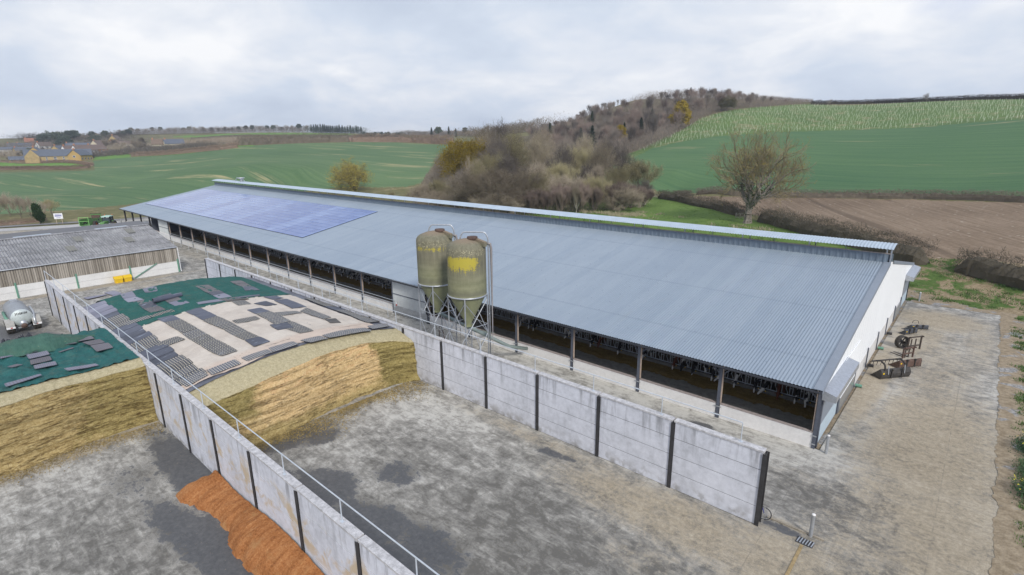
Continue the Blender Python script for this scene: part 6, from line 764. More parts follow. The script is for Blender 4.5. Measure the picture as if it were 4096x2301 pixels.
# front: columns, low wall, braces
for k in range(25):
    x = XN - 6 * k - (.12 if k == 0 else 0); mb = MB()
    mb.box(x - .10, x + .10, YF - .14, YF - .11, 0, ZE - .1); mb.box(x - .02, x + .02, YF - .11, YF + .11, 0, ZE - .1); mb.box(x - .10, x + .10, YF + .11, YF + .14, 0, ZE - .1)
    mb.build('column', M['column'] if k < 21 else M['rsj'], barn, world=True)
    if k < 21: MB().box(x + (.115 if k else -.19), x + (.175 if k else -.13), YF - .1, YF + .02, 1.13, ZE - .2).build('column_batten', M['timber'], barn, world=True)
    mb = MB()
    if k > 0: mb.bar((x + .1, YF + .05, ZE - .95), (x + .75, YF + .05, ZE - .3), .06, .08)
    if k < 24: mb.bar((x - .1, YF + .05, ZE - .95), (x - .75, YF + .05, ZE - .3), .06, .08)
    mb.build('knee_brace', M['column'], barn, world=True)
DOORS = {6: 'door_white', 19: 'door_white'}
for k in range(24):
    xa, xb = XN - 6 * (k + 1) + .14, XN - 6 * k - .14
    if k in DOORS:
        corrugated(xa, xb, (YF - .16, 1.0 if k == 6 else 1.2), (YF - .16, ZE - .25), .25, .03, 'sliding_door', M['door_white'], barn, 'box')
        MB().box(xa, xb, YF - .20, YF - .15, .05, 1.0 if k == 6 else 1.2).build('door_lower_panel', M['palewall'] if k != 6 else M['galv'], barn, world=True)
        MB().box(xa, xb, YF - .24, YF - .20, 2.28, 2.34).build('door_rail', M['column'], barn, world=True)
        if k == 6:
            s_ = MB().box(xa + .5, xa + .78, YF - .235, YF - .225, .98, 1.4).build('safety_notice', M['white'], barn, world=True); MB().box(xa + .54, xa + .74, YF - .245, YF - .237, 1.0, 1.16).build('notice_text_block', M['red'], s_, world=False).matrix_parent_inverse = Matrix.Translation((0, 0, 0))
    elif k < 21:
        mb = MB().box(xa, xb, YF - .10, YF + .05, 0, 1.02); mb.build('low_wall', M['palewall'], barn, world=True)
        MB().box(xa, xb, YF - .13, YF + .08, 1.022, 1.08).build('low_wall_cap', M['timber_cap'], barn, world=True)
        mb = MB()
        for x in (xa - .02, xb + .02):
            for z in (.3, .85): mb.box(x - .12, x + .12, YF - .165, YF - .145, z - .035, z + .035)
        mb.build('wall_cleat', M['galv'], barn, world=True)
MB().box(-149.3, -143.8, YF - .1, YF + .05, 0, 1.1).build('low_wall', M['palewall'], barn, world=True)
MB().box(XF + 18, XN - .1, YB - .1, YB, 0, ZBE + .1).build('rear_wall', M['column'], barn, world=True)
MB().box(XF + 18, XF + 18.1, YF + .3, YB - .2, 0, 4.2).build('partition_wall', M['column'], barn, world=True)
for k in range(4):
    for y in (45.0, 56.0, 67.0): MB().box(XF + 6 * k - .1, XF + 6 * k + .1, y - .1, y + .1, 0, zroof(y)).build('inner_column', M['rsj'], barn, world=True)
gf = G('feed_passage_floor'); ff = gf.noise(2.5, 5, .7); gfm = gf.out(gf.ramp(ff, [(.35, (.20, .185, .165)), (.65, (.34, .32, .29))]), .9, bump=ff, bd=.01)
tag(MB().box(XF, XN - .15, YF + .06, 39.0, -.05, .02).build('feed_passage', gfm), kind='structure')
tag(MB().box(XF, XN - .15, 39.3, YB - .2, -.05, .03).build('barn_floor', M['soil']), kind='structure')
MB().box(XF + 30, XN - .2, 39.0, 39.3, 0, .5).build('feed_kerb', simple('dirty_kerb_concrete', (.17, .16, .145), .9, 0, .2, 1.5), barn, world=True)
# feed along the kerb
xs = np.arange(-119, -5.8, .14); ysf = np.linspace(0, 1, 16); V = []
for x in xs:
    wd = 1.75 + .45 * mnoise.noise(Vector((x * .8, 0, 0))) + .25 * mnoise.noise(Vector((x * 2.7, 0, 4)))
    for t in ysf: V.append((x, 39.0 - wd * t, .02 + (.20 + .07 * mnoise.noise(Vector((x * 1.6, t * 3, 2)))) * math.sqrt(max(0, 1 - t)) * min(1, 3 - 3 * t) + .03 * mnoise.noise(Vector((x * 6, t * 9, 1))) - .03 * t))
g_ = G('mixed_feed'); f_ = g_.noise(9, 5, .8); M['feed'] = g_.out(g_.ramp(f_, [(.35, (.12, .075, .02)), (.65, (.27, .185, .06))]), .95, bump=f_, bd=.05, spec=.1)
tag(link_mesh('feed_strip', np_mesh('feed_strip', V, grid_faces(len(xs), 16)[:, ::-1]), M['feed']), 'long strip of brown mixed feed on the floor in front of the cows', 'feed', kind='stuff')
# head yokes
def yoke_bay():
    root = thing('feed_barrier', 'galvanised head yoke barrier', 'feed barrier', (0, 0, 0))
    MB().tube([(-2.95, 0, 1.72), (2.95, 0, 1.72)], .032, 6).build('top_rail', M['yoke'], root); MB().tube([(-2.95, 0, 1.60), (2.95, 0, 1.60)], .022, 6).build('locking_rail', M['rail'], root)
    MB().tube([(-2.95, 0, .56), (2.95, 0, .56)], .03, 6).build('bottom_rail', M['rail'], root)
    MB().box(-3.05, -2.95, -.05, .05, .45, 1.85).build('barrier_post', M['galv'], root)
    y0 = None
    for i in range(8):
        mb = MB(); x = 0
        mb.tube([(x, 0, .56), (x, 0, 1.60)], .02, 5, False); mb.tube([(x + .19, 0, 1.6), (x + .17, 0, 1.35), (x + .22, 0, 1.1), (x + .19, 0, .56)], .02, 5, False)
        mb.tube([(x + .58, 0, 1.66), (x + .46, 0, 1.0), (x + .60, 0, .72), (x + .60, 0, .58)], .02, 5, False); mb.tube([(x, 0, 1.08), (x + .19, 0, 1.08)], .015, 5, False)
        if y0 is None: y0 = mb.build('yoke', M['yoke'], root)
        else:
            y0b = y0.copy(); col.objects.link(y0b); y0b.parent = root
        (y0 if i == 0 else y0b).location = (-2.85 + i * .72, 0, 0)
    return root
yb = yoke_bay(); BO = lambda k: 'bay %s from the white gable' % (k + 1)
ORD2 = ORD + ['twenty first', 'twenty second']
for k in range(19):
    o = yb if k == 0 else copy_tree(yb); o.location = (XN - 3 - 6 * k, 39.15, 0); tag(o, 'galvanised head yoke barrier in the %s barn bay from the white gable' % ORD2[k], 'feed barrier', 'head yoke barriers along the feed passage')
# solar array
sol = thing('solar_array', 'large blue glass solar panel array on the far part of the barn roof', 'solar array', (-110, 44, 6))
def pvmat():
    g = G('blue_solar_glass'); s = g.sep(g.pos); colu = g.ma('FLOOR', g.ma('DIVIDE', s[0], 1.652)); cmbn = g.n('ShaderNodeCombineXYZ'); g.l(colu, cmbn.inputs[0]); g.l(g.ma('FLOOR', g.ma('DIVIDE', g.ma('SUBTRACT', s[1], 37.6), 1.1)), cmbn.inputs[1])
    wn = g.n('ShaderNodeTexWhiteNoise'); wn.noise_dimensions = '1D'; g.l(g.ma('FLOOR', g.ma('MULTIPLY', colu, .4)), wn.inputs['W']); w2 = g.n('ShaderNodeTexWhiteNoise'); g.l(cmbn.outputs[0], w2.inputs[0])
    f = g.ma('ADD', g.ma('MULTIPLY', wn.outputs[0], .65), g.ma('MULTIPLY', w2.outputs[0], .35))
    c = g.ramp(f, [(.05, (.045, .10, .32)), (.95, (.17, .26, .50))])
    return g.out(c, .14, .0, spec=1.0)
M['pv'] = pvmat()
X0, X1, Y0, Y1 = -146.6, -73.9, 37.5, 50.7; NR, NC = 12, 44; dx = (X1 - X0) / NC; dy = (Y1 - Y0) / NR
MB().add([(X0, Y0, zroof(Y0) + .09), (X1, Y0, zroof(Y0) + .09), (X1, Y1, zroof(Y1) + .09), (X0, Y1, zroof(Y1) + .09), (X0, Y0, zroof(Y0) + .02), (X1, Y0, zroof(Y0) + .02), (X1, Y1, zroof(Y1) + .02)], [(0, 1, 2, 3), (0, 4, 5, 1), (1, 5, 6, 2)]).build('mounting_frame', M['rsj'], sol, world=True)
pm = MB(); pm.add([(.012, .022, .022 * SL), (dx - .012, .022, .022 * SL), (dx - .012, dy - .022, (dy - .022) * SL), (.012, dy - .022, (dy - .022) * SL), (.012, .022, .022 * SL - .035), (dx - .012, .022, .022 * SL - .035), (dx - .012, dy - .022, (dy - .022) * SL - .035)], [(0, 1, 2, 3), (0, 4, 5, 1), (1, 5, 6, 2)])
rest = MB(); first = None; cells = sorted([(math.hypot(X0 + (i + .5) * dx, Y0 + (j + .5) * dy), i, j) for i in range(NC) for j in range(NR)])
for q, (d_, i, j) in enumerate(cells):
    ox, oy = X0 + i * dx + (.03 if i % 8 == 0 else 0), Y0 + j * dy; oz = zroof(oy) + .13
    if q < 100:
        if first is None: first = pm.build('panel', M['pv'], sol); p = first
        else: p = first.copy(); col.objects.link(p); p.parent = sol
        p.location = (ox + 110, oy - 44, oz - 6)
    else: rest.add([(a + ox, b + oy, c_ + oz) for a, b, c_ in pm.v], pm.f)
tag(rest.build('panel', M['pv'], sol, world=True), kind='stuff')
# roof ventilator-like loop at the far ridge end
mb = MB(); zt = zc + .3; mb.tube([(-138.5, YR + .3, zt), (-137.4, YR + .3, zt + .85), (-136.4, YR + .3, zt + .55)], .07, 6); mb.tube([(-136, YR + .3, zt), (-134.6, YR + .3, zt + .8), (-133, YR + .3, zt)], .07, 6); mb.lathe([(.0, .95), (.75, .92), (.8, .8), (.3, .6), (.3, 0)], 16, (-135, YR + .3, zt)); tag(mb.build('roof_light_mast', M['galv']), 'pale curved pipe and round cap on the ridge near the far end of the barn', 'roof fitting')
# ------------------------------------------------------------------ cows
def cow_mesh(seed, pose):
    V = []; E = []; Rr = []
    def ch(pts, start=None):
        idx = start
        for p, r in pts:
            V.append(p); Rr.append(r if isinstance(r, tuple) else (r, r)); k = len(V) - 1
            if idx is not None: E.append((idx, k))
            idx = k
        return idx
    ch([((0, .95, 1.02), (.33, .36))])                                                   # 0 barrel centre (root)
    ch([((0, 1.5, 1.04), (.34, .34)), ((0, 2.0, 1.10), (.27, .30)), ((0, 2.28, 1.14), (.15, .2))], 0)      # hindquarter
    rump = 2
    sh = ch([((0, .45, 1.06), (.27, .33))], 0)                                           # shoulder
    if pose == 0: nk = [((0, .12, 1.10), (.15, .22)), ((0, -.18, .92), (.11, .17)), ((0, -.38, .72), (.10, .13)), ((0, -.50, .58), (.11, .11)), ((0, -.60, .38), (.07, .08)), ((0, -.66, .24), (.06, .05))]
    elif pose == 1: nk = [((0, .12, 1.16), (.15, .22)), ((.05, -.22, 1.12), (.11, .16)), ((.10, -.45, 1.08), (.12, .12)), ((.14, -.66, .92), (.075, .085)), ((.16, -.78, .82), (.06, .055))]
    else: nk = [((0, .12, 1.08), (.15, .22)), ((-.10, -.16, .88), (.11, .17)), ((-.22, -.34, .66), (.10, .12)), ((-.32, -.42, .50), (.11, .11)), ((-.46, -.50, .34), (.07, .08)), ((-.52, -.54, .22), (.06, .05))]
    base = len(V); ch(nk, sh); hd = base + (3 if pose != 1 else 2)
    for s in (-1, 1): ch([((V[hd][0] + s * .13, V[hd][1] + .05, V[hd][2] + .05), (.03, .03)), ((V[hd][0] + s * .24, V[hd][1] + .07, V[hd][2] + .03), (.045, .02))], hd)
    for s in (-1, 1): ch([((s * .20, .42, .78), (.10, .12)), ((s * .21, .40, .45), (.055, .06)), ((s * .21, .42, .22), (.04, .045)), ((s * .21, .40, .04), (.055, .055))], sh)
    for s in (-1, 1): ch([((s * .22, 1.95, .80), (.13, .16)), ((s * .22, 1.85, .62), (.08, .10)), ((s * .22, 2.08, .45), (.05, .06)), ((s * .22, 2.03, .22), (.04, .045)), ((s * .22, 1.98, .04), (.055, .055))], rump)
    ch([((0, 2.38, 1.0), (.03, .03)), ((0, 2.40, .55), (.02, .02))], 3)
    me = bpy.data.meshes.new('cow'); me.from_pydata(V, E, []); ob = bpy.data.objects.new('tmp', me); col.objects.link(ob)
    md = ob.modifiers.new('s', 'SKIN'); md.use_smooth_shade = True
    if not me.skin_vertices: raise RuntimeError('skin')
    for i, r in enumerate(Rr): me.skin_vertices[0].data[i].radius = r
    me.skin_vertices[0].data[0].use_root = True
    sb = ob.modifiers.new('b', 'SUBSURF'); sb.levels = 1; sb.render_levels = 1
    dg = bpy.context.evaluated_depsgraph_get(); r = bpy.data.meshes.new_from_object(ob.evaluated_get(dg)); r.name = 'cow'; bpy.data.objects.remove(ob)
    for p in r.polygons: p.use_smooth = True
    # pale blaze on the forehead and muzzle stored per vertex
    h0, h1 = Vector(V[base + len(nk) - 2]), Vector(V[base + len(nk) - 1]); hh = Vector(V[hd])
    at = r.attributes.new('blaze', 'FLOAT', 'POINT')
    for i, v in enumerate(r.vertices):
        d = (v.co - hh); ax = (h1 - hh).normalized(); t = d.dot(ax) / (h1 - hh).length; rad = (d - ax * d.dot(ax)); front = -rad.y + .5 * rad.z
        at.data[i].value = 1.0 if (t > .12 and abs(rad.x) < (.055 + .05 * max(0, t - .5)) and front > -.02) or t > .86 else 0.0
    return r
def cowmat(name, dark, white, thr, blaze=1.0):
    g = G(name); o = g.obj(); v = g.n('ShaderNodeVectorMath'); v.operation = 'ADD'; cx = g.n('ShaderNodeCombineXYZ'); g.l(g.ma('MULTIPLY', g.rnd(), 37.0), cx.inputs[0]); g.l(g.ma('MULTIPLY', g.rnd(), 91.0), cx.inputs[1]); g.l(o, v.inputs[0]); g.l(cx.outputs[0], v.inputs[1])
    n = g.noise(1.5, 2, .4, v.outputs[0], .8); f = g.ss(n, thr, thr + .02); c = g.mix(f, dark, white)
    c = g.mix(g.ma('MULTIPLY', g.attr('blaze'), g.ma('GREATER_THAN', g.ma('FRACT', g.ma('MULTIPLY', g.rnd(), 7.3)), 1 - blaze)), c, white)
    return g.out(c, .75, spec=.2)
CM = [cowmat('black_and_white_hide', (.018, .016, .016), (.72, .69, .65), .51, .9), cowmat('mostly_black_hide', (.018, .016, .016), (.72, .69, .65), .62, .75), cowmat('mostly_white_hide', (.03, .025, .025), (.62, .58, .54), .47, .9), cowmat('red_brown_hide', (.13, .04, .02), (.6, .55, .5), .70, .6)]
CN = ['patched', 'mostly black', 'mostly white', 'red brown']
poses = [cow_mesh(i, i) for i in range(3)]; PN = ['feeding head down', 'with raised head', 'reaching sideways']
protos = {}
rg = random.Random(11)
def cow(p, c, loc, rz, sc):
    if (p, c) not in protos:
        me = poses[p].copy() if (p, 0) in protos or True else poses[p]; me.materials.clear(); me.materials.append(CM[c]); protos[(p, c)] = me
    root = thing('cow', '', 'cow', loc, rz); root.scale = (sc, sc, sc); o = link_mesh('body', protos[(p, c)], None, root)
    hz = {0: (0, -.50, .58), 1: (.10, -.45, 1.08), 2: (-.32, -.42, .50)}[p]
    if 'tagm' not in protos: protos['tagm'] = MB().box(-.03, .03, -.006, .006, -.035, .035).build('ear_tag', M['yellow'], root).data; bpy.data.objects.remove(root.children[-1] if root.children[-1].name.startswith('ear_tag') else root.children[0])
    t_ = link_mesh('ear_tag', protos['tagm'], None, root); t_.location = (hz[0] + .25, hz[1] + .03, hz[2] + .01)
    return root
special = {0: [(.9, 0, 1), (1.75, 0, 0), (2.4, 0, 1), (3.6, 0, 3), (4.4, 2, 0), (5.2, 0, 1)], 1: [(.6, 0, 0), (1.6, 2, 0), (2.3, 0, 1), (3.0, 1, 0), (3.9, 0, 1), (4.9, 0, 0), (5.5, 0, 3)], 2: [(2.2, 0, 0), (4.6, 0, 1)], 3: [(.7, 0, 3), (1.4, 0, 1), (3.9, 2, 0), (4.4, 1, 2)], 4: [(1.9, 0, 1), (2.6, 0, 0), (3.6, 0, 2), (4.3, 0, 0)]}
for k in range(19):
    if k in (5,): continue
    if k in special: lst = special[k]
    elif 6 <= k <= 14: lst = [(.5 + i * .75, rg.choice([0, 0, 1, 2]), rg.choice([0, 1, 1, 2, 0])) for i in range(8) if rg.random() < (.62 if k < 10 else .42)]
    else: lst = [(1 + rg.random() * 4, 0, 1)]
    if k == 0: lst.append((1.0 - .45, 0, 2))
    seen = {}
    for i, (dxk, p, c) in enumerate(sorted(lst)):
        x = XN - 6 * k - dxk; key = (p, c); seen[key] = seen.get(key, 0) + 1
        o = cow(p, c, (x, 39.12 + rg.uniform(-.05, .12), .03), rg.uniform(-.12, .12), rg.uniform(.98, 1.07))
        tag(o, '%s cow %s, %s from the gable in the %s barn bay' % (CN[c], PN[p], ORD[i], ORD2[k]), 'cow', 'dairy cows feeding through the barrier')
# a few cows lying or standing farther inside, seen as dark shapes
# ------------------------------------------------------------------ low fibre cement shed on the left
shed = thing('farm_shed', 'low shed with weathered fibre cement roof, boarded upper wall and white panel base', 'shed', (-94, 8, 0))
SX, SY0, SY1 = -88.5, -34, 25.4; SZ = 3.72; RX, RZ = -100.4, 5.85
def fibremat():
    g = G('weathered_fibre_cement'); a = g.noise(.35, 5, .65); b = g.noise(2.0, 5, .65, g.map(g.pos, (.3, 1.6, 1))); c_ = g.noise(8, 3, .7)
    f = g.ma('ADD', g.ma('MULTIPLY', a, .35), g.ma('ADD', g.ma('MULTIPLY', b, .4), g.ma('MULTIPLY', c_, .25)))
    c = g.ramp(f, [(.33, (.13, .13, .135)), (.5, (.27, .27, .275)), (.66, (.44, .44, .44))])
    return g.out(c, .95, bump=c_, bd=.01, spec=.2)
M['fibre'] = fibremat()
for j in range(5):
    t0, t1 = j / 5, (j + 1) / 5 + .012; xa, xb = SX + .25 + (RX - SX - .25) * t0, SX + .25 + (RX - SX - .25) * t1; za, zb = SZ + (RZ - SZ) * t0 + .02 * 1, SZ + (RZ - SZ) * t1 - .0
    corrugated(SY1 + .1, SY0, (xa, za + .03), (xb, zb), .33, .13, 'roof_sheet_row', M['fibre'], shed, 'round', axis='y')
skm = simple('dull_roof_light', (.19, .185, .16), .6, 0, .15, 3)
for (y, t) in [(21.8, .72), (20.6, .38), (15.2, .62), (13.6, .3), (6.0, .62), (5.0, .3), (-4, .6), (-5, .3)]:
    xa, xb = SX + (RX - SX) * t, SX + (RX - SX) * (t + .19); za, zb = SZ + (RZ - SZ) * t + .12, SZ + (RZ - SZ) * (t + .19) + .12
    corrugated(y + 1.05, y - .0, (xa, za), (xb, zb), .33, .05, 'roof_light', skm, shed, 'round', axis='y')
MB().add([(RX, SY0, RZ), (RX, SY1, RZ), (RX - 12.2, SY1 + 2.0, RZ - .62), (RX - 12.2, SY0, RZ - .62)], [(0, 1, 2, 3)]).build('rear_roof', simple('smooth_grey_roof', (.135, .135, .14), .8, 0, .08, .5), shed, world=True)
for y in (19, 9.5, 0, -9): MB().add([(RX - 1.6, y, RZ - .05), (RX - 1.6, y + 4.2, RZ - .05), (RX - 3.2, y + 4.2, RZ - .13), (RX - 3.2, y, RZ - .13)], [(0, 1, 2, 3)]).build('roof_light', M['canopy'], shed, world=True)
MB().tube([(RX, SY0, RZ + .05), (RX, SY1 + .1, RZ + .05)], .10, 8).build('ridge_tile', M['fibre'], shed, world=True)
bm_ = G('grey_weathered_boards'); s_ = bm_.sep(bm_.pos); wn = bm_.n('ShaderNodeTexWhiteNoise'); wn.noise_dimensions = '1D'; bm_.l(bm_.ma('FLOOR', bm_.ma('MULTIPLY', s_[1], 6.25)), wn.inputs['W']); nn = bm_.noise(1.0, 5, .7, bm_.map(bm_.pos, (6, 6, .8)))
M['boards'] = bm_.out(bm_.ramp(bm_.ma('ADD', bm_.ma('MULTIPLY', wn.outputs[0], .45), bm_.ma('MULTIPLY', nn, .55)), [(.25, (.20, .175, .14)), (.7, (.42, .38, .32))]), .95, spec=.1)
mb = MB(); y = SY1 - .08
i = 0
while y > SY0: mb.box(SX + (.0 if i % 2 else .025), SX + (.035 if i % 2 else .06), y - (.10 if i % 2 == 0 else .075), y + (.0 if i % 2 == 0 else .02), 1.62, SZ - .08); y -= .115; i += 1
mb.build('boarded_wall', M['boards'], shed, world=True)
MB().box(SX - .06, SX - .01, SY0, SY1 - .06, 1.5, SZ - .1).build('wall_backing', M['rsj'], shed, world=True)
pw = simple('white_base_panel', (.66, .65, .62), .8, 0, .07, .8)
ys = [25.3, 19.3, 13.3, 7.3, 1.3, -4.7, -10.7, -16.7, -22.7, -28.7, -34]
for a, b in zip(ys[1:], ys[:-1]):
    mb = MB().box(SX - .1, SX + .03, a + .06, b - .06, .0, .78); mb.box(SX - .1, SX + .03, a + .06, b - .06, .8, 1.62); mb.build('base_panel', pw, shed, world=True)
for y in ys[:-1]: MB().box(SX - .05, SX + .13, y - .09, y + .09, 0, 1.95).build('stanchion', M['green_pipe'], shed, world=True)
MB().bar((SX + .16, 19.6, .15), (SX + .16, 22.6, 1.75), .10, .10).build('brace', M['green_pipe'], shed, world=True)
MB().tube([(SX + .24, SY0, SZ - .02), (SX + .24, SY1 + .05, SZ - .02)], .06, 8).build('gutter', M['galv'], shed, world=True)
MB().tube([(SX + .22, SY1 + .12, SZ - .1), (SX + .20, SY1 + .12, .25), (SX + .4, SY1 + .12, .12)], .05, 8).build('downpipe', M['white'], shed, world=True)
MB().add([(SX, SY1, 0), (RX, SY1, 0), (RX - 12.2, SY1 + 1.9, 0), (RX - 12.2, SY1 + 1.9, RZ - .66), (RX, SY1, RZ - .03), (SX, SY1, SZ - .03)], [(0, 1, 2, 3, 4, 5)]).build('end_wall', M['boards'], shed, world=True)
# yellow grit bins
for i, y in enumerate((17.62, 18.66)):
    root = thing('grit_bin', ['left one of the two yellow lidded grit bins by the shed wall', 'right one of the two yellow lidded grit bins, beside the green stanchion'][i], 'grit bin', (-87.85, y, 0), 0, 'yellow grit bins by the shed')
    mb = MB().prism([(-.34, 0), (.34, 0), (.40, .52), (-.40, .52)], 'y', -.44, .44); mb.box(.30, .44, -.30, -.12, .0, .12); mb.box(.30, .44, .12, .30, .0, .12); mb.build('bin_body', M['yellow'], root)
    mb = MB().prism([(-.44, .53), (.44, .53), (.42, .64), (.05, .86), (-.36, .86), (-.44, .75)], 'y', -.49, .49); mb.box(.40, .45, -.20, -.06, .5, .58); mb.box(.40, .45, .06, .20, .5, .58); mb.build('lid', M['yellow'], root)
# ------------------------------------------------------------------ feed silos
def silomat(lo0=8.3, lo1=9.5):
    g = G('lichened_olive_fibreglass'); s = g.sep(g.obj()); p = g.pos
    n = g.noise(2.2, 5, .65); st = g.noise(1.0, 5, .7, g.map(p, (5, 5, .5))); sp = g.noise(9, 4, .75); band = g.noise(1.0, 3, .5, g.map(p, (.3, .3, 4)))
    c = g.ramp(g.ma('ADD', g.ma('MULTIPLY', n, .5), g.ma('MULTIPLY', band, .5)), [(.35, (.19, .195, .11)), (.65, (.28, .28, .17))])
    up = g.ss(s[2], 7.3, 9.4); c = g.mix(g.ma('MULTIPLY', up, .75), c, g.ramp(st, [(.35, (.11, .10, .075)), (.65, (.20, .18, .13))]))
    rimd = g.ma('MULTIPLY', g.ss(s[2], 6.8, 7.0), g.ma('SUBTRACT', 1.0, g.ss(s[2], 7.0, 7.6))); c = g.mix(g.ma('MULTIPLY', rimd, .5), c, (.13, .125, .10))
    lm = g.ma('MULTIPLY', g.ma('MULTIPLY', g.ss(s[2], lo0, lo1), g.ma('SUBTRACT', 1.0, g.ss(s[2], 9.6, 10.3))), g.ss(g.ma('SUBTRACT', g.ma('MULTIPLY', s[0], .5), g.ma('MULTIPLY', s[1], .9)), .35, 1.35))
    lf = g.ss(g.ma('ADD', g.ma('ADD', g.ma('MULTIPLY', sp, .75), g.ma('MULTIPLY', st, .55)), g.ma('MULTIPLY', lm, .36)), .80, .93)
    c = g.mix(g.ma('MULTIPLY', lf, g.ss(lm, .02, .25)), c, (.42, .35, .05))
    wl = g.ma('MULTIPLY', g.ss(s[2], 9.9, 10.1), g.ma('SUBTRACT', 1.0, g.ss(s[2], 10.4, 10.6))); c = g.mix(g.ma('MULTIPLY', wl, g.ma('MULTIPLY', g.ss(sp, .52, .62), .85)), c, (.44, .40, .26))
    tp_ = g.ss(s[2], 10.75, 11.1); c = g.mix(g.ma('MULTIPLY', tp_, .55), c, (.30, .21, .15))
    return g.out(c, .75, bump=sp, bd=.01, spec=.3)
M['silo'] = silomat(); M['silo2'] = silomat(9.35, 10.05); M['cone'] = simple('olive_fibreglass_cone', (.24, .25, .14), .6, 0, .12, 2)
def silo(x, y, label, tall_pipe):
    root = thing('feed_silo', label, 'feed silo', (x, y, 0), 0, 'twin feed silos'); r = 1.5; zr, zs, zt = 6.75, 10.35, 11.15
    prof = [(r * .985, zr), (r, zr + .15), (r, zs), (r * .985, zs + .14), (r * .93, zs + .30), (r * .80, zs + .46), (r * .5, zs + .64), (r * .22, zt - .06), (.01, zt)]
    MB().lathe(prof, 48).build('barrel', M['silo'] if tall_pipe else M['silo2'], root, True)
    MB().lathe([(r * .98, zr), (.24, 4.35), (.22, 4.2)], 40).build('cone', M['cone'], root, True)
    MB().lathe([(.22, 4.2), (.36, 4.2), (.36, 4.12), (.2, 4.1)], 20).build('outlet_flange', M['cone'], root)
    ring = MB().lathe([(r + .005, zr - .04), (r + .06, zr - .06), (r + .06, zr + .04), (r + .005, zr + .06)], 48); ring.build('ring', M['galv'], root, True)
    ang = [R(-52 + 90 * i) for i in range(4)]; fp = [(math.cos(a) * (r + .04), math.sin(a) * (r + .04)) for a in ang]
    for (a, b) in fp: mb = MB().tube([(a, b, zr), (a * 1.02, b * 1.02, 0)], .055, 8); mb.box(a * 1.02 - .12, a * 1.02 + .12, b * 1.02 - .12, b * 1.02 + .12, 0, .02); mb.build('leg', M['galv'], root)
    for i in range(4):
        a, b = fp[i], fp[(i + 1) % 4]; mb = MB()
        for z0, z1 in ((.4, 3.6), (3.6, 6.4)): mb.tube([(*a, z0), (*b, z1)], .028, 6); mb.tube([(*b, z0), (*a, z1)], .028, 6)
        mb.build('bracing', M['galv'], root); MB().tube([(*a, 4.3), (*b, 4.3)], .024, 6).build('strut', M['galv'], root)
    # auger from the outlet towards the barn
    MB().tube([(0, 0, 4.15), (.1, .2, 3.9), (1.0, 3.6, 1.55), (1.5, 5.4, .9)], .15, 12).build('auger_tube', simple('pale_green_grey_auger', (.25, .30, .28), .5, .2, .1, 3), root, True)
    # hatch, filler box and looped pipes
    mb = MB(); mb.lathe([(.0, .15), (.40, .13), (.42, .0), (.40, -.06)], 20, (.35, .35, zt - .02)); mb.build('hatch', M['rust'], root)
    MB().prism([(.35, zs + .35), (1.62, zs + .25), (1.62, zs + .62), (.35, zs + .85)], 'y', .35, .62).build('filler_box', M['silo'], root)
    q = math.cos(R(35)), math.sin(R(35)); loop = []
    for i in range(15):
        t = i / 14; a = math.pi * t; loop.append((q[0] * (-.45 + (1.0 - math.cos(a)) * 1.08), q[1] * (-.45 + (1.0 - math.cos(a)) * 1.08), zt - .15 + .62 * min(1, math.sin(a) * 1.5)))
    loop = [(loop[0][0], loop[0][1], zt - .25)] + loop[1:] + [(q[0] * 1.72, q[1] * 1.72, zs - .3), (q[0] * 1.72, q[1] * 1.72, .1 if tall_pipe else 6.9)]
    MB().tube(loop, .055, 10).build('breather_pipe', M['galv'], root, True)
    MB().tube([(q[0] * 1.62 + .1, q[1] * 1.62 - .1, zs + .42), (q[0] * 1.9, q[1] * 1.8, zs + .40), (q[0] * 1.95, q[1] * 1.9, zs), (q[0] * 1.95, q[1] * 1.9, .05)], .10, 12).build('fill_pipe', simple('grey_brown_fill_pipe', (.27, .25, .24), .5, .3, .15, 2), root, True)
    return root
SP = [(-29.40, 27.85), (-34.15, 28.75)]
silo(*SP[0], 'nearer feed silo with a broad yellow lichen patch, olive fibreglass on galvanised legs', True)
silo(*SP[1], 'farther feed silo with a thin yellow lichen band, standing left of and behind the other', False)
mb = MB(); mb.tube([(-36.3, 30.6, .02), (-35.9, 30.3, 1.9), (-35.5, 30.1, 2.2), (-35.1, 30.0, 1.9), (-34.3, 29.8, .02)], .04, 8); tag(mb.build('bent_pipe', M['rust']), 'bent rusty pipe loop standing under the farther silo', 'pipe')
# ------------------------------------------------------------------ bollards, drain, channel
for (x, y, h, lb) in [(-4.88, 33.6, 1.2, 'galvanised bollard at the near corner of the barn beside the roller shutter'), (-3.76, 25.35, 1.2, 'galvanised bollard at the end of the kerb beside the drain grating'), (-4.26, 74.86, 1.1, 'galvanised bollard beyond the far roller shutter near the earth bank'), (-151.3, 33.2, 1.3, 'galvanised bollard at the far open corner of the barn')]:
    root = thing('bollard', lb, 'bollard', (x, y, 0), 0, 'galvanised bollards'); MB().lathe([(.085, 0), (.085, h)], 16).build('tube', M['galv'], root, True); MB().lathe([(.087, h - .01), (.087, h + .02), (.05, h + .045), (0, h + .05)], 16).build('cap', M['palewall'], root, True)
dr = thing('drain_grating', 'small steel drain grating set in the concrete beside the bollard', 'drain', (-3.85, 24.75, 0)); MB().box(-.36, .36, -.24, .24, .016, .024).build('frame', M['rsj'], dr)
for i in range(6): MB().bar((-.30 + i * .12, -.2, .035), (-.26 + i * .12, .2, .035), .045, .02).build('grate_bar', M['galv'], dr)
cm = MB(); cm.box(-3.98, -3.84, 10.5, 24.45, .015, .022); tag(cm.build('drain_channel', simple('silt_filled_channel', (.30, .22, .11), .95, 0, .3, 4)), kind='structure')
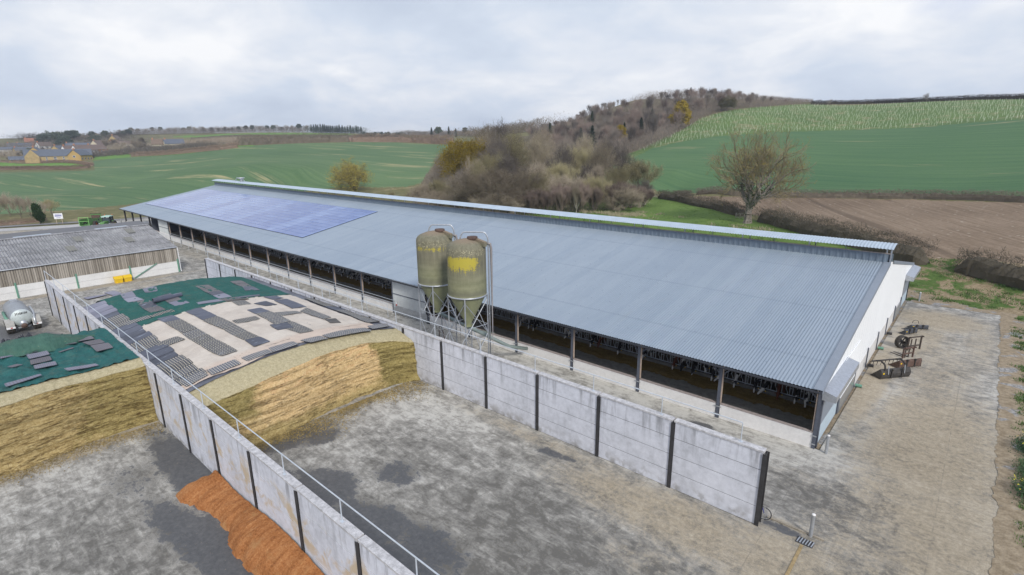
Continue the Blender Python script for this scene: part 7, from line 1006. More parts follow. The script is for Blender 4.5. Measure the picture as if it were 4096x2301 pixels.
# ------------------------------------------------------------------ bicycle leaning behind the wall end
bk = thing('bicycle', 'blue bicycle leaning behind the end of the concrete wall, front wheel showing', 'bicycle', (-6.35, 25.12, 0), R(4))
for x, nm in ((-.52, 0), (.52, 1)):
    wl = MB(); n = 32; pts = [(x + .335 * math.cos(2 * math.pi * i / n), 0, .345 + .335 * math.sin(2 * math.pi * i / n)) for i in range(n + 1)]; wl.tube(pts, .022, 6, False); wo_ = wl.build('wheel', M['rsj'], bk, True)
    sp_ = MB(); sp_.tube([(x + .31 * math.cos(2 * math.pi * i / n), 0, .345 + .31 * math.sin(2 * math.pi * i / n)) for i in range(n + 1)], .010, 5, False)
    for i in range(12): sp_.tube([(x, 0, .345), (x + .31 * math.cos(i * math.pi / 6), 0, .345 + .31 * math.sin(i * math.pi / 6))], .002, 3, False)
    sp_.build('rim', M['galv'], wo_)
fr = MB(); fr.tube([(-.52, 0, .345), (-.12, 0, .33), (.30, 0, .78), (-.20, 0, .82), (-.12, 0, .33)], .02, 6); fr.tube([(-.52, 0, .345), (-.20, 0, .82), (-.24, 0, .95)], .015, 6); fr.tube([(.52, 0, .345), (.42, 0, .62), (.28, 0, .92)], .018, 6); fr.build('frame', M['bluepaint'], bk, True)
MB().tube([(.28, -.28, .98), (.30, 0, .95), (.28, .28, .98)], .014, 6).build('handlebar', M['galv'], bk); MB().prism([(-.36, .95), (-.12, .96), (-.12, .99), (-.36, 1.0)], 'y', -.07, .07).build('saddle', M['rubber'], bk)
# ------------------------------------------------------------------ slurry tanker
tk = thing('slurry_tanker', 'round galvanised slurry tanker trailer seen from behind, black lettering on its end', 'tanker trailer', (-71.6, 5.75, 0), 0)
TR = .92; tz = 1.5
def dished(x0, x1, r, n=36): return MB().lathe([(0.0, x0 + 0), (0, x0)], n, (0, 0, tz), 'x')
prof = [(.01, .42), (.45, .38), (.72, .26), (.88, .1), (TR, -.05), (TR, -4.9), (.85, -5.1), (.6, -5.25), (.01, -5.3)]
MB().lathe(prof, 40, (0, 0, tz), 'x').build('tank', simple('dull_galvanised_tank', (.30, .32, .34), .45, .35, .15, 1.2), tk, True)
MB().lathe([(.01, .428), (.45, .388), (.72, .268), (.86, .13)], 40, (0, 0, tz), 'x').build('rear_dome', simple('pale_tank_end', (.50, .55, .53), .5, .2, .12, 1.5), tk, True)
MB().lathe([(.30, .42), (.33, .46), (.33, .50), (.01, .52)], 24, (0, 0, tz - .55), 'x').build('rear_manhole', M['galv'], tk, True)
MB().lathe([(.24, .50), (.26, .62), (.01, .66)], 20, (0, 0, tz - .78), 'x').build('outlet_cap', M['rust'], tk, True)
MB().box(-4.3, -3.7, -.28, .28, tz + TR - .02, tz + TR + .16).build('top_hatch', M['galv'], tk)
for s in (-1, 1):
    wh = MB().lathe([(.30, -.30), (.55, -.32), (.66, -.27), (.69, -.15), (.69, .15), (.66, .27), (.55, .32), (.30, .30)], 32, (-.25, s * 1.02, .69), 'y')
    for i in range(28):
        a = 2 * math.pi * i / 28
        for q in (-1, 1): wh.bar((-.25 + .70 * math.cos(a), s * 1.02, .69 + .70 * math.sin(a)), (-.25 + .67 * math.cos(a + .16), s * 1.02 + q * .28, .69 + .67 * math.sin(a + .16)), .045, .04, (math.cos(a), 0, math.sin(a)))
    w_ = wh.build('wheel', M['rubber'], tk); MB().lathe([(.30, -.2), (.12, -.1), (.12, .1), (.30, .2)], 20, (-.25, s * 1.02, .69), 'y').build('rim', M['galv'], w_, True)
    mg = MB(); arc_ = [(-.25 + .80 * math.cos(a), .69 + .80 * math.sin(a)) for a in [R(v) for v in range(0, 181, 20)]]
    for p, q in zip(arc_[:-1], arc_[1:]): mg.add([(p[0], s * 1.02 - .34, p[1]), (p[0], s * 1.02 + .34, p[1]), (q[0], s * 1.02 + .34, q[1]), (q[0], s * 1.02 - .34, q[1])], [(0, 1, 2, 3)])
    mg.build('mudguard', simple('dusty_mudguard', (.36, .35, .32), .8, 0, .15, 3), tk)
    lb = MB().box(.56, .60, s * 1.02 - .34, s * 1.02 + .34, .62, .80).build('lamp_board', M['white'], tk); MB().box(.605, .63, s * .98 - .06, s * .98 + .08, .68, .77).build('rear_light', M['red'], lb)
MB().tube([(-3.2, -1.05, 1.6), (-1.2, -1.1, 1.45), (-.2, -1.05, 1.35)], .13, 12).build('suction_hose', M['green_pipe'], tk, True)
MB().tube([(-2.4, 1.0, 1.9), (-.8, 1.02, 1.75), (.1, .92, 1.5), (.7, .86, .75)], .12, 12).build('spreading_pipe', M['galv'], tk, True)
MB().box(-5.2, .2, -.45, .45, .45, .6).build('chassis', M['galv'], tk); MB().bar((-7.2, 0, .55), (-5.0, 0, .55), .2, .2).build('drawbar', M['galv'], tk); MB().tube([(-.25, -.8, .69), (-.25, .8, .69)], .09, 8).build('axle', M['rsj'], tk)
def text_mesh(body, size, ext=.006):
    cu = bpy.data.curves.new('t', 'FONT'); cu.body = body; cu.size = size; cu.extrude = ext; cu.align_x = 'CENTER'; cu.offset = size * .035; cu.space_character = 1.12; ob = bpy.data.objects.new('t', cu); col.objects.link(ob)
    dg = bpy.context.evaluated_depsgraph_get(); dg.update(); me = bpy.data.meshes.new_from_object(ob.evaluated_get(dg)); bpy.data.objects.remove(ob); return me
tm = text_mesh('JOSKIN', .27); tmo = link_mesh('lettering', tm, M['rsj'], tk)
for v in tm.vertices:          # wrap the lettering onto the dished end
    yy, zz_ = v.co.x, v.co.y + .40; r_ = math.hypot(yy, zz_); xx = np.interp(r_, [0, .45, .72, .88], [.43, .39, .27, .12]); v.co = (xx + .02 + v.co.z * .5, yy, tz + zz_)
# ------------------------------------------------------------------ tractor and muck spreader on the far road
tr = thing('spreader_trailer', 'green high sided muck spreader trailer behind the tractor on the far road', 'trailer', (-152.2, 27.6, 0), R(-38))
def tyre(mb_, x, y, r, wd): return mb_.lathe([(r * .5, -wd / 2), (r * .9, -wd / 2), (r, -wd * .35), (r, wd * .35), (r * .9, wd / 2), (r * .5, wd / 2)], 26, (x, y, r), 'y')
for s in (-1, 1):
    w_ = tyre(MB(), .4, s * 1.15, .85, .5).build('wheel', M['rubber'], tr, True); MB().lathe([(.42, -.15), (.1, -.08), (.1, .08), (.42, .15)], 18, (.4, s * 1.15, .85), 'y').build('rim', M['orange'], w_, True)
mb = MB()
for s in (-1, 1): mb.prism([(-2.6, .95), (2.4, .95), (2.4, 2.3), (1.6, 2.35), (-2.6, 2.1)], 'y', s * .95 - .03, s * .95 + .03)
mb.box(-2.6, 2.4, -.92, .92, .9, .97); mb.build('body', M['green_paint'], tr)
mb = MB(); mb.box(-2.75, -2.6, -1.05, 1.05, .9, 3.0); mb.build('beater_frame', M['green_paint'], tr); MB().box(-2.8, -2.55, -1.1, 1.1, 2.98, 3.1).build('top_beam', M['rust'], tr); MB().box(-2.58, -2.5, -.9, .9, 1.2, 2.7).build('inner_gate', M['rust'], tr)
mb = MB(); 
for s in (-1, 1): mb.bar((2.45, s * .95, .9), (2.45, s * .95, 2.75), .08, .08)
mb.bar((2.45, -.95, 2.75), (2.45, .95, 2.75), .08, .08); mb.bar((2.45, -.95, 1.9), (2.45, .95, 1.9), .08, .08); mb.build('front_guard', M['green_trim'], tr); MB().bar((2.4, 0, .8), (4.0, 0, .6), .15, .15).build('drawbar', M['green_paint'], tr)
tc_ = thing('tractor', 'green tractor with pale cab roof and dark windows, half hidden behind the shed roof', 'tractor', (-148.9, 30.1, 0), R(-38))
for s in (-1, 1):
    for x, r, wd in ((-.7, .85, .5), (1.7, .6, .4)):
        w_ = tyre(MB(), x, s * .95, r, wd).build('wheel', M['rubber'], tc_, True); MB().lathe([(r * .5, -.12), (.1, -.06), (.1, .06), (r * .5, .12)], 18, (x, s * .95, r), 'y').build('rim', M['yellow'], w_, True)
mb = MB().prism([(.4, .8), (2.5, .8), (2.5, 1.35), (2.1, 1.65), (.4, 1.75)], 'y', -.42, .42); mb.build('bonnet', M['green_paint'], tc_)
mb = MB()
for s in (-1, 1): mb.prism([(-1.5, 1.1), (-1.2, 1.65), (-.3, 1.7), (.0, 1.2)], 'y', s * .9 - .2, s * .9 + .2)
mb.build('mudguard', M['green_paint'], tc_)
mb = MB()
for x in (-1.15, -.1, .5):
    for s in (-1, 1): mb.bar((x, s * .78, 1.0), (x * .92, s * .72, 2.62), .09, .09)
mb.build('cab_frame', M['cab_dark'], tc_); MB().prism([(-1.05, 1.2), (.42, 1.2), (.38, 2.58), (-.98, 2.58)], 'y', -.70, .70).build('cab_glass', M['glass'], tc_)
MB().prism([(-1.25, 2.62), (.65, 2.62), (.6, 2.78), (-1.15, 2.82)], 'y', -.85, .85).build('cab_roof', M['cab_roof'], tc_)
for s in (-1, 1):
    MB().lathe([(.07, 0), (.07, .18), (0, .2)], 10, (-.9, s * .75, 2.82)).build('beacon', M['orange'], tc_); mb = MB().bar((.45, s * .8, 2.2), (.6, s * 1.4, 2.2), .04, .04); mb.box(.56, .62, s * 1.4 - .1, s * 1.4 + .1, 1.95, 2.3); mb.build('mirror', M['cab_dark'], tc_)
    for q in (.35, .6): MB().box(.6, .68, s * q - .06, s * q + .06, 2.46, 2.58).build('work_light', M['white'], tc_)
# notice board
sg = thing('notice_board', 'white notice board with blue lines on two wooden legs beside the far road', 'sign', (-167.2, 24.4, 0), R(70))
for s in (-1, 1): MB().box(s * .55 - .05, s * .55 + .05, -.04, .04, 0, 1.4).build('leg', M['timber'], sg)
bd_ = MB().box(-.85, .85, -.07, -.04, 1.2, 2.55).build('board', M['white'], sg)
for i, (z, w_) in enumerate([(2.3, .55), (2.05, .65), (1.95, .6), (1.85, .65), (1.5, .4)]): MB().box(-w_, w_, -.085, -.075, z - .035, z + .035).build('blue_line', M['bluepaint'], bd_)
# ------------------------------------------------------------------ loader attachments parked by the gable
def frame_brackets(mb_, L_, h, y, xs_=(.3, .7)):
    for t in xs_: mb_.box(L_ * t - .03, L_ * t + .03, y - .02, y + .10, .05, h + .10); mb_.box(L_ * t - .03, L_ * t + .03, y, y + .22, h + .02, h + .12)
def bucket(name, label, ax, ay, bx, by, h, depth, m, rounded=False, cols=True):
    a = Vector((ax, ay)); b = Vector((bx, by)); L_ = (b - a).length; rz = math.atan2(b.y - a.y, b.x - a.x); root = thing(name, label, 'loader bucket', (ax, ay, 0), rz)
    # local: x along the width, back plate at y=0 (towards the viewer), mouth towards +y
    pr = [(0, .12), (0, h * .8), (.08, h)] if not rounded else [(.12, .03), (.02, h * .3), (.0, h * .6), (.10, h * .9), (.22, h)]
    back = MB(); poly = pr; 
    pts = [(depth, .02), (.12, .02)] + pr; P2 = [(y, z) for y, z in pts]
    for i in range(len(P2) - 1):
        (y0, z0), (y1, z1) = P2[i], P2[i + 1]; d = Vector((y1 - y0, z1 - z0)).normalized(); n_ = (d.y * .03, -d.x * .03)
        back.add([(0, y0, z0), (L_, y0, z0), (L_, y1, z1), (0, y1, z1), (0, y0 + .03, z0 + .03), (L_, y0 + .03, z0 + .03), (L_, y1 + .03, z1 - .0), (0, y1 + .03, z1)], [(0, 1, 2, 3), (7, 6, 5, 4), (0, 4, 5, 1), (2, 6, 7, 3)])
    back.build('shell', m, root)
    for x in (0, L_ - .03): MB().prism([(depth, .02)] + [(.0, .03)] + [(y, z) for y, z in pr], 'x', x, x + .03).build('side_plate', m, root)
    br = MB()
    for t in (.33, .68): br.box(L_ * t - .035, L_ * t + .035, -.07, .0, .08, h); br.box(L_ * t - .05, L_ * t + .05, -.14, .02, h - .05, h + .06)
    br.build('bracket', M['mud_steel'], root); MB().box(.12, .24, -.012, -.003, h * .55, h * .72).build('yellow_sticker', M['yellow'], root)
    return root, L_
g1, L1 = bucket('grab_bucket', 'large muddy black bucket with a curved toothed grab on top, nearest of the parked attachments', -4.1, 47.65, -2.45, 49.7, .80, 1.0, M['mud_steel'], True)
gb = MB()
for t in (.12, .80):
    pts = [(L1 * t, .05, .75), (L1 * t, .15, 1.15), (L1 * t, .55, 1.35), (L1 * t, 1.05, 1.15)]
    for p, q in zip(pts[:-1], pts[1:]): gb.bar(p, q, .07, .12)
gb.build('grab_arm', M['mud_steel'], g1)
MB().bar((0, 1.05, 1.15), (L1, 1.05, 1.15), .12, .08).build('grab_beam', M['mud_steel'], g1)
for i in range(8): x = .05 + i * (L1 - .1) / 7; MB().tube([(x, 1.05, 1.15), (x, 1.30, 1.0), (x, 1.36, .6)], [.035, .03, .012], 6).build('grab_tine', M['mud_steel'], g1)
for t in (.2, .75): MB().tube([(L1 * t, -.06, .45), (L1 * t, .0, 1.1)], .035, 8).build('hydraulic_ram', M['galv'], g1)
bucket('loader_bucket', 'wide rust brown loader bucket standing behind the grab bucket', -3.35, 51.0, -2.05, 52.75, .72, .95, M['rust'])
def forks(label, x, y, rz, wd, h, tl, m):
    root = thing('pallet_fork', label, 'fork frame', (x, y, 0), rz); mb = MB()
    for s in (0, wd): mb.box(s - .05, s + .05, -.05, .05, .0, h)
    mb.box(0, wd, -.04, .04, h - .1, h); mb.box(0, wd, -.04, .04, .35, .45); mb.build('frame', m, root)
    for s in (wd * .3, wd * .65): mb = MB().box(s - .05, s + .05, .05, .10, 0, h * .8); mb.prism([(.05, .0), (tl, .0), (tl, .02), (.05, .06)], 'x', s - .06, s + .06); mb.build('tine', M['tine'], root)
    for s in (0, wd): MB().box(s - .03, s + .03, -.20, -.04, h - .06, h + .05).build('hook', m, root)
forks('rusty pallet fork frame with long tines pointing at the wall, behind the brown bucket', -3.42, 53.85, R(57), 1.1, .95, 1.4, M['rust'])
forks('tall open fork frame standing beside the roller wheel', -3.35, 56.25, R(55), 1.35, 1.25, 1.3, M['tine'])
rw = thing('silage_roller_wheel', 'wide spoked steel roller wheel leaning beside the fork frames', 'wheel', (-3.85, 56.75, .55), R(50)); MB().lathe([(.55, -.22), (.58, -.2), (.58, .2), (.55, .22), (.50, .2), (.50, -.2), (.55, -.22)], 32, (0, 0, 0), 'y').build('rim', M['rubber'], rw, True)
for i in range(6): a = i * math.pi / 3; MB().bar((0, .0, 0), (.52 * math.cos(a), .0, .52 * math.sin(a)), .06, .10).build('spoke', M['mud_steel'], rw)
MB().lathe([(.12, -.25), (.12, .25)], 12, (0, 0, 0), 'y').build('hub', M['mud_steel'], rw)
gm = simple('new_grey_steel', (.055, .06, .07), .6, 0, .12, 3)
b3, L3 = bucket('shear_bucket', 'dark grey toothed shear bucket lying with its mouth to the wall', -4.0, 60.7, -3.2, 62.15, .52, .65, gm)
for i in range(9): MB().bar((.08 + i * (L3 - .16) / 8, .1, .53), (.08 + i * (L3 - .16) / 8, .5, .50), .03, .05).build('tooth', gm, b3)
b4, L4 = bucket('sweeper_box', 'dark grey open box attachment with a hose loop on top, farthest of the parked row', -3.78, 63.1, -2.5, 63.95, .45, .75, gm)
MB().tube([(.5 + .28 * math.cos(a), .35, .62 + .22 * math.sin(a)) for a in np.linspace(-.5, 3.6, 14)], .022, 6).build('hose', M['rsj'], b4, True)
# ------------------------------------------------------------------ trees
def rot_about(d, ang, rng):
    a = d.orthogonal().normalized(); a.rotate(Matrix.Rotation(rng.uniform(0, 2 * math.pi), 3, d)); q = d.copy(); q.rotate(Matrix.Rotation(ang, 3, a)); return q
def skeleton(seed, H, trunk, r0, levels=4, main=5, ang=(.5, .9), wob=.22, up=.10, lf=.68, kids=3, l0=None, droop=0):
    rng = random.Random(seed); segs = []; tips = []
    def br(p, d, Ln, r, lv):
        n = 4 if lv < 2 else 3; q = p
        for i in range(n):
            d = (d + Vector((rng.gauss(0, wob), rng.gauss(0, wob), rng.gauss(0, wob) + (up if lv else .15) - droop * lv * .05))).normalized(); q2 = q + d * Ln / n; r2 = r * (1 - .42 * (i + 1) / n); segs.append((q, q2, r * (1 - .42 * i / n), r2, lv)); q = q2
            if lv < levels and i >= 1 and lv > 0:
                for _ in range(kids if lv == 1 and i % 2 else max(1, kids - 1)):
                    br(q, rot_about(d, rng.uniform(*ang), rng), Ln * lf * rng.uniform(.7, 1.1), r2 * .62, lv + 1)
        if lv < levels:
            for _ in range(2): br(q, rot_about(d, rng.uniform(.2, .5), rng), Ln * lf * rng.uniform(.8, 1.1), r * .55, lv + 1)
        else: tips.append((q, d))
    p = Vector((0, 0, -.3)); d = Vector((0, 0, 1)); hT = H * trunk; n = 4; r = r0
    for i in range(n):
        q = p + Vector((rng.gauss(0, .02) * H * .3, rng.gauss(0, .02) * H * .3, (hT + .3) / n)); segs.append((p, q, r * (1.35 if i == 0 else 1), r * (.93), 0)); r *= .93; p = q
    for i in range(main):
        a = 2 * math.pi * i / main + rng.uniform(-.4, .4); t = rng.uniform(.35, 1.05) if i else .12
        br(p - Vector((0, 0, rng.uniform(0, hT * .25))), Vector((math.cos(a) * t, math.sin(a) * t, 1)).normalized(), (l0 or H * .36) * rng.uniform(.85, 1.15), r * (rng.uniform(.5, .72) if r0 < .8 else rng.uniform(.55, .8)), 1)
    return segs, tips
def tube_np(segs, nside):
    V = []; F = []
    for p, q, r1, r2, lv in segs:
        d = (q - p).normalized(); a = d.orthogonal().normalized(); b = d.cross(a); k = len(V)
        for c, r in ((p, r1), (q, r2)):
            for i in range(nside): t = 2 * math.pi * i / nside; V.append(c + (a * math.cos(t) + b * math.sin(t)) * r)
        for i in range(nside): j = (i + 1) % nside; F += [(k + i, k + j, k + nside + j), (k + i, k + nside + j, k + nside + i)]
    return V, F
def twigs_np(rng, tips, k, ln, wd, spread=.9, up=.15, segs=None):
    V = []; F = []
    for p, d in tips:
        for _ in range(k):
            q = p - d * rng.uniform(0, ln * .6); e = (d + Vector((rng.gauss(0, spread), rng.gauss(0, spread), rng.gauss(0, spread) + up))).normalized(); L_ = ln * rng.uniform(.5, 1.1); s = e.orthogonal().normalized() * wd / 2; s.rotate(Matrix.Rotation(rng.uniform(0, 3.1), 3, e)); m_ = q + e * L_ * .5 + Vector((rng.gauss(0, .06), rng.gauss(0, .06), rng.gauss(0, .06))) * L_; b = len(V)
            V += [q - s, q + s, m_ + s * .7, m_ - s * .7, q + e * L_]; F += [(b, b + 1, b + 2), (b, b + 2, b + 3), (b + 3, b + 2, b + 4)]
    return V, F
def leaves_np(rng, pts, size, k, rad):
    V = []; F = []
    for p in pts:
        for _ in range(k):
            c = p + Vector((rng.gauss(0, rad), rng.gauss(0, rad), rng.gauss(0, rad))); a = Vector((rng.gauss(0, 1), rng.gauss(0, 1), rng.gauss(0, 1))).normalized(); b_ = a.orthogonal().normalized(); s = size * rng.uniform(.6, 1.3); b = len(V)
            V += [c + a * s * .5, c + b_ * s * .35, c - a * s * .5, c - b_ * s * .35]; F += [(b, b + 1, b + 2), (b, b + 2, b + 3)]
    return V, F
def mk(name, V, F, m):
    me = np_mesh(name, [tuple(v) for v in V], F, smooth=False); me.materials.append(m); return me
TPL = {}
def template(key, H, seed, tm=None, cmat=None, tau=1.0, tw=(5, 1.0, .035), sq=(1, 1), buds=None, twsp=.9, twup=.15, ivy=None, **kw):
    segs, tips = skeleton(seed, H, **kw); rng = random.Random(seed + 5)
    tl_ = 2 if key in ('bare_a', 'bare_b', 'multi', 'bigoak', 'oliveoak') else 1; V, F = tube_np([s if s[4] < 2 else (s[0], s[1], s[2] * .6, s[3] * .6, 2) for s in segs if s[4] <= tl_], 6); bl = [s for s in segs if s[4] > tl_]; CV, CF = tube_np(bl, 3)
    tp_ = list(tips); tp_ += [(s[1], (s[1] - s[0]).normalized()) for s in bl if s[4] >= 3]
    zt_ = max(q.z for q, d in tips); W_ = 2 * sorted(math.hypot(q.x, q.y) for q, d in tips)[int(len(tips) * .9)]; area = W_ * zt_ * .62; br_a = sum((s[1] - s[0]).length * (s[2] + s[3]) for s in bl) * .7
    k_ = tw[0]; k_ = max(1, min(k_, int(42000 / len(tp_)))); wd_ = max(.3, tau - br_a / area) * area / (len(tp_) * k_ * tw[1] * .38); wd_ = max(.004, min(wd_, .12))
    bf = min(1, {'bigoak': .8, 'bare_a': .75, 'bare_b': .9, 'multi': .8, 'bare_c': .6}.get(key, .42) * tau / (br_a / area)); bl = [(s[0], s[1], max(.008, s[2] * (bf ** .5 if s[4] == 2 else bf)), max(.007, s[3] * (bf ** .5 if s[4] == 2 else bf)), s[4]) for s in bl]; CV, CF = tube_np(bl, 3); wd_ = max(.006, min(.12, tau * .6 * area / (len(tp_) * k_ * tw[1] * .38)))
    TV, TF = twigs_np(rng, tp_, k_, tw[1], wd_, spread=twsp, up=twup); b = len(CV); CV += TV; CF += [tuple(i + b for i in f) for f in TF]
    top = max(v.z for v in CV); sc = H / top; 
    def S(Vs): return [Vector((v.x * sc * sq[0], v.y * sc * sq[0], v.z * sc)) for v in Vs]
    parts = [('trunk', mk('trunk', S(V), F, tm or M['bark'])), ('crown', mk('crown', S(CV), CF, cmat or M['twig']))]
    if buds:
        m_, size, k, rad, frac = buds; pts = [p for p, d in tp_ if rng.random() < frac]; LV, LF = leaves_np(rng, S(pts), size, k, rad); parts.append(('foliage', mk('foliage', LV, LF, m_)))
    if ivy:
        pts = [s[0].lerp(s[1], rng.random()) for s in segs if s[4] <= 1 and s[0].z < H * ivy for _ in range(40)]; LV, LF = leaves_np(rng, S(pts), .28, 2, .35); parts.append(('ivy', mk('ivy', LV, LF, M['ivy'])))
    TPL[key] = (H, parts)
def ellipsoid_pts(rng, n, rx, rz, cz, lump=.25, seed=0):
    out = []
    while len(out) < n:
        v = Vector((rng.gauss(0, 1), rng.gauss(0, 1), rng.gauss(0, 1))).normalized(); k = 1 + lump * mnoise.noise(v * 2.2 + Vector((seed, 0, 0))) * 2; r = rng.uniform(.55, 1) ** .5
        out.append(Vector((v.x * rx * k * r, v.y * rx * k * r, cz + v.z * rz * k * r)))
    return out
def conifer(key, H, R_, m, seed, n=1500, size=.9):
    rng = random.Random(seed); V, F = tube_np([(Vector((0, 0, -.2)), Vector((0, 0, H)), H * .018, .03, 0)], 6); LV = []; LF = []
    for i in range(n):
        t = rng.random() ** .8; z = H * (.12 + .86 * t); rr = R_ * (1 - t) * (.75 + .35 * math.sin(z * 5.0)) + .15; a = rng.uniform(0, 6.283); r = rr * rng.uniform(.3, 1); c = Vector((math.cos(a) * r, math.sin(a) * r, z)); o_ = Vector((math.cos(a), math.sin(a), -.25)).normalized(); s = Vector((-math.sin(a), math.cos(a), 0)) * size * .28; b = len(LV); e = size * rng.uniform(.5, 1) * (1 - t * .5)
        LV += [c - s, c + s, c + o_ * e]; LF += [(b, b + 1, b + 2)]
    TPL[key] = (H, [('trunk', mk('trunk', V, F, M['bark'])), ('crown', mk('crown', LV, LF, m))])
def leafy(key, H, m, seed, blobs, n, size, tr=.25):
    rng = random.Random(seed); V, F = tube_np([(Vector((0, 0, -.2)), Vector((0, 0, H * tr * 2)), H * .03, H * .02, 0)] + [(Vector((0, 0, H * tr)), Vector((x, y, z)), H * .015, H * .006, 1) for x, y, z, rx, rz in blobs], 6); pts = []
    for (x, y, z, rx, rz) in blobs: pts += [p + Vector((x, y, 0)) for p in ellipsoid_pts(rng, n // len(blobs), rx, rz, z, .3, seed + x)]
    LV, LF = leaves_np(rng, pts, size, 2, size * .3); TPL[key] = (H, [('trunk', mk('trunk', V, F, M['bark'])), ('crown', mk('crown', LV, LF, m))])
template('bigoak', 21, 21, tau=.85, tm=M['oakbark'], cmat=M['oaktwig'], tw=(4, 1.0, .045), sq=(1.0,), buds=(M['bud'], .20, 2, .35, .30), trunk=.24, r0=1.0, levels=4, main=6, ang=(.40, .9), wob=.27, up=.10, lf=.68, kids=3, l0=8.6, ivy=.42)
template('oliveoak', 11, 5, tau=0.8, tm=M['oakbark'], cmat=M['twig_green'], tw=(4, .9, .05), sq=(1.15,), buds=(M['oliveleaf'], .24, 2, .35, .6), trunk=.16, r0=.5, levels=4, main=7, ang=(.5, 1.05), wob=.3, up=.03, kids=3, ivy=.3)
template('yellowivy', 15, 8, tau=0.9, tm=M['oakbark'], cmat=M['twig_green'], tw=(3, .9, .05), sq=(.9,), buds=(M['yleaf'], .30, 4, .45, .8), trunk=.25, r0=.5, levels=4, main=6, wob=.28, up=.12, kids=3, ivy=.6)
template('bare_a', 16, 31, tau=1.0, tm=M['bark'], cmat=M['twig'], tw=(6, 1.2, .040), sq=(.85,), buds=(M['twig_green'], .16, 1, .4, .5), trunk=.22, r0=.42, levels=4, main=6, wob=.24, up=.12, kids=3)
template('bare_b', 15, 44, tau=.9, tm=M['palebark'], cmat=M['twig_grey'], tw=(6, 1.2, .040), sq=(1.0,), trunk=.18, r0=.45, levels=4, main=7, ang=(.5, 1.0), wob=.3, up=.08, kids=3)
template('bare_c', 12, 57, tau=1.1, tm=M['bark'], cmat=M['twig_green'], tw=(6, 1.1, .040), sq=(.95,), buds=(M['twig_green'], .15, 1, .3, .5), trunk=.14, r0=.26, levels=4, main=7, ang=(.35, .8), wob=.2, up=.14, kids=3)
template('multi', 12, 63, tau=1.0, tm=M['palebark'], cmat=M['twig'], tw=(6, 1.1, .035), sq=(.75,), trunk=.06, r0=.28, levels=4, main=8, ang=(.3, .6), wob=.16, up=.2, kids=3)
template('shrub', 6, 71, tau=1.6, tm=M['bark'], cmat=M['twig'], tw=(7, .9, .035), sq=(1.3,), buds=(M['twig_green'], .13, 1, .3, .4), trunk=.04, r0=.12, levels=4, main=9, ang=(.4, .9), wob=.25, up=.1, kids=2)
template('willow', 5, 82, tau=2.2, tm=M['bark'], cmat=M['twig_red'], tw=(7, 1.1, .028), sq=(1.5,), trunk=.03, r0=.10, levels=4, main=10, ang=(.15, .45), wob=.12, up=.25, kids=2, twsp=.3, twup=.6)
template('slim', 9, 91, tau=1.5, tm=M['bark'], cmat=M['twig'], tw=(6, 1.0, .035), sq=(1.15,), trunk=.15, r0=.16, levels=4, main=5, ang=(.3, .7), wob=.18, up=.18, kids=2)
template('wood_a', 12, 101, tau=1.5, tm=M['bark'], cmat=M['twig_grey'], tw=(9, 1.5, .075), sq=(1.0,), trunk=.2, r0=.2, levels=3, main=6, ang=(.25, .6), wob=.16, up=.25, kids=2, twsp=.55, twup=.5)
template('wood_b', 12, 113, tau=1.5, tm=M['bark'], cmat=M['twig_red'], tw=(9, 1.5, .075), sq=(1.1,), trunk=.18, r0=.2, levels=3, main=7, ang=(.3, .7), wob=.2, up=.2, kids=2, twsp=.6, twup=.45)
template('far_a', 12, 121, tau=2.2, tm=M['bark'], cmat=M['twig_grey'], tw=(7, 2.0, .13), sq=(.95,), trunk=.28, r0=.28, levels=3, main=6, ang=(.4, .9), wob=.25, up=.08, kids=2)
template('far_b', 11, 133, tau=2.2, tm=M['bark'], cmat=M['twig'], tw=(7, 2.0, .13), sq=(1.1,), trunk=.2, r0=.25, levels=3, main=6, ang=(.4, .9), wob=.25, up=.08, kids=2)
template('lone', 8, 141, tau=1.0, tm=M['bark'], cmat=M['twig_grey'], tw=(5, 1.1, .07), sq=(.9,), trunk=.35, r0=.22, levels=3, main=6, ang=(.5, .95), wob=.25, up=.05, kids=2)
conifer('fir', 13, 4.0, M['farneedle'], 3, 1600, 1.5); conifer('conifer', 12, 3.4, M['needle'], 4, 1800, 1.1)
leafy('yellow', 12, M['yleaf'], 5, [(0, 0, 6.8, 3.6, 3.8), (1.6, .6, 4.4, 3.0, 2.4), (-1.8, -.5, 5.0, 2.8, 2.6), (.3, -.6, 9.6, 2.3, 2.0), (-1.2, 1.2, 8.2, 2.2, 2.0)], 4200, .5)
leafy('olive', 9, M['twig_green'], 6, [(0, 0, 5.5, 4.2, 3.0), (2.4, 0, 4.5, 3.0, 2.4), (-2.6, .4, 4.6, 3.0, 2.3)], 3000, .45)
leafy('evergreen', 12, M['farneedle'], 7, [(0, 0, 7.5, 5.2, 4.0), (3, 1, 5.2, 3.8, 3.2), (-3.2, 0, 5.4, 3.8, 3.2)], 3200, .8)
leafy('pine', 13, M['farneedle'], 8, [(0, 0, 11, 3.0, 1.6), (2.4, .5, 9.2, 2.2, 1.3), (-2.2, -.4, 8.6, 2.3, 1.3), (.5, 1.6, 7.0, 1.8, 1.0)], 1500, .8, .35)
leafy('poplar', 16, M['twig_grey'], 9, [(0, 0, 9, 1.1, 6.5)], 900, .8)
leafy('ivybush', 5, M['ivy'], 10, [(0, 0, 3.0, 1.5, 1.9), (.6, .2, 1.8, 1.3, 1.2), (-.5, 0, 4.0, .9, .9)], 2600, .3)
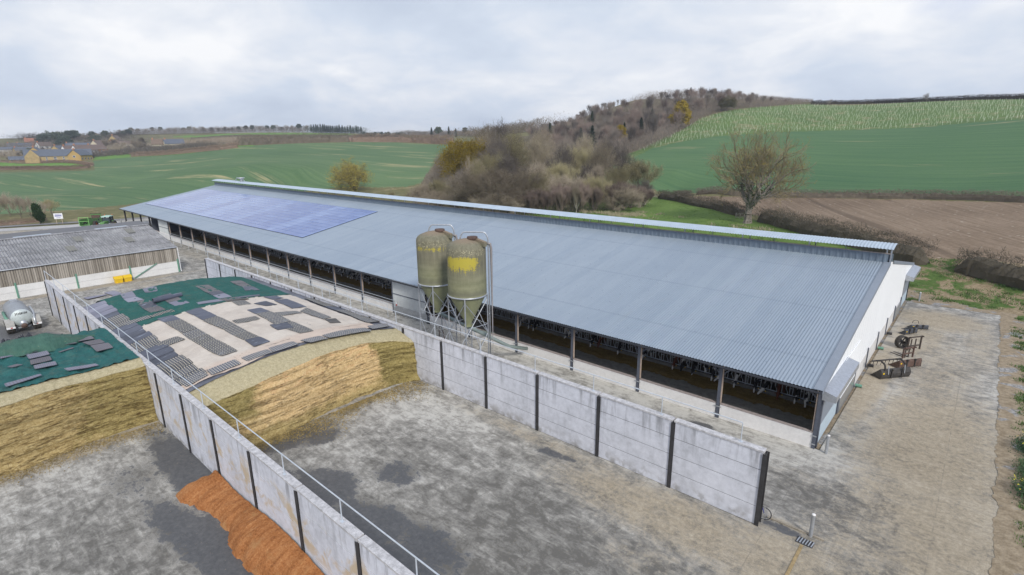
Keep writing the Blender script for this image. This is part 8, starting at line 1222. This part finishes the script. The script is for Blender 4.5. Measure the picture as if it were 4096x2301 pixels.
LAB = {'bare_a': ('tall bare brown woodland tree in the copse behind the barn', 'trees of the copse behind the barn'), 'bare_b': ('spreading bare grey branched tree in the copse behind the barn', 'trees of the copse behind the barn'), 'bare_c': ('bare olive brown tree in the copse behind the barn', 'trees of the copse behind the barn'), 'multi': ('slender many stemmed bare tree in the copse behind the barn', 'trees of the copse behind the barn'),
       'shrub': ('low bare bush at the front of the copse behind the barn', 'bushes in front of the copse'), 'willow': ('dense reddish upright willow scrub beside the farm track', 'reddish scrub beside the farm track'), 'slim': ('slim bare tree in the roadside row at the left edge', 'bare roadside trees'), 'wood_a': ('bare grey tree of the dense hill wood', 'bare trees of the hill wood'), 'wood_b': ('bare reddish brown tree of the dense hill wood', 'bare trees of the hill wood'),
       'conifer': ('dark conifer among the bare trees of the hill wood', 'conifers in the hill wood'), 'far_a': ('distant bare grey tree around the village or along the skyline', 'distant bare trees'), 'far_b': ('distant bare brown tree around the village or along the skyline', 'distant bare trees'), 'pine': ('distant dark flat topped pine on the skyline', 'distant pines'), 'fir': ('distant dark pointed fir in the plantation on the skyline', 'distant firs'),
       'evergreen': ('distant dark rounded evergreen by the village', 'distant evergreens'), 'poplar': ('distant narrow poplar left of the village', 'distant poplars')}
NM = {'bigoak': 'oak_tree', 'oliveoak': 'oak_tree', 'yellowivy': 'ivy_clad_tree', 'yellow': 'yellow_tree', 'olive': 'olive_tree', 'fir': 'fir_tree', 'conifer': 'conifer_tree', 'pine': 'pine_tree', 'evergreen': 'evergreen_tree', 'poplar': 'poplar_tree', 'ivybush': 'ivy_clad_stump', 'shrub': 'bush', 'willow': 'willow_scrub'}
tr_rng = random.Random(77)
fam = {}
for q in TREES: fam.setdefault(q[0], []).append(math.atan2(q[1], q[2]))
for v in fam.values(): v.sort()
for (kind, x, y, g_, h, wf, lab) in TREES:
    H0, parts = TPL[kind]; nm = NM.get(kind, 'bare_tree'); big = kind in ('bigoak',)
    root = empty(nm, (x, y, float(terrain(x, y)[0])), tr_rng.uniform(0, 6.283) if not big else R(35)); s = h / H0; wv = s * wf * tr_rng.uniform(.92, 1.12) * (.82 if kind in ('bare_a', 'bare_b', 'bare_c', 'multi') else 1)
    
    if kind in ('shrub', 'willow'): wv = max(wv, .9)
    root.scale = (wv, wv, s); lb, gp = LAB.get(kind, (None, None)); 
    if not lab and len(fam[kind]) <= 20: lb = lb + ', ' + ORD[fam[kind].index(math.atan2(x, y))] + ' from the left'
    tag(root, lab or lb, 'bush' if kind in ('shrub', 'willow') else 'tree', gp if not lab else None)
    for pn, me in parts: link_mesh(pn, me, None, root)
# ------------------------------------------------------------------ hedges
def hedge(label, pts, wd, h, tone, idx):
    rng = random.Random(idx + 200); m = M['hedge%d' % tone]; P = [Vector(p) for p in pts]; cum = [0]
    for a, b in zip(P[:-1], P[1:]): cum.append(cum[-1] + (b - a).length)
    T = cum[-1]
    def at(s):
        for i in range(len(P) - 1):
            if s <= cum[i + 1] or i == len(P) - 2:
                t = (s - cum[i]) / max(1e-6, cum[i + 1] - cum[i]); d = (P[i + 1] - P[i]).normalized(); return P[i].lerp(P[i + 1], t), d
    far = math.hypot(P[0].x, P[0].y) > 250; V = []; F = []
    # bumpy woody core
    n = max(6, int(T / (.3 if not far else 1.2))); ring = [(-.5, 0), (-.52, .45), (-.36, .82), (0, .92), (.36, .82), (.52, .45), (.5, 0)]
    ss_ = np.linspace(0, T, n); base = np.array([[*at(s)[0], *at(s)[1]] for s in ss_]); gz = terrain(base[:, 0], base[:, 1])
    for i, s in enumerate(ss_):
        e = min(1, min(s, T - s) / 1.5 + .25)
        for a, b in ring:
            k = e * (1 + .28 * (mnoise.noise(Vector((s * .35, a * 3, b * 3 + idx))) + .6 * mnoise.noise(Vector((s * 1.3, a * 5, b * 5 + idx))) + .4 * mnoise.noise(Vector((s * 3.1, a * 7, b * 7 + idx))))); px, py, dx_, dy_ = base[i]; V.append((px - dy_ * a * wd * k * .62, py + dx_ * a * wd * k * .62, gz[i] - .15 + b * h * k * .72))
    F = [(i * 7 + j, (i + 1) * 7 + j, (i + 1) * 7 + j + 1) for i in range(n - 1) for j in range(6)] + [(i * 7 + j, (i + 1) * 7 + j + 1, i * 7 + j + 1) for i in range(n - 1) for j in range(6)]
    root = None; dens = 300 if not far else 170; cnt = int(min(T * dens, 34000)); S = np.array([rng.uniform(0, T) for _ in range(cnt)]); Q = [at(s) for s in S]
    gq = terrain(np.array([q[0].x for q in Q]), np.array([q[0].y for q in Q])); tl = .6 if not far else .95; tw_ = .03 if not far else .055
    for s, (p, d), gz_ in zip(S, Q, gq):
        a = rng.uniform(-.5, .5); b = rng.uniform(.05, .95) ** .7; k = 1 + .28 * (mnoise.noise(Vector((s * .35, a * 3, b * 3 + idx))) + .6 * mnoise.noise(Vector((s * 1.3, a * 5, b * 5 + idx))) + .4 * mnoise.noise(Vector((s * 3.1, a * 7, b * 7 + idx)))); c = Vector((p.x - d.y * a * wd * k, p.y + d.x * a * wd * k, gz_ + b * h * k * .95)); e = Vector((rng.gauss(0, .6), rng.gauss(0, .6), abs(rng.gauss(.5, .5)))).normalized() * tl * rng.uniform(.4, 1.1) * (h / 2.4) ** .5
        o_ = Vector((rng.gauss(0, 1), rng.gauss(0, 1), rng.gauss(0, 1))).normalized() * tw_; k_ = len(V); V += [tuple(c - o_), tuple(c + o_), tuple(c + e)]; F.append((k_, k_ + 1, k_ + 2))
    me = np_mesh('hedge', V, F, smooth=False); tag(link_mesh('hedge', me, m), label, 'hedge')
for i, hd in enumerate(HEDGES): hedge(*hd, i)
# ------------------------------------------------------------------ young tree guards on the hill field
pp = FIELDS['plantation_field'][0]; gx_, gy_ = np.meshgrid(np.arange(-190, 45, 2.5), np.arange(215, 460, 3.4), indexing='ij'); rs = np.random.default_rng(9)
gx_ = gx_.ravel() + rs.normal(0, .35, gx_.size); gy_ = gy_.ravel() + rs.normal(0, .5, gy_.size); ca, sa_ = math.cos(R(-12)), math.sin(R(-12)); rx_, ry_ = gx_ * ca - (gy_ - 330) * sa_, gx_ * sa_ + (gy_ - 330) * ca + 330
keep = inpoly(rx_, ry_, pp) & (rs.uniform(size=gx_.size) < .93) & inpoly(rx_ , ry_ + 9, pp); rx_, ry_ = rx_[keep], ry_[keep]; rz_ = terrain(rx_, ry_); dd = np.hypot(rx_, ry_); od = np.argsort(dd)
vis = (np.degrees(np.arctan2(rx_, ry_)) < 5.5); od = np.array([i for i in od if vis[i]] + [i for i in od if not vis[i]])
M['guard'] = simple('pale_tree_guard', (.56, .60, .46), .7, 0, .06, 3)
gm_ = MB().lathe([(.05, -.1), (.05, 1.25), (.04, 1.26)], 6); g0 = None; rest = MB()
for n_, i in enumerate(od):
    if n_ < 290:
        if g0 is None: o = g0 = gm_.build('tree_guard', M['guard'], None, True)
        else: o = g0.copy(); col.objects.link(o)
        o.location = (rx_[i], ry_[i], rz_[i]); o.rotation_euler = (rs.normal(0, .04), rs.normal(0, .04), 0); tag(o, 'pale plastic tube guarding a young tree in the lower rows of the hill plantation', 'tree guard', 'pale tree guards on the hill')
    else:
        t0, t1 = rs.normal(0, .05), rs.normal(0, .05); rest.add([(a + rx_[i] + t0 * c_, b + ry_[i] + t1 * c_, c_ + rz_[i]) for a, b, c_ in gm_.v], gm_.f)
tag(rest.build('tree_guards', M['guard']), 'hundreds of pale tubes round young trees in the upper rows of the hill plantation', 'tree guards', kind='stuff')
# ------------------------------------------------------------------ houses
def house(label, x, y, W, L_, e, r, rot, wc, rc, idx):
    root = thing('farmhouse' if idx < 4 else 'house', label, 'house', (x, y, float(terrain(x, y)[0])), R(rot)); wmn = {'ystone': 'ystone', 'stone': 'stone', 'white': 'hwhite', 'brick': 'brick', 'cream': 'cream'}[wc]; rmn = {'slate': 'slate', 'brown': 'brown', 'red': 'redtile', 'thatch': 'thatch'}[rc]; w2, l2 = W / 2, L_ / 2
    MB().prism([(-l2, -1.5), (l2, -1.5), (l2, e), (0, e + r - .15), (-l2, e)], 'x', -w2, w2).build('walls', M[wmn], root)
    mb = MB(); ov = .35
    for s in (-1, 1): mb.add([(-w2 - .3, s * (l2 + ov), e - ov * r / l2 + .02), (w2 + .3, s * (l2 + ov), e - ov * r / l2 + .02), (w2 + .3, 0, e + r + .02), (-w2 - .3, 0, e + r + .02), (-w2 - .3, s * (l2 + ov), e - ov * r / l2 + .22), (w2 + .3, s * (l2 + ov), e - ov * r / l2 + .22), (w2 + .3, 0, e + r + .25), (-w2 - .3, 0, e + r + .25)], [(0, 1, 2, 3), (4, 5, 6, 7), (0, 4, 5, 1), (1, 5, 6, 2), (0, 4, 7, 3)])
    rf = mb.build('roof', M[rmn], root)
    if idx not in (1, 3): MB().box(-w2 + .4, -w2 + 1.3, -.5, .5, e + r - 1, e + r + 1.2).build('chimney', M['brick'], rf)
    wn_ = max(2, int(W / (3.2 if idx != 1 else 5)))
    for fl in ([1.0] if e < 4.4 else [1.0, e - 2.0]):
        for i in range(wn_):
            for s in (-1, 1):
                xx = -w2 + (i + .5) * W / wn_; wd_ = .6 if idx != 1 else (.45 if i % 3 else .8)
                f_ = MB().box(xx - wd_ - .08, xx + wd_ + .08, s * l2 - .03, s * l2 + .03, fl - .08, fl + 1.28).build('window', M['white'], root); MB().box(xx - wd_, xx + wd_, s * (l2 + .045) - .01, s * (l2 + .045) + .01, fl, fl + 1.2).build('pane', M['pane'], f_)
    for s in (-1, 1): f_ = MB().box(s * w2 - .03, s * w2 + .03, -.8, .8, e - 1.6, e - .2).build('window', M['white'], root); MB().box(s * (w2 + .045) - .01, s * (w2 + .045) + .01, -.68, .68, e - 1.5, e - .3).build('pane', M['pane'], f_)
    if idx == 1:     # stone cross gable and the glazed right end
        MB().prism([(-4.2, -1), (4.2, -1), (4.2, 4.4), (0, 9.2), (-4.2, 4.4)], 'y', -l2 - 2.2, l2).build('cross_gable', M['stone'], root).location.x = -w2 + 4.3
        f_ = MB().box(w2 - 5.2, w2 - .6, -l2 - .05, -l2 + .02, .3, 4.2).build('glazed_screen', M['pane'], root); mb = MB()
        for i in range(5): mb.box(w2 - 5.2 + i * 1.12, w2 - 5.1 + i * 1.12, -l2 - .09, -l2 - .055, .3, 4.2)
        mb.build('mullions', M['white'], f_)
for i, h_ in enumerate(HOUSES): house(*h_, i)
def wall_run(label, pts, h, th, m, cat='wall', name='stone_wall'):
    mb = MB()
    for a, b in zip(pts[:-1], pts[1:]):
        za, zb = float(terrain(*a)[0]), float(terrain(*b)[0]); mb.bar((a[0], a[1], za + h / 2), (b[0], b[1], zb + h / 2), th, h)
    tag(mb.build(name, m), label, cat)
# ------------------------------------------------------------------ field fences, gate, weeds, bank details
def post_fence(label, pts, sp, h, wires, m, name='fence'):
    root = thing(name, label, 'fence', (pts[0][0], pts[0][1], float(terrain(*pts[0])[0]))); P = [Vector(p) for p in pts]; pr = None; cnt = 0
    for a, b in zip(P[:-1], P[1:]):
        n = max(1, int((b - a).length / sp))
        for i in range(n + (1 if b == P[-1] else 0)):
            q = a.lerp(b, i / n); z = float(terrain(q.x, q.y)[0]); 
            if cnt < 95: MB().box(q.x - .06, q.x + .06, q.y - .06, q.y + .06, z - .1, z + h).build('post', m, root, world=True); root.children[-1].matrix_parent_inverse = Matrix.Translation(-root.location)
            cnt += 1
            if pr is not None:
                for w_ in wires: MB().bar((pr[0], pr[1], pr[2] + h * w_), (q.x, q.y, z + h * w_), .03, .09 if len(wires) > 2 else .02).build('rail', m, root, world=True)
            pr = (q.x, q.y, z)
tk_ = TRACK['farm_track'][:len(TRACK['farm_track']) // 2]; tb_ = TRACK['farm_track'][len(TRACK['farm_track']) // 2:]
M['oldwood'] = simple('grey_weathered_wood', (.30, .27, .22), .9, 0, .2, 3)
post_fence('post and wire fence along the far side of the farm track', [tuple(p) for p in tb_[::-1]], 4.0, 1.3, (.9,), M['oldwood'])
post_fence('short wooden field gate left of the big oak', [(-42.0, 122.5), (-38.6, 120.6)], 1.2, 1.25, (.25, .5, .75, .97), M['oldwood'], 'field_gate')
lg = thing('timber_pile', 'pile of bleached logs and branches at the end of the farm track', 'log pile', (-84, 159, float(terrain(-84, 159)[0]))); rg2 = random.Random(3)
for i in range(14):
    a = rg2.uniform(-.5, .5); x, y, l = rg2.uniform(-3, 3), rg2.uniform(-1, 1), rg2.uniform(1.2, 2.4); MB().tube([(x - l * math.cos(a), y - l * math.sin(a), .15 + rg2.random() * .5), (x + l * math.cos(a), y + l * math.sin(a), .15 + rg2.random() * .7)], .11, 6).build('log', M['oldwood'], lg)
# pasture tussocks, dead grass clumps, bank grass
def clumps(name, label, pts, n_each, h, m, seed, cat='grass', lean=.5):
    rng = random.Random(seed); V = []; F = []
    z = terrain(np.array([p[0] for p in pts]), np.array([p[1] for p in pts]))
    for (x, y, s), z0 in zip(pts, z):
        if -5.2 < x < 5.2 and y < 74: z0 = max(z0, -.02)
        for _ in range(n_each):
            px, py = x + rng.gauss(0, s), y + rng.gauss(0, s); hh = h * rng.uniform(.5, 1.2); e = Vector((rng.gauss(0, lean), rng.gauss(0, lean), 1)).normalized() * hh; o_ = Vector((rng.gauss(0, 1), rng.gauss(0, 1), 0)).normalized() * .022 * (1 if h < .7 else 1.6) * (1 + math.hypot(x, y) / 90); b = len(V); V += [(px - o_.x, py - o_.y, z0 - .02), (px + o_.x, py + o_.y, z0 - .02), (px + e.x, py + e.y, z0 + e.z)]; F.append((b, b + 1, b + 2))
    tag(link_mesh(name, np_mesh(name, V, F, smooth=False), m), label, cat, kind='stuff')
rr_ = random.Random(8); M['deadgrass'] = simple('bleached_dead_grass', (.34, .30, .19), .95, 0, .2, 1); M['tuft'] = simple('green_tuft', (.085, .15, .035), .95, 0, .3, 1)
pts = [(rr_.uniform(-100, -20), rr_.uniform(84, 165), rr_.uniform(.3, .9)) for _ in range(900)]; pts = [p for p in pts if inpoly(np.array([p[0]]), np.array([p[1]]), FIELDS['pasture'][0])[0]]
clumps('grass_tussocks', 'green grass tussocks scattered over the pasture behind the barn', pts, 26, .34, M['tuft'], 1)
pts2 = [(x + rr_.gauss(0, 1.2), y + rr_.gauss(0, .8), .5) for x, y in tk_ for _ in range(16)] + [(-70 + rr_.gauss(0, 7), 118 + rr_.gauss(0, 2.5), .6) for _ in range(60)] + [(rr_.uniform(-46, -30), rr_.uniform(104, 112), .5) for _ in range(14)]
clumps('dead_grass', 'bleached dead grass beside the farm track and in the pasture', pts2, 26, .75, M['deadgrass'], 2)
pts3 = [(rr_.uniform(-9, 12), rr_.uniform(77, 93), .4) for _ in range(420)] + [(3.7 + abs(rr_.gauss(0, 1)), rr_.uniform(18, 74), .16) for _ in range(260)] + [(-5.3 + rr_.uniform(0, 1.6), 74.9 + rr_.uniform(0, 1), .15) for _ in range(14)]
clumps('bank_grass', 'green grass tufts growing on the earth bank and verge at the right', [p for p in pts3 if mnoise.noise(Vector((p[0] * .3, p[1] * .3, 0))) > -.08], 30, .28, M['tuft'], 3)
M['petal'] = simple('yellow_flower', (.72, .60, .03), .7, 0, .05, 3)
for i, (x, y, h, lb, fl) in enumerate([(4.0, 41.6, .75, 'tall leafy weed clump with a few yellow flowers at the right edge, farthest of three', 12), (4.1, 38.6, .65, 'grey green leafy weed clump at the right edge, middle of three', 0), (3.95, 36.0, .8, 'tall leafy weed clump with many yellow flowers, nearest of three on the verge', 40)]):
    rng = random.Random(40 + i); root = thing('weed_plant', lb, 'weed', (x + .2, y, 0), 0, 'flowering weeds on the verge'); pts_ = [Vector((rng.gauss(0, .33), rng.gauss(0, .6), abs(rng.gauss(.3, .2)) * h / .7)) for _ in range(900)]; V, F = leaves_np(rng, pts_, .085, 3, .06); link_mesh('leaves', mk('leaves', V, F, M['weed']), None, root)
    if fl: V, F = leaves_np(rng, [Vector((rng.gauss(0, .35), rng.gauss(.0, .6), h * rng.uniform(.85, 1.15))) for _ in range(fl)], .07, 2, .03); link_mesh('flowers', mk('flowers', V, F, M['petal']), None, root)

def woodland_mass(name, label, fn, n, h, ln, wd, m, seed):
    rs_ = np.random.default_rng(seed); P = fn(rs_, n); P = P[:n]; z0 = terrain(P[:, 0], P[:, 1]); nn_ = len(P); t = rs_.uniform(0, 1, nn_); azd = np.degrees(np.arctan2(P[:, 0], P[:, 1])); fall = np.clip((-15.5 - azd) / 9, .30, 1) if 'hill' in label else 1; hh = h * fall * (.75 + .25 * np.array([mnoise.noise(Vector((a / 9, b / 9, seed))) * 2 for a, b in P[:, :2]])); z = z0 + hh * t
    d = rs_.normal(0, .35, (nn_, 3)); d[:, 2] = 1; d /= np.linalg.norm(d, axis=1)[:, None]; L_ = ln * rs_.uniform(.5, 1.2, nn_)[:, None]; o_ = rs_.normal(size=(nn_, 3)); o_ /= np.linalg.norm(o_, axis=1)[:, None]; o_ *= wd / 2
    b = np.stack([P[:, 0], P[:, 1], z], 1); V = np.empty((nn_ * 3, 3)); V[0::3] = b - o_; V[1::3] = b + o_; V[2::3] = b + d * L_; F = np.arange(nn_ * 3).reshape(-1, 3)
    me = np_mesh(name, V, F, smooth=False); tag(link_mesh(name, me, m), label, 'undergrowth', kind='stuff')
WP_ = FIELDS['woodland_floor'][0]
def hillpts(rs_, n):
    out = []; k = 0
    while k < n:
        a = rs_.uniform(-46, -12, 60000); d = rs_.uniform(245, 455, 60000); x = d * np.sin(np.radians(a)); y = d * np.cos(np.radians(a)); m_ = inpoly(x, y, HILLWOOD); out.append(np.stack([x[m_], y[m_]], 1)); k += m_.sum()
    return np.concatenate(out)
woodland_mass('undergrowth', 'tangle of bare saplings and undergrowth filling the hill wood', hillpts, 120000, 7.0, 1.5, .09, M['twig_grey'], 3)
woodland_mass('undergrowth', 'reddish young growth mixed through the hill wood', hillpts, 50000, 7.0, 1.5, .085, M['twig_red'], 5)
def copsepts(rs_, n):
    out = []; k = 0
    while k < n:
        x = rs_.uniform(-190, -70, 40000); y = rs_.uniform(95, 215, 40000); m_ = inpoly(x, y, COPSE); out.append(np.stack([x[m_], y[m_]], 1)); k += m_.sum()
    return np.concatenate(out)
woodland_mass('undergrowth', 'tangled brown undergrowth between the trees of the copse behind the barn', copsepts, 45000, 2.0, 1.2, .04, M['twig'], 7)
for i, (lb, pts, wd_, h_, mk_) in enumerate(BELTS):
    P = np.array(pts); seg = np.hypot(*np.diff(P, axis=0).T); cs = np.concatenate([[0], np.cumsum(seg)])
    def bp(rs_, n, P=P, cs=cs, wd_=wd_):
        s_ = rs_.uniform(0, cs[-1], n); return np.stack([np.interp(s_, cs, P[:, 0]) + rs_.normal(0, wd_, n), np.interp(s_, cs, P[:, 1]) + rs_.normal(0, wd_, n)], 1)
    woodland_mass('distant_wood', lb, bp, int(cs[-1] * 170), h_, 1.7, .22, M[mk_], 20 + i)
# ------------------------------------------------------------------ thin air: far things pale slightly
hz = MB().box(-1750, 700, -700, 1950, -12, 90).build('haze', None); tag(hz, kind='stuff')
hm = bpy.data.materials.new('haze'); hm.use_nodes = True; ht = hm.node_tree; ht.nodes.clear(); hv = ht.nodes.new('ShaderNodeVolumePrincipled'); ho = ht.nodes.new('ShaderNodeOutputMaterial')
hv.inputs['Color'].default_value = (.80, .87, 1, 1); hv.inputs['Density'].default_value = .00022; hv.inputs['Anisotropy'].default_value = .2; ht.links.new(hv.outputs[0], ho.inputs['Volume']); hz.data.materials.append(hm)
